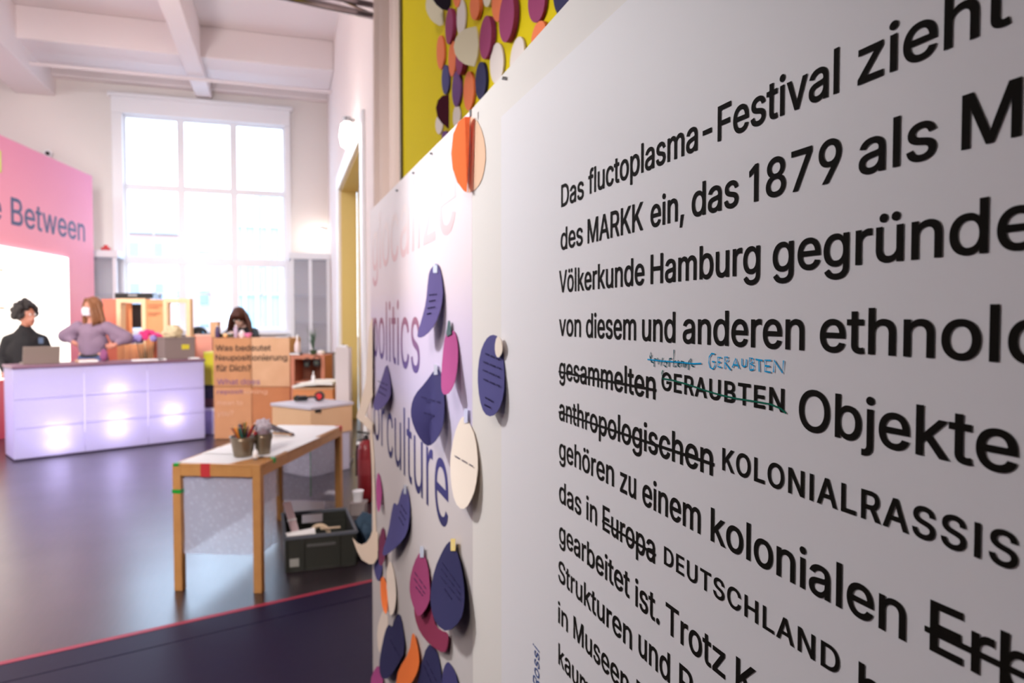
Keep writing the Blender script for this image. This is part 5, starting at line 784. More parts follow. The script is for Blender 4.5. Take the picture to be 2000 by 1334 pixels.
cx1 = on_y(227, 500, cy).x; ch2 = on_y(205, 489, cy).z
cabinet('tall glass cabinet with white frame left of the window', cx1-.62, cx1, cy, YB-.1, ch2, 1)
p = on_y(207, 484, cy+.2); p.z = ch2
t = thing('alarm_bell', p, 'small red alarm device on top of the left glass cabinet', 'alarm'); MB().box(p+UP*.035, (.14, .1, .07), bev=.012).obj('housing', mat('signal_red', (190, 36, 40), .4), t); MB().cyl(p+UP*.07, p+UP*.11, .04, .03).obj('lens', mat('signal_red2', (220, 60, 60), .2), t)
p = on_y(95, 301, YB-.02)
t = thing('wall_sensor', p, 'small round sensor fitting on the cream end wall above the pink wall', 'sensor'); MB().cyl(p, p+Vector((0, -.05, 0)), .07, .06).obj('base', M_white, t); MB().sph(p+Vector((0, -.07, 0)), .035).obj('lens', M_black, t)

# ================================================================== GLOWING COUNTER
CL = on_z(28, 902); CR = on_z(401, 858); cu_ = (CR-CL); clen = cu_.length; cu_.normalize(); cv_ = Vector((-cu_.y, cu_.x, 0))
if cv_.dot(CL-CAM) < 0: cv_ = -cv_
CHT = 1.045
counter = thing('glowing_counter', (CL+CR)/2, 'long glowing lavender counter of three lit translucent blocks', 'counter')
mt_ = bpy.data.materials.new('frosted_plastic'); mt_.use_nodes = True; n = mt_.node_tree.nodes; L = mt_.node_tree.links; n.remove(n['Principled BSDF'])
df = n.new('ShaderNodeBsdfDiffuse'); df.inputs[0].default_value = rgb(222, 218, 236); tl = n.new('ShaderNodeBsdfTranslucent'); tl.inputs[0].default_value = rgb(236, 232, 252)
gs = n.new('ShaderNodeBsdfGlossy'); gs.inputs['Roughness'].default_value = .3
m1 = n.new('ShaderNodeMixShader'); m1.inputs[0].default_value = .6; m2 = n.new('ShaderNodeMixShader'); m2.inputs[0].default_value = .04
L.new(df.outputs[0], m1.inputs[1]); L.new(tl.outputs[0], m1.inputs[2]); L.new(m1.outputs[0], m2.inputs[1]); L.new(gs.outputs[0], m2.inputs[2]); L.new(m2.outputs[0], n['Material Output'].inputs[0])
M_tube = mat('counter_lamp', (240, 235, 255), .4, emit=(240, 236, 255), es=10); M_soft = mat('counter_soft_lamp', (240, 235, 255), .4, emit=(226, 222, 255), es=.9)
w3 = clen/3; CD = .5
spots_ = [((.60, .30), (.60, .13)), ((.50, .70), (.50, .36), (.50, .20)), ((.42, .42), (.42, .27))]
for k in range(3):
    m = MB(); u0, u1 = k*w3+.0015, (k+1)*w3-.0015
    # hollow block: front, back, ends with rounded corners
    m.fbox(CL, cu_, cv_, (u0, 0, .02), (u1, .012, CHT-.03), bev=.005)
    m.fbox(CL, cu_, cv_, (u0, CD-.012, .02), (u1, CD, CHT-.03))
    if k == 0: m.fbox(CL, cu_, cv_, (u0, 0.012, .02), (u0+.012, CD-.012, CHT-.03))
    if k == 2: m.fbox(CL, cu_, cv_, (u1-.012, 0.012, .02), (u1, CD-.012, CHT-.03))
    blk = m.obj('light_block', mt_, counter)
    for z in (.36, .68): MB().fbox(CL, cu_, cv_, (u0+.01, -.006, z-.008), (u1-.01, 0, z+.008), bev=.003).obj('rib', mt_, blk)
    for (fu, fz) in spots_[k]:
        p = CL+cu_*(u0+(u1-u0)*fu)+cv_*.09+UP*(fz*CHT)
        MB().tube([p-cu_*.11, p+cu_*.11], .03, 12).obj('lamp_tube', M_tube, blk)
    p = CL+cu_*((u0+u1)/2)+cv_*.3+UP*.05
    MB().fbox(CL, cu_, cv_, (u0+.08, .36, .2), (u1-.08, .39, .9)).obj('lamp_panel', M_soft, blk)
MB().fbox(CL, cu_, cv_, (-.01, -.02, CHT-.03), (clen+.01, CD+.02, CHT), bev=.006).obj('top_board', mat('mauve_top_board', (126, 92, 110), .5), counter)
MB().fbox(CL, cu_, cv_, (0, .02, 0), (clen, CD-.02, .02)).obj('plinth', mat('dark_plinth', (60, 50, 80), .6), counter)
def onc(u, v, z=CHT): return CL+cu_*u+cv_*v+UP*z
def upx(px):   # u along the counter seen at pixel column px (front top edge)
    q = on_pl(px, 710, CL, Vector((cv_.x, cv_.y, 0))); return (q-CL).dot(cu_)
# things on the counter
u = upx(90); t = thing('laptop', onc(u, .2), 'open laptop on the counter in front of the person in black', 'laptop')
M_lap = mat('laptop_shell', (142, 128, 118), .35, .2)
MB().fbox(onc(u, .22), cu_, cv_, (-.17, 0, 0), (.17, .24, .016), bev=.005).obj('base', M_lap, t)
rot = Matrix((cu_, cv_, UP)).transposed() @ Matrix.Rotation(math.radians(12), 3, 'X')
MB().box(onc(u, .205)+UP*.105-cv_*.0, (.36, .012, .2), rot=rot, bev=.004).obj('lid', M_lap, t)
u = upx(178); t = thing('stacked_books', onc(u, .2), 'flat beige book lying on the counter before the masked person', 'book')
MB().fbox(onc(u, .12), cu_, cv_, (-.1, 0, .003), (.1, .16, .035), bev=.004).obj('cover', mat('beige_cover', (206, 168, 140), .6), t); MB().fbox(onc(u, .12), cu_, cv_, (-.096, -.002, .008), (.102, .158, .03)).obj('pages', M_paper, t)
for px, w, lab in ((293, .17, 'stack of white leaflets lying in the middle of the counter'), (318, .05, 'small pink leaflet beside the grey carton on the counter'), (398, .05, 'white leaflet at the far end of the counter')):
    u = upx(px); u = min(u, clen-.1); t = thing('leaflet', onc(u, .08), lab, 'leaflet')
    MB().fbox(onc(u, .04), cu_, cv_, (-w, -.02, .001), (w, .1, .014), bev=.002).obj('paper_stack', M_paper, t); MB().fbox(onc(u+.01, .05), cu_, cv_, (-w, -.02, .014), (w, .09, .017)).obj('top_sheet', M_paper, t)
u0 = upx(331); u1 = upx(391); t = thing('carton', onc((u0+u1)/2, .2), 'grey brown carton with a yellow label on the counter', 'box')
M_gc = mat('grey_carton', (128, 112, 110), .8)
MB().fbox(onc(0, .16), cu_, cv_, (u0, 0, 0), (u1, .28, .27), bev=.006).obj('carton_body', M_gc, t)
MB().fbox(onc(0, .157), cu_, cv_, (u0*.45+u1*.55, 0, .125), (u0*.2+u1*.8, .004, .185)).obj('yellow_label', mat('yellow_label', (210, 196, 50), .6), t)
MB().fbox(onc(0, .16), cu_, cv_, (u0-.004, -.004, .255), (u1+.004, .284, .28), bev=.003).obj('lid_rim', M_gc, t)
def crumple(name, label, c, s, mt, cat, seed=0, seg=20, amt=.35, freq=6):
    m = MB(); m.sph((0, 0, 0), 1, seg=seg)
    for v in m.b.verts:
        d = noise.noise(Vector(v.co)*2.1+Vector((seed, 0, 0)))*amt + noise.noise(Vector(v.co)*freq+Vector((0, seed, 0)))*amt*.5
        v.co *= 1+d
    for v in m.b.verts: v.co = Vector((v.co.x*s[0], v.co.y*s[1], max(v.co.z, -.75)*s[2]))+Vector(c)
    o = m.obj(name, mt, None, smooth=False); c = Vector(c); o.data.transform(Matrix.Translation(-c)); o.location = c; return tag(o, label, cat)
crumple('crumpled_paper', 'crumpled beige paper on top of the grey brown carton', onc(u0*.65+u1*.35, .28, CHT+.28+.065), (.12, .1, .09), mat('beige_crumpled', (214, 196, 160), .8), 'paper', 3)
# bouquet of cloth flowers standing behind the counter
bc = at(285, 668, 9.35)
t = thing('flower_bunch', (bc.x, bc.y, bc.z-.25), 'bunch of blue violet and pink flowers behind the counter', 'flowers')
fc = [mat('flower_violet', (96, 74, 150), .7), mat('flower_pink', (226, 60, 130), .7), mat('flower_lilac', (166, 150, 210), .7)]
for k in range(34):
    a_ = random.uniform(0, 2*PI); rr = random.uniform(0, 1)**.6; p = bc+RGT*(rr*.21*math.cos(a_))+FWD*(rr*.12*math.sin(a_))+UP*(.13*(1-rr)*random.uniform(.6, 1)+.02+(.03 if math.cos(a_) > 0 else 0))
    mm_ = fc[1] if (p.z-bc.z > .06 and random.random() < .75) else random.choice((fc[0], fc[2], fc[2]))
    m = MB()
    for q in range(6):
        b_ = q*PI/3; m.sph(p+RGT*(.026*math.cos(b_))+UP*(.026*math.sin(b_))-FWD*.008, .02, seg=8)
    m.sph(p-FWD*.02, .014, seg=8); m.obj('flower', mm_, t)
m = MB()
for k in range(7): m.cyl(bc+RGT*(-.12+.04*k)+UP*.03, bc-UP*.3+RGT*(.02*(k-3)), .006, seg=6)
m.obj('stems', mat('stem_green', (70, 90, 60), .7), t)
MB().lathe(bc-UP*.62, [(.05, 0), (.09, .02), (.11, .2), (.08, .34), (.07, .36)], 20).obj('vase', mat('vase_orange', (214, 120, 76), .5), t, smooth=True)

# ================================================================== WOODEN DISPLAY behind the counter
M_dw = mat('warm_plywood', (240, 170, 116), .55, var=(4, (228, 150, 100))); M_dw2 = mat('pale_plywood_edge', (250, 214, 170), .5); M_red = mat('red_lit_panel', (226, 120, 96), .6)
ZD = 9.9
def fr_px(x0, y0, x1, y1, z, mt, name, parent, t=.06, depth=.35, hollow=True):
    a = at(x0, y1, z); c = at(x1, y0, z); w = (c-a).dot(RGT); h = c.z-a.z; o = Vector((a.x, a.y, a.z)); m = MB()
    if hollow:
        for lo, hi in (((0, 0, 0), (t, depth, h)), ((w-t, 0, 0), (w, depth, h)), ((t, 0, h-t), (w-t, depth, h)), ((t, 0, 0), (w-t, depth, t))): m.fbox(o, RGT, FWD, lo, hi, bev=.004)
    else: m.fbox(o, RGT, FWD, (0, 0, 0), (w, depth, h), bev=.004)
    return m.obj(name, mt, parent)
gz = lambda x: FPX*0
t = thing('wooden_display', at(300, 900, ZD)*1.0, 'tall warm wooden display unit with open frames behind the counter', 'shelf')
t.location.z = 0; fl = 622+FPX*EYE/ZD
fr_px(231, 583, 284, fl, ZD, M_dw2, 'open_frame', t, depth=.14)
fr_px(322, 583, 371, fl, ZD, M_dw2, 'open_frame', t, depth=.10)
fr_px(283, 585, 323, fl, ZD+.02, M_dw, 'text_panel', t, depth=.04, hollow=False)
fr_px(202, 584, 232, fl, ZD+.05, M_red, 'side_panel', t, depth=.04, hollow=False)
for yy in (662, 720, 780): fr_px(233, yy, 369, yy+4, ZD+.05, M_dw2, 'shelf_board', t, depth=.1, hollow=False)
fr_px(256, 594, 276, 640, ZD+.32, M_black, 'dark_back_panel', t, depth=.02, hollow=False)
fr_px(240, 592, 257, 655, ZD+.31, M_dw, 'back_slat', t, depth=.02, hollow=False)
for x in (231, 245, 258, 271, 290, 305): fr_px(x, 672, x+9, fl, ZD-.04, M_dw, 'slat', t, depth=.02, hollow=False)
M_ink = mat('brown_ink', (150, 80, 60), .6)
for k, yy in enumerate((595, 600, 611, 615)):
    w = (28, 20, 24, 16)[k]; fr_px(289, yy, 289+w, yy+1.2, ZD, M_ink, 'text_line', t, depth=.004, hollow=False)
fr_px(300, 663, 319, 702, ZD-.06, mat('rust_panel', (160, 78, 48), .6), 'low_panel', t, depth=.02, hollow=False)
zt_ = at(260, 583, ZD).z
t = thing('black_case', at(262, 583, ZD+.17), 'flat black case lying on top of the wooden display', 'case')
fr_px(224, 572.5, 297, 582.6, ZD+.03, M_black, 'case_body', t, depth=.14, hollow=False); fr_px(250, 575, 268, 579, ZD+.015, M_steel, 'case_handle', t, depth=.012, hollow=False)
fr_px(298, 574, 310, 583, ZD+.05, mat('blue_grey_box', (150, 180, 210), .5), 'blue_box', t, depth=.08, hollow=False)
bb = bpy.data.objects[[o.name for o in t.children if o.name.startswith('blue_box')][0]]
bb.parent = None; bb.matrix_parent_inverse = Matrix(); bb.name = 'small_box'; tag(bb, 'small pale blue box beside the flat black case', 'box')
t = thing('pink_box', at(402, 660, 9.75), 'salmon coloured storage box under the black cap', 'box')
zc_ = 10.1
fr_px(376, 655, 414, 622+FPX*EYE/zc_, zc_, mat('salmon_board', (238, 166, 148), .6), 'box_body', t, depth=.4, hollow=False)
fr_px(375, 653, 415, 657, zc_-.01, mat('salmon_board2', (244, 200, 186), .6), 'box_lid', t, depth=.42, hollow=False)
cp = at(388, 653, 10.3)
t = thing('baseball_cap', cp, 'black baseball cap with a blue badge on the salmon box', 'cap')
m = MB(); m.sph(cp, .125, (1, .95, .95), 24)
bmesh.ops.bisect_plane(m.b, geom=m.b.verts[:]+m.b.edges[:]+m.b.faces[:], plane_co=cp, plane_no=(0, 0, -1), clear_outer=True)
m.obj('crown', M_black, t, smooth=True)
m = MB(); m.grid(lambda u, v: cp+RGT*(.06+.14*u)-FWD*(.08*(v-.5)*2*math.sqrt(max(0, 1-u*u*.9)))+UP*(.012+.02*math.cos((v-.5)*PI)-.01*u), 6, 6, .006); m.obj('brim', M_black, t, smooth=True)
MB().cyl(cp+RGT*.085-FWD*.06+UP*.02, cp+RGT*.09-FWD*.075+UP*.02, .022, .022).obj('badge', mat('badge_blue', (80, 150, 200), .4), t)
# storage bins right of the counter
zb = 9.5
t = thing('storage_bin', at(412, 750, zb), 'chartreuse storage bin beside the counter end', 'bin'); fr_px(398, 690, 418, 752, zb, mat('chartreuse', (206, 200, 40), .5), 'bin_body', t, depth=.4, hollow=False); fr_px(397, 687, 419, 692, zb-.01, mat('chartreuse2', (216, 212, 90), .5), 'bin_rim', t, depth=.42, hollow=False)
t = thing('storage_bin', at(412, 800, zb), 'black storage bin under the chartreuse bin', 'bin'); fr_px(398, 752, 418, 796, zb, M_black, 'bin_body', t, depth=.4, hollow=False); fr_px(397, 778, 419, 796, zb-.01, mat('brown_bin', (86, 44, 40), .5), 'bin_front', t, depth=.02, hollow=False)
t = thing('storage_bin', at(412, 800, zb), 'pale lavender storage bin standing on the floor by the counter end', 'bin'); fr_px(398, 797, 418, 622+FPX*EYE/zb, zb, mat('lavender_bin', (190, 184, 220), .5), 'bin_body', t, depth=.4, hollow=False); fr_px(397, 797, 419, 803, zb-.01, M_white, 'bin_rim', t, depth=.02, hollow=False)

# ================================================================== RECEPTION DESK of cardboard with lettering
zr = FPX*EYE/(858-623)
d0 = on_z(418, 858); d1 = at(568, 858, zr); d1.z = 0; du = (d1-d0).normalized(); dv = Vector((-du.y, du.x, 0)); dl = (d1-d0).length; dh = on_pl(490, 660, d0, dv).z
desk = thing('cardboard_desk', (d0+d1)/2, 'tall cardboard reception desk with German and English lettering on its front', 'desk')
sx0 = on_pl(491, 700, d0, dv); su = (sx0-d0).dot(du); sz = on_pl(470, 756, d0, dv).z
cmats = [M_card, M_card2, mat('cardboard_warm', (204, 134, 90), .8, var=(6, (184, 118, 78))), mat('cardboard_mid', (214, 154, 112), .8, var=(6, (196, 140, 100)))]
cz = [((0, 0), (su, sz), cmats[3]), ((su, 0), (dl, sz), cmats[2]), ((0, sz), (su, dh), cmats[0]), ((su, sz), (dl, dh), cmats[1])]
for lo, hi, mm_ in cz:
    MB().fbox(d0, du, dv, (lo[0]+.003, 0, lo[1]+.003), (hi[0]-.003, .55, hi[1]-.003), bev=.006).obj('cardboard_box', mm_, desk)
M_dp = mat('desk_print_black', (44, 26, 22), .7); M_dv = mat('desk_print_violet', (128, 84, 130), .7); M_dl = mat('desk_print_pale', (224, 176, 150), .7)
def dtext(txt, x0, x1, yb_, cap_px, mt_, off=.012):
    a = on_pl(x0, yb_, d0-dv*.004, dv); c = on_pl(x1, yb_, d0-dv*.004, dv); b2 = on_pl(x0, yb_-cap_px, d0-dv*.004, dv)
    c.z = a.z; word_mesh(txt, (b2.z-a.z)/CAP, (a, (c-a).normalized(), UP), depth=.001, off=off, name='lettering', mt=mt_, parent=desk, fit=(c-a).length)
dtext('Was bedeutet', 421, 529, 685, 11, M_dp); dtext('Neupositionierung', 421, 561, 704, 11, M_dp); dtext('für Dich?', 422, 490, 725, 12, M_dp)
dtext('What does', 424, 508, 751, 10.5, M_dv, .008); dtext('reposit', 424, 475, 769, 8, M_dv, .006); dtext('ioning', 477, 522, 769, 8, M_dl, .006); dtext('mean to', 424, 474, 791, 9, M_dl, .004); dtext('you?', 424, 456, 812, 10, M_dl, .004)
# small things on the desk
def dpt(px, v=.15): q = on_pl(px, 658, d0+dv*v, dv); q.z = dh; return q
for px, h_, r_, c_, lab in ((425, .16, .03, (70, 56, 100), 'dark violet tin on the cardboard desk'), (461, .17, .028, (190, 170, 196), 'lilac bottle on the cardboard desk'), (473, .10, .035, (236, 220, 228), 'white cup on the cardboard desk')):
    p = dpt(px); t = thing('bottle' if h_ > .12 else 'cup', p, lab, 'bottle' if h_ > .12 else 'cup'); mm_ = mat('desk_item_%d' % px, c_, .4)
    MB().lathe(p, [(r_*.8, 0), (r_, .01), (r_, h_*.7), (r_*.6, h_*.85), (r_*.55, h_*.93)], 16).obj('vessel', mm_, t, smooth=True); MB().cyl(p+UP*h_*.93, p+UP*h_, r_*.6).obj('lid', M_white, t)
p = dpt(485); t = thing('pink_bowl', p, 'small pink bowl on the cardboard desk', 'bowl'); MB().lathe(p, [(.02, 0), (.045, .03), (.05, .06), (.044, .055), (.03, .015)], 16).obj('bowl_body', mat('bowl_pink', (230, 140, 190), .4), t, smooth=True)
p = dpt(440, .1); t = thing('orange_fruit', p, 'small pale orange fruit on the cardboard desk', 'fruit'); MB().sph(p+UP*.03, .03, (1, 1, .92)).obj('peel', mat('fruit_orange', (246, 190, 130), .5), t, smooth=True); MB().cyl(p+UP*.055, p+UP*.065, .004).obj('stalk', mat('stalk', (90, 70, 40), .7), t)
p = dpt(440, .32); t = thing('open_tray', p, 'low dark tray in front of the woman on the cardboard desk', 'tray'); MB().fbox(p, du, dv, (-.1, -.08, 0), (.12, .08, .05), bev=.004).obj('tray_body', mat('olive_tray', (80, 74, 50), .5), t); MB().fbox(p, du, dv, (-.09, -.07, .05), (.11, .07, .055)).obj('tray_papers', M_paper, t)
p = dpt(554, .2); t = thing('notebook', p, 'thin grey notebook at the far end of the cardboard desk', 'notebook'); MB().fbox(p, du, dv, (-.09, -.08, 0), (.08, .08, .014), bev=.003).obj('cover', mat('notebook_grey', (150, 150, 165), .5), t); MB().fbox(p, du, dv, (-.085, -.083, .004), (.075, .075, .011)).obj('pages', M_paper, t)
p = dpt(421, .25); t = thing('paper_bag', p, 'small brown box at the corner of the cardboard desk', 'box'); MB().fbox(p, du, dv, (-.05, -.05, 0), (.05, .05, .2), bev=.005).obj('box_body', M_ply, t); MB().fbox(p, du, dv, (-.052, -.052, .19), (.052, .052, .205), bev=.003).obj('box_lid', M_card2, t)

# ================================================================== PEOPLE
def body(parts, name, mt, parent, vox=.012, smooth=6):
    """parts: ('c', p0, p1, r0, r1) capsules or ('e', centre, radii, rot) ellipsoids, fused into one continuous skin"""
    m = MB()
    for q in parts:
        if q[0] == 'c':
            _, a, b_, r0, r1 = q; m.cyl(a, b_, r0, r1, 14); m.sph(a, r0, seg=14); m.sph(b_, r1, seg=14)
        else: m.sph(q[1], 1, q[2], 20, q[3] if len(q) > 3 else None)
    me = bpy.data.meshes.new('tmp'); m.b.to_mesh(me); m.b.free(); o = bpy.data.objects.new('tmp', me); COL.objects.link(o)
    md = o.modifiers.new('r', 'REMESH'); md.mode = 'VOXEL'; md.voxel_size = vox
    sm_ = o.modifiers.new('s', 'SMOOTH'); sm_.iterations = smooth; sm_.factor = .5
    me2 = bpy.data.meshes.new_from_object(o.evaluated_get(bpy.context.evaluated_depsgraph_get())); bpy.data.objects.remove(o)
    me2.polygons.foreach_set('use_smooth', [True]*len(me2.polygons)); me2.materials.clear(); me2.materials.append(mt)
    ob = bpy.data.objects.new(name, me2); COL.objects.link(ob); par(ob, parent); return ob
def frame_of(face):    # face: horizontal direction the chest faces
    f = Vector(face).normalized(); s_ = Vector((f.y, -f.x, 0)); return f, s_   # s_ = person's right-hand side
def rotm(f, s_, pitch=0, yaw=0): return Matrix((s_, f, UP)).transposed() @ Matrix.Rotation(yaw, 3, 'Z') @ Matrix.Rotation(-pitch, 3, 'X')
def head_parts(hc, R, s=1.0):
    T_ = lambda x, y, z: hc + R @ Vector((x, y, z))*s
    return [('e', T_(0, -.01, .02), (.077*s, .098*s, .105*s), R), ('e', T_(0, .025, -.05), (.056*s, .068*s, .068*s), R), ('e', T_(0, .102, -.015), (.012*s, .018*s, .022*s), R),
            ('e', T_(0, .09, -.055), (.024*s, .014*s, .010*s), R), ('e', T_(.078, -.005, 0), (.010*s, .02*s, .032*s), R), ('e', T_(-.078, -.005, 0), (.010*s, .02*s, .032*s), R), ('e', T_(0, .075, -.1), (.02*s, .02*s, .016*s), R)]
def hand(w, dirv, palm_n, s=1.0, curl=.4):
    """wrist, pointing direction, palm normal: palm, four fingers and a thumb"""
    d = Vector(dirv).normalized(); nn = Vector(palm_n).normalized(); sd = d.cross(nn).normalized(); o = []
    pc = w+d*.05*s; R = Matrix((sd, d, nn)).transposed(); o.append(('e', pc, (.042*s, .055*s, .016*s), R))
    for k, (x, ln) in enumerate(((-.03, .062), (-.01, .075), (.011, .07), (.031, .055))):
        a = w+d*.09*s+sd*x*s; b_ = a+(d+nn*curl*.4).normalized()*ln*.5*s; c_ = b_+(d+nn*curl*1.6).normalized()*ln*.5*s
        o += [('c', a-d*.02*s, b_, .0095*s, .009*s), ('c', b_, c_, .009*s, .0075*s)]
    a = w+d*.03*s-sd*.035*s; b_ = a+(d*.6-sd*.8).normalized()*.04*s; o += [('c', a, b_, .012*s, .010*s), ('c', b_, b_+(d*.9-sd*.2+nn*.3).normalized()*.03*s, .010*s, .008*s)]
    return o
def eyes(hc, R, parent, s=1.0):
    for sx_ in (-1, 1):
        c = hc+R @ Vector((.03*sx_, .088, .015))*s; MB().sph(c, .0115*s, seg=10).obj('eye', mat('eye_white', (236, 232, 228), .2), parent)
    for sx_ in (-1, 1):
        c = hc+R @ Vector((.03*sx_, .097, .015))*s; MB().sph(c, .0055*s, seg=8).obj('iris', mat('eye_dark', (40, 26, 20), .2), parent)
    m = MB(); m.sph(hc+R @ Vector((0, .1, -.056))*s, 1, (.022*s, .006*s, .007*s), 10, R); m.obj('lips', mat('lips', (160, 84, 82), .5), parent)
def legs_parts(pel, f, s_, H):
    o = []
    for k in (-1, 1):
        hp = pel+s_*.09*k; kn = hp-UP*(pel.z-.50)+f*.02; an = Vector((kn.x, kn.y, .09))-f*.01
        o += [('c', hp, kn, .085, .058), ('c', kn, an, .055, .038), ('e', an+f*.06-UP*.045, (.045, .13, .04), Matrix((s_, f, UP)).transposed())]
    return o
# --- person in black in profile, behind the counter
hp = at(52, 617, 8.7); f1 = (RGT*.95-FWD*.25).normalized(); f, s_ = frame_of(f1)
base = Vector((hp.x, hp.y, 0)); pr = thing('person', base, 'person with short dark curly hair in a black sweater behind the counter, seen in profile', 'person')
R = rotm(f, s_, math.radians(0)); M_skin2 = mat('skin_tan', (172, 112, 90), .5); M_bk = mat('black_sweater', (20, 18, 22), .85)
bf, bs = frame_of((RGT*.45-FWD*.9)); nk = hp-UP*.13-f*.02; sh = hp-UP*.235-f*.03; pel = Vector((sh.x, sh.y, .95))
arm = lambda k: (sh+bs*.17*k-UP*.07, sh+bs*.25*k-UP*.30-bf*.02, sh+bs*.17*k-UP*.44+bf*.20)
skin_parts = head_parts(hp, R, 1.1) + [('c', hp-UP*.07-f*.01, sh+UP*.02, .052, .062), ('c', sh-UP*.06, pel, .12, .12)] + legs_parts(pel, bf, bs, 1.7)
for k in (-1, 1):
    a, e_, w_ = arm(k); skin_parts += [('c', a, e_, .045, .038), ('c', e_, w_, .038, .026)] + hand(w_, (bf-UP*.3), -UP, 1.0)
bo = body(skin_parts, 'body', M_skin2, pr)
cl = [('e', sh-UP*.05, (.215, .125, .10), Matrix((bs, bf, UP)).transposed()), ('c', sh-UP*.12, pel+UP*.02, .165, .16), ('e', pel, (.19, .15, .10), Matrix((bs, bf, UP)).transposed()), ('c', sh+UP*.085, sh-UP*.02, .072, .13)]
cl += [('e', sh-UP*.2, (.21, .15, .2), Matrix((bs, bf, UP)).transposed())]
for k in (-1, 1):
    a, e_, w_ = arm(k); cl += [('c', a, e_, .078, .066), ('c', e_, w_-(w_-e_)*.08, .064, .046)]
body(cl, 'black_sweater', M_bk, pr)
body([('c', pel-UP*.03+bs*.09*k, Vector(((pel+bs*.09*k).x, (pel+bs*.09*k).y, .12)), .10, .065) for k in (-1, 1)]+[('e', pel-UP*.05, (.18, .135, .11), Matrix((bs, bf, UP)).transposed())], 'trousers', mat('dark_trousers', (26, 26, 34), .8), pr)
m = MB(); random.seed(3)
for k in range(230):
    d = Vector((random.gauss(0, 1), random.gauss(0, 1), random.gauss(0, 1))).normalized(); l_ = d
    if l_.y > .5 and l_.z < .35: continue
    if l_.z < -.55: continue
    p = hp+R @ Vector((l_.x*.108, l_.y*.125-.03, l_.z*.13+.045)); m.sph(p+Vector((random.gauss(0, .008), random.gauss(0, .008), random.gauss(0, .008))), random.uniform(.015, .045), seg=8)
m.sph(hp+R @ Vector((0, -.04, .045)), 1, (.105, .118, .125), 16, R)
m.obj('hair', mat('dark_hair', (26, 18, 18), .6), pr)
eyes(hp, R, pr, 1.1)
m = MB(); m.tube([hp+R @ Vector((.084, -.005, .02)), hp+R @ Vector((.07, .09, .02)), hp+R @ Vector((.0, .112, .015))], .0022, 6)
pc = at(80, 665, 8.5); MB().box(pc, (.05, .01, .07), rot=Matrix((bs, bf, UP)).transposed()).obj('badge', mat('badge_slate', (60, 80, 110), .5), pr); m.b.free()
# --- person with white mask, hands on hips
hp = at(180, 602, 8.95); f, s_ = frame_of((-FWD*.85-RGT*.5)); R = rotm(f, s_, math.radians(4)); bf, bs = frame_of((-FWD-RGT*.05))
pr = thing('person', (hp.x, hp.y, 0), 'person with long light brown hair and white mask standing hands on hips behind the counter', 'person')
M_blouse = mat('mauve_grey_blouse', (134, 112, 134), .8, bump=(40, .2)); sh = hp-UP*.225; pel = Vector((sh.x, sh.y, 1.10))
skin_parts = head_parts(hp, R) + [('c', hp-UP*.07, sh+UP*.03, .05, .058), ('c', sh-UP*.06, pel, .11, .11)] + legs_parts(pel, bf, bs, 1.75)
arms = {}
for k, (ex, ey, hx, hy) in ((1, (128, 656, 148, 672)), (-1, (246, 660, 222, 676))):
    a = sh+bs*.19*k-UP*.02; e_ = at(ex, ey, 8.98); w_ = at(hx, hy, 8.86); arms[k] = (a, e_, w_)
    skin_parts += [('c', a, e_, .042, .036), ('c', e_, w_, .036, .025)] + hand(w_, (pel+UP*.1-w_), -bf, .95, .3)
body(skin_parts, 'body', M_skin, pr)
O = Matrix((bs, bf, UP)).transposed()
cl = [('e', sh-UP*.05, (.20, .115, .09), O), ('c', sh-UP*.1, pel+UP*.06, .15, .135), ('e', sh-UP*.22, (.19, .14, .18), O), ('e', pel+UP*.07, (.17, .13, .08), O)]
for k in (-1, 1):
    a, e_, w_ = arms[k]; cl += [('c', a, e_, .082, .088), ('e', (a+e_)/2-UP*.05, (.09, .08, .09)), ('c', e_, w_-(w_-e_)*.35, .075, .038)]
body(cl, 'blouse', M_blouse, pr)
body([('e', pel-UP*.0, (.165, .125, .05), O)], 'belt', M_black, pr, smooth=2)
body([('c', pel-UP*.05+bs*.09*k, Vector(((pel+bs*.09*k).x, (pel+bs*.09*k).y, .12)), .10, .065) for k in (-1, 1)]+[('e', pel-UP*.07, (.17, .13, .1), O)], 'trousers', mat('slate_trousers', (70, 84, 124), .8), pr)
M_hair2 = mat('light_brown_hair', (150, 98, 62), .5, var=(30, (120, 74, 46)), bump=(120, .4))
m = MB(); m.sph(hp+R @ Vector((0, -.03, .04)), 1, (.092, .105, .11), 18, R)
for k in range(34):
    a_ = PI*(.12+.76*k/33)+PI; x = .098*math.cos(a_); y = .085*math.sin(a_)-.005; p0 = hp+R @ Vector((x*.7, y*.8, .10)); p1 = hp+R @ Vector((x*1.05, y*1.1, -.02)); p2 = hp+R @ Vector((x*1.35, y*1.2, -.17+.02*math.sin(k*2))); p3 = hp+R @ Vector((x*1.2, y*1.3+.01, -.31+.03*math.sin(k*3)))
    m.tube([p0, p1, p2, p3], [.016, .022, .024, .010], 8)
for sd in (-1, 1):
    for q in range(4): m.tube([hp+R @ Vector((.02*sd, .06-.02*q, .125)), hp+R @ Vector((.085*sd, .06-.02*q, .03)), hp+R @ Vector((.105*sd, .055-.02*q, -.14)), hp+R @ Vector((.095*sd, .07-.02*q, -.29))], [.014, .02, .024, .009], 8)
m.obj('hair', M_hair2, pr, smooth=True)
eyes(hp, R, pr)
m = MB(); m.grid(lambda u, v: hp+R @ Vector((.072*math.sin((u-.5)*2.5), .112*math.cos((u-.5)*1.9)+.012*math.sin(v*PI), -.085+.095*v)), 12, 8, .003); m.obj('face_mask', mat('mask_white', (232, 228, 240), .7), pr, smooth=True)
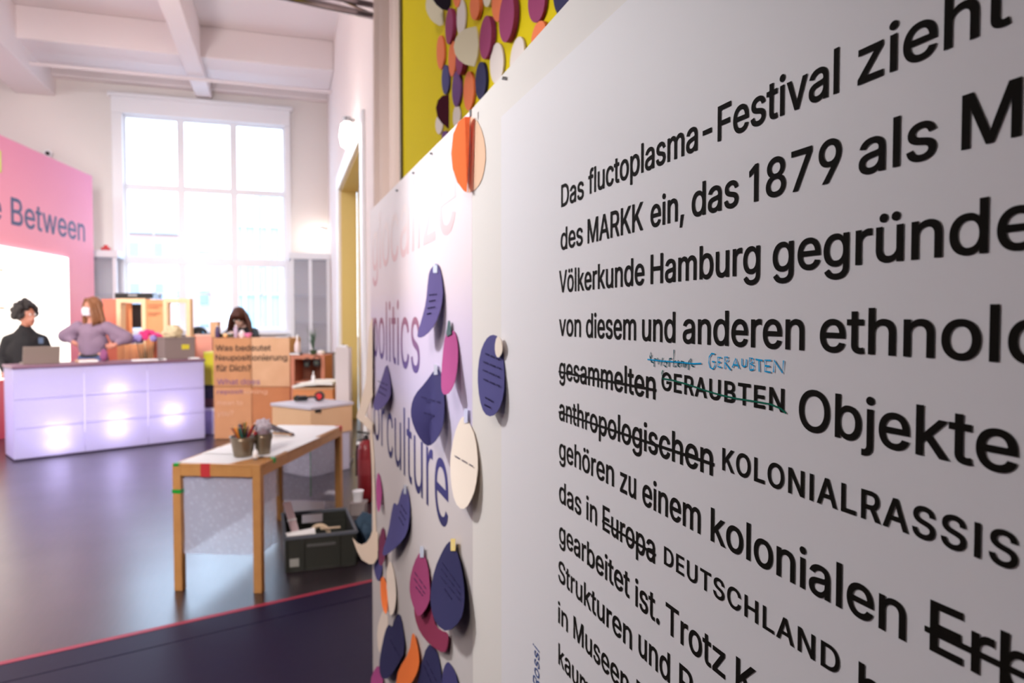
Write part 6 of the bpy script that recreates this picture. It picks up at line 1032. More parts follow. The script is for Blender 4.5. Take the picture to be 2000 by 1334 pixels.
# --- woman bending over the desk
hp = at(467, 620, 10.25); f, s_ = frame_of((-FWD*.98-RGT*.08)); R = rotm(f, s_, math.radians(38)); bf, bs = f, s_
pr = thing('person', (hp.x+FWD.x*.15, hp.y+FWD.y*.15, 0), 'woman with long auburn hair and fringe in a black top bending over the cardboard desk', 'person')
sh = hp+FWD*.14-UP*.16; pel = sh+FWD*.30; pel.z = .95
skin_parts = head_parts(hp, R, 1.05) + [('c', hp+FWD*.03-UP*.06, sh+UP*.03, .05, .058), ('c', sh-UP*.04, pel, .11, .12)] + legs_parts(pel, bf, bs, 1.75)
arms = {}
for k, (ex, ey, hx, hy) in ((1, (436, 655, 452, 650)), (-1, (500, 656, 476, 655))):
    a = sh+bs*.16*k-UP*.06; e_ = at(ex, ey+4, 10.1); w_ = at(hx, hy, 9.75); arms[k] = (a, e_, w_)
    skin_parts += [('c', a, e_, .042, .036), ('c', e_, w_, .036, .025)] + hand(w_, (RGT*k*1.0-FWD*.2-UP*.1), -UP, 1.0, .5)
body(skin_parts, 'body', mat('skin_light', (226, 188, 176), .5), pr)
O = Matrix((bs, bf, UP)).transposed(); M_bk2 = mat('black_top', (22, 20, 26), .8)
cl = [('e', sh-UP*.06, (.20, .12, .10), O), ('c', sh-UP*.1, pel+UP*.04, .15, .15), ('e', pel+UP*.05, (.17, .14, .10), O)]
for k in (-1, 1):
    a, e_, w_ = arms[k]; cl += [('c', a, e_, .075, .06), ('c', e_, w_-(w_-e_)*.55, .056, .046)]
body(cl, 'black_top', M_bk2, pr)
body([('c', pel-UP*.03+bs*.09*k, Vector(((pel+bs*.09*k).x, (pel+bs*.09*k).y, .12)), .10, .065) for k in (-1, 1)]+[('e', pel-UP*.05, (.17, .14, .1), O)], 'trousers', mat('dark_jeans', (34, 38, 54), .8), pr)
M_hair3 = mat('auburn_hair', (84, 42, 30), .5, var=(30, (60, 30, 24)), bump=(120, .4)); M_hair3b = mat('auburn_hair_tips', (140, 66, 40), .5)
m = MB(); R0 = rotm(f, s_, math.radians(10)); hh = hp+UP*.01
m.sph(hp+R @ Vector((0, -.025, .035)), 1, (.10, .12, .115), 18, R)
for k in range(36):
    a_ = PI*(-.02+1.04*k/35)+PI; x = .11*math.cos(a_); y = .10*math.sin(a_)+.01; p0 = hh+R0 @ Vector((x*.35, y*.5, .125)); p1 = hh+R0 @ Vector((x*1.0, y*1.0, .02)); p2 = hh+R0 @ Vector((x*1.35, y*1.2, -.10)); p3 = hh+R0 @ Vector((x*1.65, y*1.2+.03, -.25+.02*math.sin(k*3)))
    m.tube([p0, p1, p2, p3], [.02, .027, .028, .012], 8)
for k in range(9):   # fringe
    x = -.055+.11*k/8; m.tube([hp+R @ Vector((x*.6, .03, .135)), hp+R @ Vector((x, .09, .10)), hp+R @ Vector((x, .108, .045))], [.012, .014, .007], 6)
m.obj('hair', M_hair3, pr, smooth=True)
eyes(hp, R, pr, 1.05)
# sleeve bag with pink on the belt of the masked person is a small pouch on the counter
u = upx(218); t = thing('pouch', onc(u, .3), 'small magenta patterned pouch standing on the counter beside the masked person', 'pouch')
crumple_c = onc(u, .30, CHT+.075)
m = MB(); m.sph(crumple_c, 1, (.045, .035, .075), 16)
for v in m.b.verts: v.co += Vector((noise.noise(v.co*20), noise.noise(v.co*20+Vector((5, 0, 0))), 0))*.012
m.obj('pouch_body', mat('magenta_cloth', (140, 76, 120), .8), t, smooth=True); MB().tube([crumple_c+UP*.07-cu_*.03, crumple_c+UP*.12, crumple_c+UP*.07+cu_*.03], .006, 8).obj('strap', mat('pouch_strap', (60, 40, 60), .7), t)

# ================================================================== RIGHT BACK CORNER: shelf, cartons, plinth
zs = 8.9
t = thing('cardboard_shelf', at(605, 742, zs), 'open reddish cardboard shelf right of the lettered desk', 'shelf')
M_rc = mat('reddish_cardboard', (198, 128, 104), .8); M_dkb = mat('dark_brown_board', (112, 62, 44), .8); fl2 = 622+FPX*EYE/zs  # dark brown board serves as the shelf's back panel
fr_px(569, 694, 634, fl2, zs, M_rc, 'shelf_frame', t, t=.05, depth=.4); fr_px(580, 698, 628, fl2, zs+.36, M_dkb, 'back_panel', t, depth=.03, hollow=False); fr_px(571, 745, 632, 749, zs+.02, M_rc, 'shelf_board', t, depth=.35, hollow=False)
M_gpan = mat('grey_metal_panel', (150, 152, 166), .4)
zt2 = at(600, 694, zs).z
def ons(px, v=.15): q = at(px, 694, zs+v); q.z = zt2; return q
p = ons(581); t = thing('spray_bottle', p, 'pale pink spray bottle on the cardboard shelf', 'bottle'); MB().lathe(p, [(.03, 0), (.036, .01), (.036, .13), (.014, .18), (.012, .21)], 16).obj('bottle_body', mat('bottle_pink', (232, 214, 218), .4), t, smooth=True); MB().cyl(p+UP*.21, p+UP*.26, .016, .010).obj('cap', M_white, t)
p = ons(578, .08); t = thing('dark_book', p, 'dark blue grey book lying at the front of the cardboard shelf', 'book'); MB().fbox(p, RGT, FWD, (-.06, -.07, 0), (.07, .05, .03), bev=.003).obj('cover', mat('slate_cover', (66, 76, 98), .5), t); MB().fbox(p, RGT, FWD, (-.055, -.072, .006), (.065, .045, .024)).obj('pages', M_paper, t)
p = ons(612); t = thing('grass_plant', p, 'spiky green plant in a small pot on the cardboard shelf', 'plant'); MB().lathe(p, [(.03, 0), (.045, .05), (.048, .06), (.04, .055)], 16).obj('pot', mat('pot_green', (60, 84, 60), .5), t)
m = MB()
for k in range(26):
    a_ = random.uniform(0, 2*PI); r_ = random.uniform(.02, .10); h_ = random.uniform(.12, .32); m.tube([p+UP*.05, p+UP*(.05+h_*.6)+RGT*(r_*.3*math.cos(a_))+FWD*(r_*.3*math.sin(a_)), p+UP*(.05+h_)+RGT*(r_*math.cos(a_))+FWD*(r_*math.sin(a_))], [.005, .004, .001], 5)
m.obj('leaves', mat('leaf_green', (70, 100, 84), .5), t)
p = ons(627); t = thing('white_dish', p, 'white dish beside the plant on the cardboard shelf', 'dish'); MB().lathe(p, [(.03, 0), (.05, .03), (.052, .05), (.045, .045), (.03, .01)], 16).obj('dish_body', M_white, t, smooth=True); MB().sph(p+UP*.045, .03, (1, 1, .5)).obj('dish_content', M_paper, t)
for px, py, lab in ((599, 712, 'smaller black headphones hanging in the cardboard shelf'), (618, 709, 'larger black headphones hanging in the cardboard shelf')):
    c = at(px, py, zs-.06); r_ = .035 if px < 610 else .045; t = thing('headphones', c, lab, 'headphones', 'headphones hanging on the cardboard shelf')
    for s2 in (0, 1):
        m = MB(); m.cyl(c+FWD*.03*s2, c+FWD*(.03*s2+.02), r_, r_, 20); m.obj('ear_cup', M_black, t)
    MB().cyl(c-FWD*.004, c, r_*.5, r_*.5).obj('cup_plate', mat('cup_plate', (70, 74, 64), .4), t)
    MB().tube([c+FWD*.025+RGT*(r_*1.0*math.cos(q*PI/8))+UP*(r_+.055*math.sin(q*PI/8)-.01) for q in range(9)], .006, 8).obj('headband', M_black, t)
# grey partition strip beside the shelf
t = thing('grey_partition', at(640, 700, 9.3), 'narrow blue grey metal partition behind the cardboard shelf', 'partition'); t.location.z = 0
fr_px(632, 690, 652, 622+FPX*EYE/9.3, 9.3, M_gpan, 'partition_panel', t, depth=.05, hollow=False); fr_px(631, 688, 653, 692, 9.29, M_steel, 'top_rail', t, depth=.07, hollow=False)
# orange carton with white foam on it
zc2 = 7.9
t = thing('carton', at(610, 758, zc2), 'orange brown carton standing behind the light wooden box', 'box'); t.location.z = 0
fr_px(573, 760, 650, 622+FPX*EYE/zc2, zc2, mat('orange_carton', (216, 142, 92), .8), 'carton_body', t, depth=.45, hollow=False)
for s2 in (0, 1): fr_px(573+39*s2, 758, 611+39*s2, 761, zc2-.01, M_card2, 'lid_flap', t, depth=.46, hollow=False)
c = at(612, 752, zc2+.2)
ft = at(571, 757, zc2); m = MB(); m.grid(lambda u, v: ft+FWD*(-.02+.42*v)+RGT*((80/FPX*zc2)*u)+UP*(.02+.02*abs(noise.noise(Vector((u*4, v*3, 1))))+.02*math.sin(u*PI*.9)+.03*u), 30, 8, .03)
tag(m.obj('packing_foam', mat('packing_foam_white', (238, 236, 232), .8), None), 'sheet of white packing foam on the orange brown carton', 'packing foam')
p = at(612, 742, zc2+.1); p.z -= .0
t = thing('glue_bottle', p, 'small white bottle standing on the packing foam', 'bottle'); MB().lathe(p-UP*.04, [(.018, 0), (.02, .08), (.008, .1), (.006, .12)], 12).obj('bottle_body', M_white, t, smooth=True); MB().cyl(p+UP*.08, p+UP*.10, .008, .005).obj('cap', M_white, t)
# wooden box with grey lid on the floor behind the table
zx = 6.95; xa = at(608, 793, zx); TH_ = xa.z
p1 = on_z(531, 787, TH_); p2 = on_z(606, 795, TH_); p3 = on_z(641, 780, TH_)
e1 = (p1-p2); e1.z = 0; l1 = e1.length; e1.normalize(); e2 = Vector((e1.y, -e1.x, 0)); e2 = e2 if e2.dot(p3-p2) > 0 else -e2; l2 = max(.35, (p3-p2).dot(e2))
o_ = Vector((p2.x, p2.y, 0))
t = thing('wooden_box', o_+e1*l1/2+e2*l2/2, 'light wooden box with a grey lid behind the craft table', 'box')
M_lb = mat('light_box_wood', (222, 184, 146), .6, var=(5, (214, 172, 132)))
MB().fbox(o_, e1, e2, (0, 0, .40), (l1, l2, TH_-.03), bev=.006).obj('box_body', M_lb, t)
MB().fbox(o_, e1, e2, (.02, .02, 0), (l1-.02, l2-.02, .40), bev=.006).obj('pale_base', mat('pale_lavender_base', (196, 192, 212), .6), t, label='pale lavender base')
MB().fbox(o_, e1, e2, (-.012, -.012, TH_-.03), (l1+.012, l2+.012, TH_), bev=.005).obj('grey_lid', mat('grey_lid', (196, 192, 204), .5), t)
hx = on_pl(621, 803, o_, e1); MB().box(hx-e1*.004, (.02, .07, .03), rot=Matrix((e1, e2, UP)).transposed(), bev=.008).obj('handle_hole', M_black, t)
# tools on that box
c = on_z(588, 785, TH_)+FWD*.03+UP*.01; t = thing('tape_dispenser', c, 'black hand tool lying on the grey lid of the wooden box', 'tool')
MB().box(c+UP*.025, (.11, .07, .05), yaw=.3, bev=.012).obj('tool_body', M_black, t); MB().tube([c+UP*.03+RGT*.05, c+UP*.04+RGT*.10, c+UP*.03+RGT*.16], .012, 8).obj('handle', M_black, t); MB().cyl(c+UP*.025-RGT*.05-FWD*.03, c+UP*.025-RGT*.05+FWD*.02, .03).obj('roller', mat('dark_olive', (40, 40, 24), .5), t)
c = on_z(622, 784, TH_)+FWD*.04+UP*.05; t = thing('red_tape_roll', c, 'round red and black roll standing on the grey lid', 'roll')
MB().cyl(c-FWD*.025, c+FWD*.025, .05, .05, 24).obj('rim', M_black, t); MB().cyl(c-FWD*.03, c+FWD*.026, .032, .032, 24).obj('red_centre', mat('red_plastic', (220, 50, 60), .4), t)
# white plinth
zp = 7.6; a = at(655, 679, zp); c = at(681, 679, zp)
t = thing('white_plinth', Vector(((a.x+c.x)/2, (a.y+c.y)/2, 0)), 'slender off white plinth in front of the doorway', 'plinth')
w = (c-a).length; oo = Vector((a.x, a.y, 0)); MB().fbox(oo, RGT, FWD, (0, 0, .04), (w, w, a.z), bev=.004).obj('column', mat('plinth_white', (216, 206, 206), .6), t); MB().fbox(oo, RGT, FWD, (-.01, -.01, 0), (w+.01, w+.01, .04)).obj('foot', M_white, t)
t = thing('small_device', oo+RGT*.06+FWD*.06+UP*a.z, 'small white device lying on top of the slender plinth', 'device')
MB().fbox(oo+UP*a.z, RGT, FWD, (.02, .02, 0), (w-.03, w-.03, .025), bev=.008).obj('device_body', M_white, t); MB().cyl(oo+RGT*.07+FWD*.06+UP*(a.z+.025), oo+RGT*.07+FWD*.06+UP*(a.z+.035), .012).obj('button', M_steel, t)
# fire extinguisher
ze = 6.0; c = at(716, 975, ze); c.z = 0
t = thing('fire_extinguisher', c, 'red fire extinguisher on the floor beside the board edge', 'extinguisher')
M_re = mat('extinguisher_red', (128, 24, 32), .35); R_e = .075; he = .52
MB().lathe(c, [(R_e*.9, 0), (R_e, .02), (R_e, he-.07), (R_e*.8, he-.02), (R_e*.35, he+.01)], 28).obj('cylinder', M_re, t, smooth=True)
MB().lathe(c+UP*.24, [(R_e+.001, 0), (R_e+.001, .13)], 28).obj('label_band', mat('label_band', (140, 44, 50), .5), t)
MB().cyl(c+UP*(he), c+UP*(he+.05), .02, .018).obj('valve', M_black, t)
MB().box(c+UP*(he+.07)-RGT*.02, (.11, .02, .015), rot=Matrix.Rotation(.2, 3, 'Y')).obj('lever', M_black, t)
MB().tube([c+UP*(he+.02)-RGT*.02, c+UP*(he)-RGT*.07, c+UP*(he-.12)-RGT*.085, c+UP*(he-.3)-RGT*.085], .009, 8).obj('hose', M_black, t)
MB().sph(c+UP*(he-.02)-RGT*.06-FWD*.02, .018).obj('gauge', M_white, t)

# ================================================================== CRAFT TABLE
TH = .74
fl_ = on_z(350, 899, TH); fr_ = on_z(508, 907, TH); rr_ = on_z(669, 831, TH)
tx = (fr_-fl_); tx.z = 0; tw = tx.length; tx.normalize(); ty = Vector((-tx.y, tx.x, 0)); ty = ty if ty.dot(rr_-fr_) > 0 else -ty
# long side follows the photograph
ty2 = (rr_-fr_); ty2.z = 0; tl_ = ty2.length; ty2.normalize(); ty = ty2; tx = Vector((ty.y, -ty.x, 0)); tx = tx if tx.dot(fr_-fl_) > 0 else -tx; tw = (fr_-fl_).dot(tx)
t0 = Vector((fr_.x, fr_.y, 0))-tx*tw
table = thing('craft_table', t0+tx*tw/2+ty*tl_/2, 'slim wooden craft table with taped legs and white paper on top', 'table')
lg_ = .048
def tb(lo, hi, name, mt_, bev=.003, **kw): return MB().fbox(t0, tx, ty, lo, hi, bev=bev).obj(name, mt_, table, **kw)
tb((0, 0, TH-.02), (tw, tl_, TH-.004), 'tabletop', M_wood)
for lo, hi in (((lg_, 0, TH-.075), (tw-lg_, .02, TH-.02)), ((lg_, tl_-.02, TH-.075), (tw-lg_, tl_, TH-.02)), ((0, lg_, TH-.075), (.02, tl_-lg_, TH-.02)), ((tw-.02, lg_, TH-.075), (tw, tl_-lg_, TH-.02))): tb(lo, hi, 'apron', M_wood)
lgs = []
for u in (0, tw-lg_):
    for v in (0, tl_-lg_): lgs.append(tb((u, v, 0), (u+lg_, v+lg_, TH-.02), 'leg', M_wood, .004))
M_gt = mat('green_tape', (30, 150, 50), .4); M_rt = mat('red_tape', (190, 50, 56), .5)
def tape(u, v, z, du_, dv_, dz, mt_, parent): MB().fbox(t0, tx, ty, (u, v, z), (u+du_, v+dv_, z+dz)).obj('tape', mt_, parent)
tape(-.002, -.002, .565, lg_+.004, lg_+.004, .022, M_gt, lgs[0]); tape(-.002, tl_-lg_-.002, .5, lg_+.004, lg_+.004, .02, M_gt, lgs[1])
tape(.17, -.003, TH-.078, .055, .006, .078, M_rt, table); tape(.01, -.003, TH-.018, .03, .03, .017, M_gt, table); tape(tw-.02, .18, TH-.03, .024, .03, .03, M_gt, table)
tape(tw-.045, tl_-.05, TH-.03, .05, .03, .032, M_rt, table)
# sheets of paper
def sheet_on(name, label, pts, z, mt_=M_paper):
    c = sum((Vector((p[0], p[1], 0)) for p in pts), Vector())/len(pts); w = [t0+tx*p[0]+ty*p[1]+UP*z for p in pts]
    o = MB().prism(w, UP*.0012).obj(name, mt_); cc = t0+tx*c.x+ty*c.y+UP*z; o.data.transform(Matrix.Translation(-cc)); o.location = cc; return tag(o, label, 'paper', 'white sheets on the craft table')
sheet_on('paper_sheet', 'large white paper sheet covering the near end of the craft table', [(.02, .03), (tw*.62, .02), (tw*.80, .24), (tw*.75, .70), (.03, .66)], TH-.004)
sheet_on('paper_sheet', 'white paper sheet in the middle of the craft table reaching its right edge', [(tw*.35, .5), (tw*1.0, .40), (tw*1.03, .93), (tw*.4, .98)], TH-.0025)
sheet_on('paper_sheet', 'white paper sheet at the far end of the craft table', [(.03, .80), (tw*.95, .86), (tw*.99, tl_-.02), (.02, tl_-.01)], TH-.001)
sheet_on('paper_sheet', 'white paper sheet at the near right corner beside the buckets', [(tw*.7, .20), (tw*.97, .22), (tw*.97, .62), (tw*.62, .6)], TH+.0002)
m = MB(); m.grid(lambda u, v: t0+tx*(.03+.2*u)+ty*(.28+.2*v)+UP*(TH+.002+.016*u*v*math.sin(PI*u)), 8, 8, .001); tag(m.obj('paper_sheet', M_paper), 'small curling white leaflet on the left edge of the craft table', 'paper', 'white sheets on the craft table')
# metal buckets
M_zinc = mat('galvanised_zinc', (150, 138, 120), .35, .85, var=(8, (120, 108, 92)))
def bucket(label, px, py, r, h):
    c = on_z(px, py, TH+.0015); t = thing('metal_bucket', c, label, 'bucket', 'zinc buckets on the craft table')
    MB().lathe(c, [(r*.72, 0), (r*.98, h-.01), (r*1.04, h), (r*.98, h), (r*.68, .008), (0.001, .008)], 32).obj('bucket_body', M_zinc, t, smooth=True)
    MB().lathe(c+UP*h*.86, [(r*.955, -.004), (r*.99, 0), (r*.965, .005)], 32).obj('rim_bead', M_zinc, t, smooth=True)
    for s2 in (-1, 1): MB().box(c+RGT*(r*.98*s2)+UP*(h-.018), (.006, .02, .022), bev=.002).obj('ear', M_zinc, t)
    return t, c
b1, c1 = bucket('zinc bucket full of coloured pencils on the craft table', 475, 890, .074, .118)
b2, c2 = bucket('zinc bucket holding a crumpled plastic bag on the craft table', 514, 886, .056, .125)
pcs = [(40, 110, 60), (200, 50, 40), (40, 90, 140), (226, 150, 40), (30, 30, 34), (120, 40, 30), (60, 140, 130), (24, 60, 40), (150, 96, 40), (180, 60, 60), (36, 40, 70)]
names_ = ['green', 'red', 'blue', 'yellow orange', 'black', 'brown', 'turquoise', 'dark green', 'ochre', 'pale red', 'navy']
random.seed(11)
def pencil(label, c0, dirv, ln, col, i):
    d = Vector(dirv).normalized(); e = c0+d*ln; t = thing('pencil', c0, label, 'pencil', 'coloured pencils in the zinc bucket')
    MB().cyl(c0, e-d*.014, .0042, seg=6).obj('shaft', mat('pencil_%d' % i, col, .4), t); MB().cyl(e-d*.014, e-d*.004, .0042, .0015, 6).obj('cone', M_ply, t); MB().cyl(e-d*.004, e, .0015, .0002, 6).obj('tip', mat('pencil_%d' % i, col, .4), t)
for i in range(38):
    a_ = 2*PI*i/38+random.uniform(-.1, .1); rr2 = (.2 if i % 3 == 0 else .75); k = i % 11
    c0 = c1+Vector((math.cos(a_+2.6)*.02, math.sin(a_+2.6)*.02, .012)); top_ = c1+Vector((math.cos(a_)*.078*rr2, math.sin(a_)*.078*rr2, .16)); d = top_-c0
    lean = round(math.degrees(math.asin(min(1, (d.normalized()).cross(UP).length)))); dep_ = ['shortest', 'short', 'tall', 'tallest'][min(3, i//10)]
    pos = ('front' if (top_-c1).dot(FWD) < -.012 else 'back' if (top_-c1).dot(FWD) > .012 else 'middle')+(' right' if (top_-c1).dot(RGT) > .0 else ' left')
    pencil('%s %s coloured pencil %s in the %s of the zinc bucket' % (dep_, names_[k], 'upright' if i % 3 == 0 else 'leaning', pos), c0, d, .172+.012*min(3, i//10)+random.uniform(0, .006), pcs[k], k)
M_plastic = mat('clear_plastic_bag', (206, 200, 216), .12, alpha=.7, bump=(60, .6))
m = MB(); m.sph((0, 0, 0), 1, seg=24)
for v in m.b.verts:
    v.co *= 1+noise.noise(v.co*3)*.4; v.co = Vector((v.co.x*.05, v.co.y*.045, v.co.z*.045))+c2+UP*.165
t = thing('plastic_bag', c2+UP*.14, 'crumpled clear plastic bag in the second zinc bucket', 'bag'); m.obj('bag_film', M_plastic, t, smooth=False)
MB().cyl(c2+UP*.1, c2+UP*.16, .034, .04, 16).obj('bag_content', mat('bag_content', (150, 130, 140), .5), t)
MB().box(c2+UP*.13-RGT*.03-FWD*.045, (.02, .02, .02), bev=.005).obj('red_knot', mat('red_knot', (150, 24, 34), .5), t)
# scissors-like dark leaf / brush lying behind the second bucket
q0 = on_z(530, 848, TH+.012)
t = thing('grey_glove', q0, 'dark grey cloth lying behind the second bucket on the craft table', 'cloth')
m = MB(); m.grid(lambda u, v: q0+RGT*(.0+.16*u)+FWD*((v-.5)*.12*(1-u*.9))+UP*(.05*(1-u)+.02*math.sin(v*PI)*(1-u)+.008*noise.noise(Vector((u*6, v*6, 0)))), 14, 8, .008); m.obj('cloth', mat('grey_cloth', (92, 84, 92), .8), t, smooth=True)
m = MB(); m.grid(lambda u, v: q0+RGT*(.0+.15*u)+FWD*((v-.5)*.10*(1-u*.8)-.02)+UP*(.004+.012*(1-u)), 8, 4, .004); m.obj('tan_lining', mat('tan_lining', (206, 160, 110), .7), t)
# white cap between buckets
p = on_z(499, 897, TH+.0015); t = thing('correction_pen', p, 'small white egg shaped object between the two buckets', 'object'); MB().sph(p+UP*.03, .016, (1, 1, 1.9), 16).obj('shell', M_white, t, smooth=True); MB().cyl(p, p+UP*.005, .012).obj('foot', M_steel, t)
# bubble wrap skirt round the table
bw = bpy.data.materials.new('bubble_wrap'); bw.use_nodes = True; n = bw.node_tree.nodes; L = bw.node_tree.links; b = n['Principled BSDF']
b.inputs['Base Color'].default_value = rgb(198, 202, 228); b.inputs['Roughness'].default_value = .2; b.inputs['Alpha'].default_value = .5
t_ = n.new('ShaderNodeTexCoord'); vo = n.new('ShaderNodeTexVoronoi'); vo.inputs['Scale'].default_value = 34; L.new(t_.outputs['Object'], vo.inputs['Vector'])
mr = n.new('ShaderNodeMapRange'); mr.inputs['From Min'].default_value = 0; mr.inputs['From Max'].default_value = .5; mr.inputs['To Min'].default_value = 1; mr.inputs['To Max'].default_value = 0; L.new(vo.outputs['Distance'], mr.inputs[0])
bp = n.new('ShaderNodeBump'); bp.inputs['Strength'].default_value = .5; bp.inputs['Distance'].default_value = .004; L.new(mr.outputs[0], bp.inputs['Height']); L.new(bp.outputs[0], b.inputs['Normal'])
mr2 = n.new('ShaderNodeMapRange'); mr2.inputs['To Min'].default_value = .60; mr2.inputs['To Max'].default_value = .74; L.new(mr.outputs[0], mr2.inputs[0]); L.new(mr2.outputs[0], b.inputs['Alpha'])
wrap = thing('bubble_wrap_skirt', t0+tx*tw/2+ty*tl_/2+UP*.25, 'translucent bubble wrap hanging round the legs of the craft table', 'bubble wrap')
def wsheet(a, c, z0, z1, seed):
    A_, C_ = t0+tx*a[0]+ty*a[1], t0+tx*c[0]+ty*c[1]; nn = (C_-A_).normalized(); nn = Vector((-nn.y, nn.x, 0))
    m = MB(); m.grid(lambda u, v: A_+(C_-A_)*u+UP*(z1+(z0-z1)*v)+nn*(.012*noise.noise(Vector((u*5+seed, v*2, 0)))*v), 40, 12); m.obj('wrap_sheet', bw, wrap, smooth=True)
wsheet((lg_*.5, .03), (tw-lg_*.4, .03), .21, TH-.03, 0)
wsheet((.03, lg_), (.03, tl_-lg_), .20, TH-.03, 3)
wsheet((lg_, tl_-.03), (tw-lg_, tl_-.03), .16, TH-.03, 6)
wsheet((tw-.012, lg_), (tw-.012, .25), .22, TH-.03, 9)
MB().tube([t0+tx*(tw*.55)+ty*(tl_-.06)+UP*z for z in (TH-.08, .5, .3, .2)], .0035, 6).obj('green_string', M_gt, wrap)

# ================================================================== GREY CRATE and its contents
k0 = on_z(557, 1120); k1 = on_z(697, 1104); kx = (k1-k0); kl = kx.length; kx.normalize(); ky = Vector((-kx.y, kx.x, 0)); ky = ky if ky.dot(FWD) > 0 else -ky; kd = .58; kh = .225
M_kr = mat('olive_grey_crate', (42, 43, 38), .5); M_kr2 = mat('crate_rim', (84, 88, 98), .5)
crate = thing('plastic_crate', k0+kx*kl/2+ky*kd/2, 'dark grey open plastic crate on the floor beside the craft table', 'crate')
def kb(m, lo, hi, bev=.004): return m.fbox(k0, kx, ky, lo, hi, bev=bev)
m = MB(); kb(m, (0, 0, 0), (kl, kd, .012)); kb(m, (0, 0, .012), (kl, .01, kh-.02)); kb(m, (0, .01, .012), (.01, kd-.01, kh-.02)); kb(m, (kl-.01, .01, .012), (kl, kd-.01, kh-.02))
kb(m, (0, kd-.01, .012), (kl, kd, kh*.62)); kb(m, (0, kd-.01, kh*.62), (kl*.3, kd, kh-.02)); kb(m, (kl*.62, kd-.01, kh*.62), (kl, kd, kh-.02)); kb(m, (0, kd-.01, kh*.88), (kl, kd, kh-.02)); m.obj('crate_shell', M_kr, crate)
m = MB(); kb(m, (-.008, -.008, kh-.022), (kl+.008, .012, kh)); kb(m, (-.008, kd-.012, kh-.022), (kl+.008, kd+.008, kh)); kb(m, (-.008, .012, kh-.022), (.012, kd-.012, kh)); kb(m, (kl-.012, .012, kh-.022), (kl+.008, kd-.012, kh)); m.obj('rim', M_kr2, crate)
for u in (.02, .25, .75, .97): m = MB(); kb(m, (kl*u-.006, -.012, .01), (kl*u+.006, 0, kh-.025), .002); m.obj('rib', M_kr, crate)
m = MB(); kb(m, (kl*.3, -.010, kh*.66), (kl*.7, -.002, kh*.74), .002); m.obj('grip_slot', mat('crate_grip', (84, 84, 84), .4), crate)
m = MB(); kb(m, (kl*.06, -.004, .035), (kl*.19, -.001, .085), .001); m.obj('printed_mark', mat('crate_mark', (150, 150, 145), .6), crate)
def kp(u, v, z): return k0+kx*(kl*u)+ky*(kd*v)+UP*z
t = thing('pale_wooden_strip', kp(.12, .1, .1), 'pale pinkish strip leaning out of the grey crate', 'strip'); a, c = kp(.24, .12, .08), kp(.05, .55, .36); dd = (c-a).normalized()
q = dd.to_track_quat('Z', 'Y').to_matrix(); MB().box((a+c)/2, (.052, .012, (c-a).length), rot=q, bev=.003).obj('strip_body', mat('pinkish_strip', (214, 190, 196), .6), t); MB().box((a*.35+c*.65), (.056, .016, .014), rot=q).obj('band', M_paper, t)
t = thing('white_paper_roll', kp(.1, .12, .2), 'white paper roll lying across the near rim of the grey crate', 'paper roll'); MB().tube([kp(.02, .10, kh-.02), kp(.42, .14, kh-.01)], .028, 16).obj('roll', M_paper, t, smooth=True); MB().tube([kp(.01, .10, kh-.02), kp(.02, .10, kh-.02)], .012, 12).obj('core', M_card, t)
t = thing('masking_tape_roll', kp(.5, .2, .18), 'beige roll of tape standing in the grey crate', 'tape roll'); c = kp(.50, .16, kh-.03); m = MB()
m.tube([c+RGT*(.055*math.cos(k*PI/12))+UP*(.055*math.sin(k*PI/12)) for k in range(25)], .014, 8); m.obj('roll', mat('beige_tape', (206, 184, 156), .6), t, smooth=True)
MB().box(c+UP*.045+kx*.06-ky*.04, (.12, .03, .004), rot=Matrix((kx, ky, UP)).transposed()).obj('loose_end', mat('beige_tape', (0, 0, 0)), t)
t = thing('red_brown_board', kp(.3, .3, .1), 'reddish brown board edge inside the grey crate under the paper roll', 'board'); MB().box(kp(.33, .05, kh-.045), (.18, .012, .05), rot=Matrix((kx, ky, UP)).transposed()).obj('board_body', mat('rust_board', (176, 96, 70), .6), t); MB().box(kp(.33, .045, kh-.018), (.18, .014, .006), rot=Matrix((kx, ky, UP)).transposed()).obj('board_edge', M_card, t)
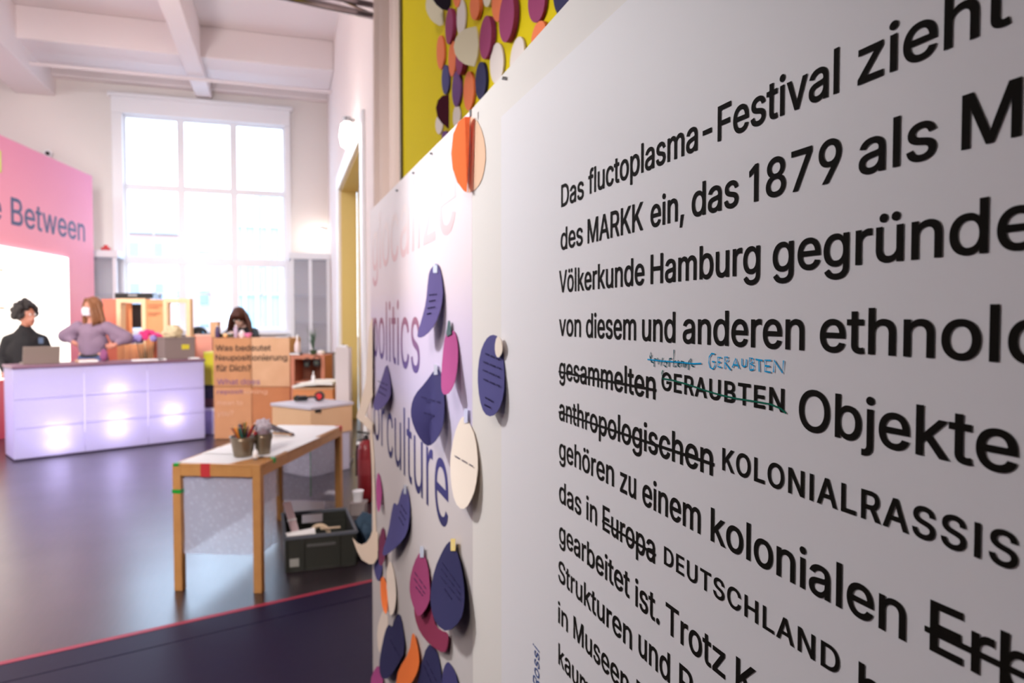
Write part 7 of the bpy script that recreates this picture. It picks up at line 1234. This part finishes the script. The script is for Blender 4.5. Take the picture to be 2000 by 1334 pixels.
# stuff on the floor between crate and board
def fbox_px(name, label, x0, x1, ytop, ybot, mt_, cat='box', dep=.12, lidm=None):
    a = on_z(x0, ybot); z = (a-CAM).dot(FWD); c = at(x1, ybot, z); c.z = 0; h = at(x0, ytop, z).z; w = (c-a).length
    t = thing(name, a+RGT*w/2, label, cat); MB().fbox(a, RGT, FWD, (0, 0, 0), (w, dep, h), bev=.004).obj('box_body', mt_, t); MB().fbox(a, RGT, FWD, (-.003, -.003, h*.85), (w+.003, dep+.003, h+.004), bev=.002).obj('box_lid', lidm or mt_, t); return t
fbox_px('paper_stack', 'white paper block on the floor beneath the far end of the craft table', 633, 660, 966, 1005, M_paper, 'paper')
fbox_px('small_carton', 'grey carton on the floor between the crate and the extinguisher', 684, 712, 984, 1008, mat('small_grey_carton', (150, 140, 140), .7), 'box', .12)
a_ = on_z(684, 1008); z_ = (a_-CAM).dot(FWD); hh_ = at(684, 984, z_).z
t = thing('white_cup', a_+RGT*.05+FWD*.06+UP*hh_, 'white paper cup on the small grey carton', 'cup'); MB().lathe(a_+RGT*.05+FWD*.06+UP*(hh_+.004), [(.032, 0), (.042, .085), (.044, .088), (.038, .085), (.028, .005)], 20).obj('cup_body', M_white, t, smooth=True); MB().lathe(a_+RGT*.05+FWD*.06+UP*(hh_+.08), [(.0441, 0), (.0455, .006)], 20).obj('cup_rim', M_paper, t)
c = on_z(714, 1075); c = c+UP*.10+RGT*.02
crumple('blue_cloth_bag', 'dark blue cloth bag on the floor behind the crate', c, (.10, .11, .14), mat('blue_grey_cloth', (52, 76, 98), .8), 'bag', 5, 22, .3)
# ================================================================== MAT with red tape border
r0 = on_z(0, 1300); r1 = on_z(730, 1136); rd = (r1-r0); rd.z = 0; rd.normalize(); rn = Vector((rd.y, -rd.x, 0)); rn = rn if rn.dot(CAM-r0) > 0 else -rn
m0 = r0-rd*1.5; m1_ = Vector((r1.x, r1.y, 0))+rd*((.49-r1.x)/rd.x)
s1 = on_z(300, 1266); sdist = (s1-r0).dot(rn)
M_mat = mat('black_dance_mat', (34, 27, 58), .45, spec=.12, bump=(8, .06))
mt0 = thing('dance_mat', (m0+m1_)/2, 'black glossy floor mat in two strips with a red tape border', 'mat')
def strip(d0_, d1_, name):
    z = .002; e = [m0+rn*q_+rd*((.49-(m0+rn*q_).x)/rd.x) for q_ in (d0_, d1_)]
    pp = [Vector((q_.x, q_.y, z)) for q_ in (m0+rn*d0_, e[0], e[1], m0+rn*d1_)]; MB().prism(pp, UP*.003).obj(name, M_mat, mt0)
strip(0, sdist-.004, 'mat_strip'); strip(sdist+.004, sdist+1.5, 'mat_strip')
MB().prism([Vector((q_.x, q_.y, .0055)) for q_ in (m0-rn*.028, m1_-rn*.028, m1_+rn*.008, m0+rn*.008)], UP*.001).obj('red_tape_border', mat('red_floor_tape', (172, 46, 74), .5), mt0)
print('TOTAL objects', len(bpy.data.objects))
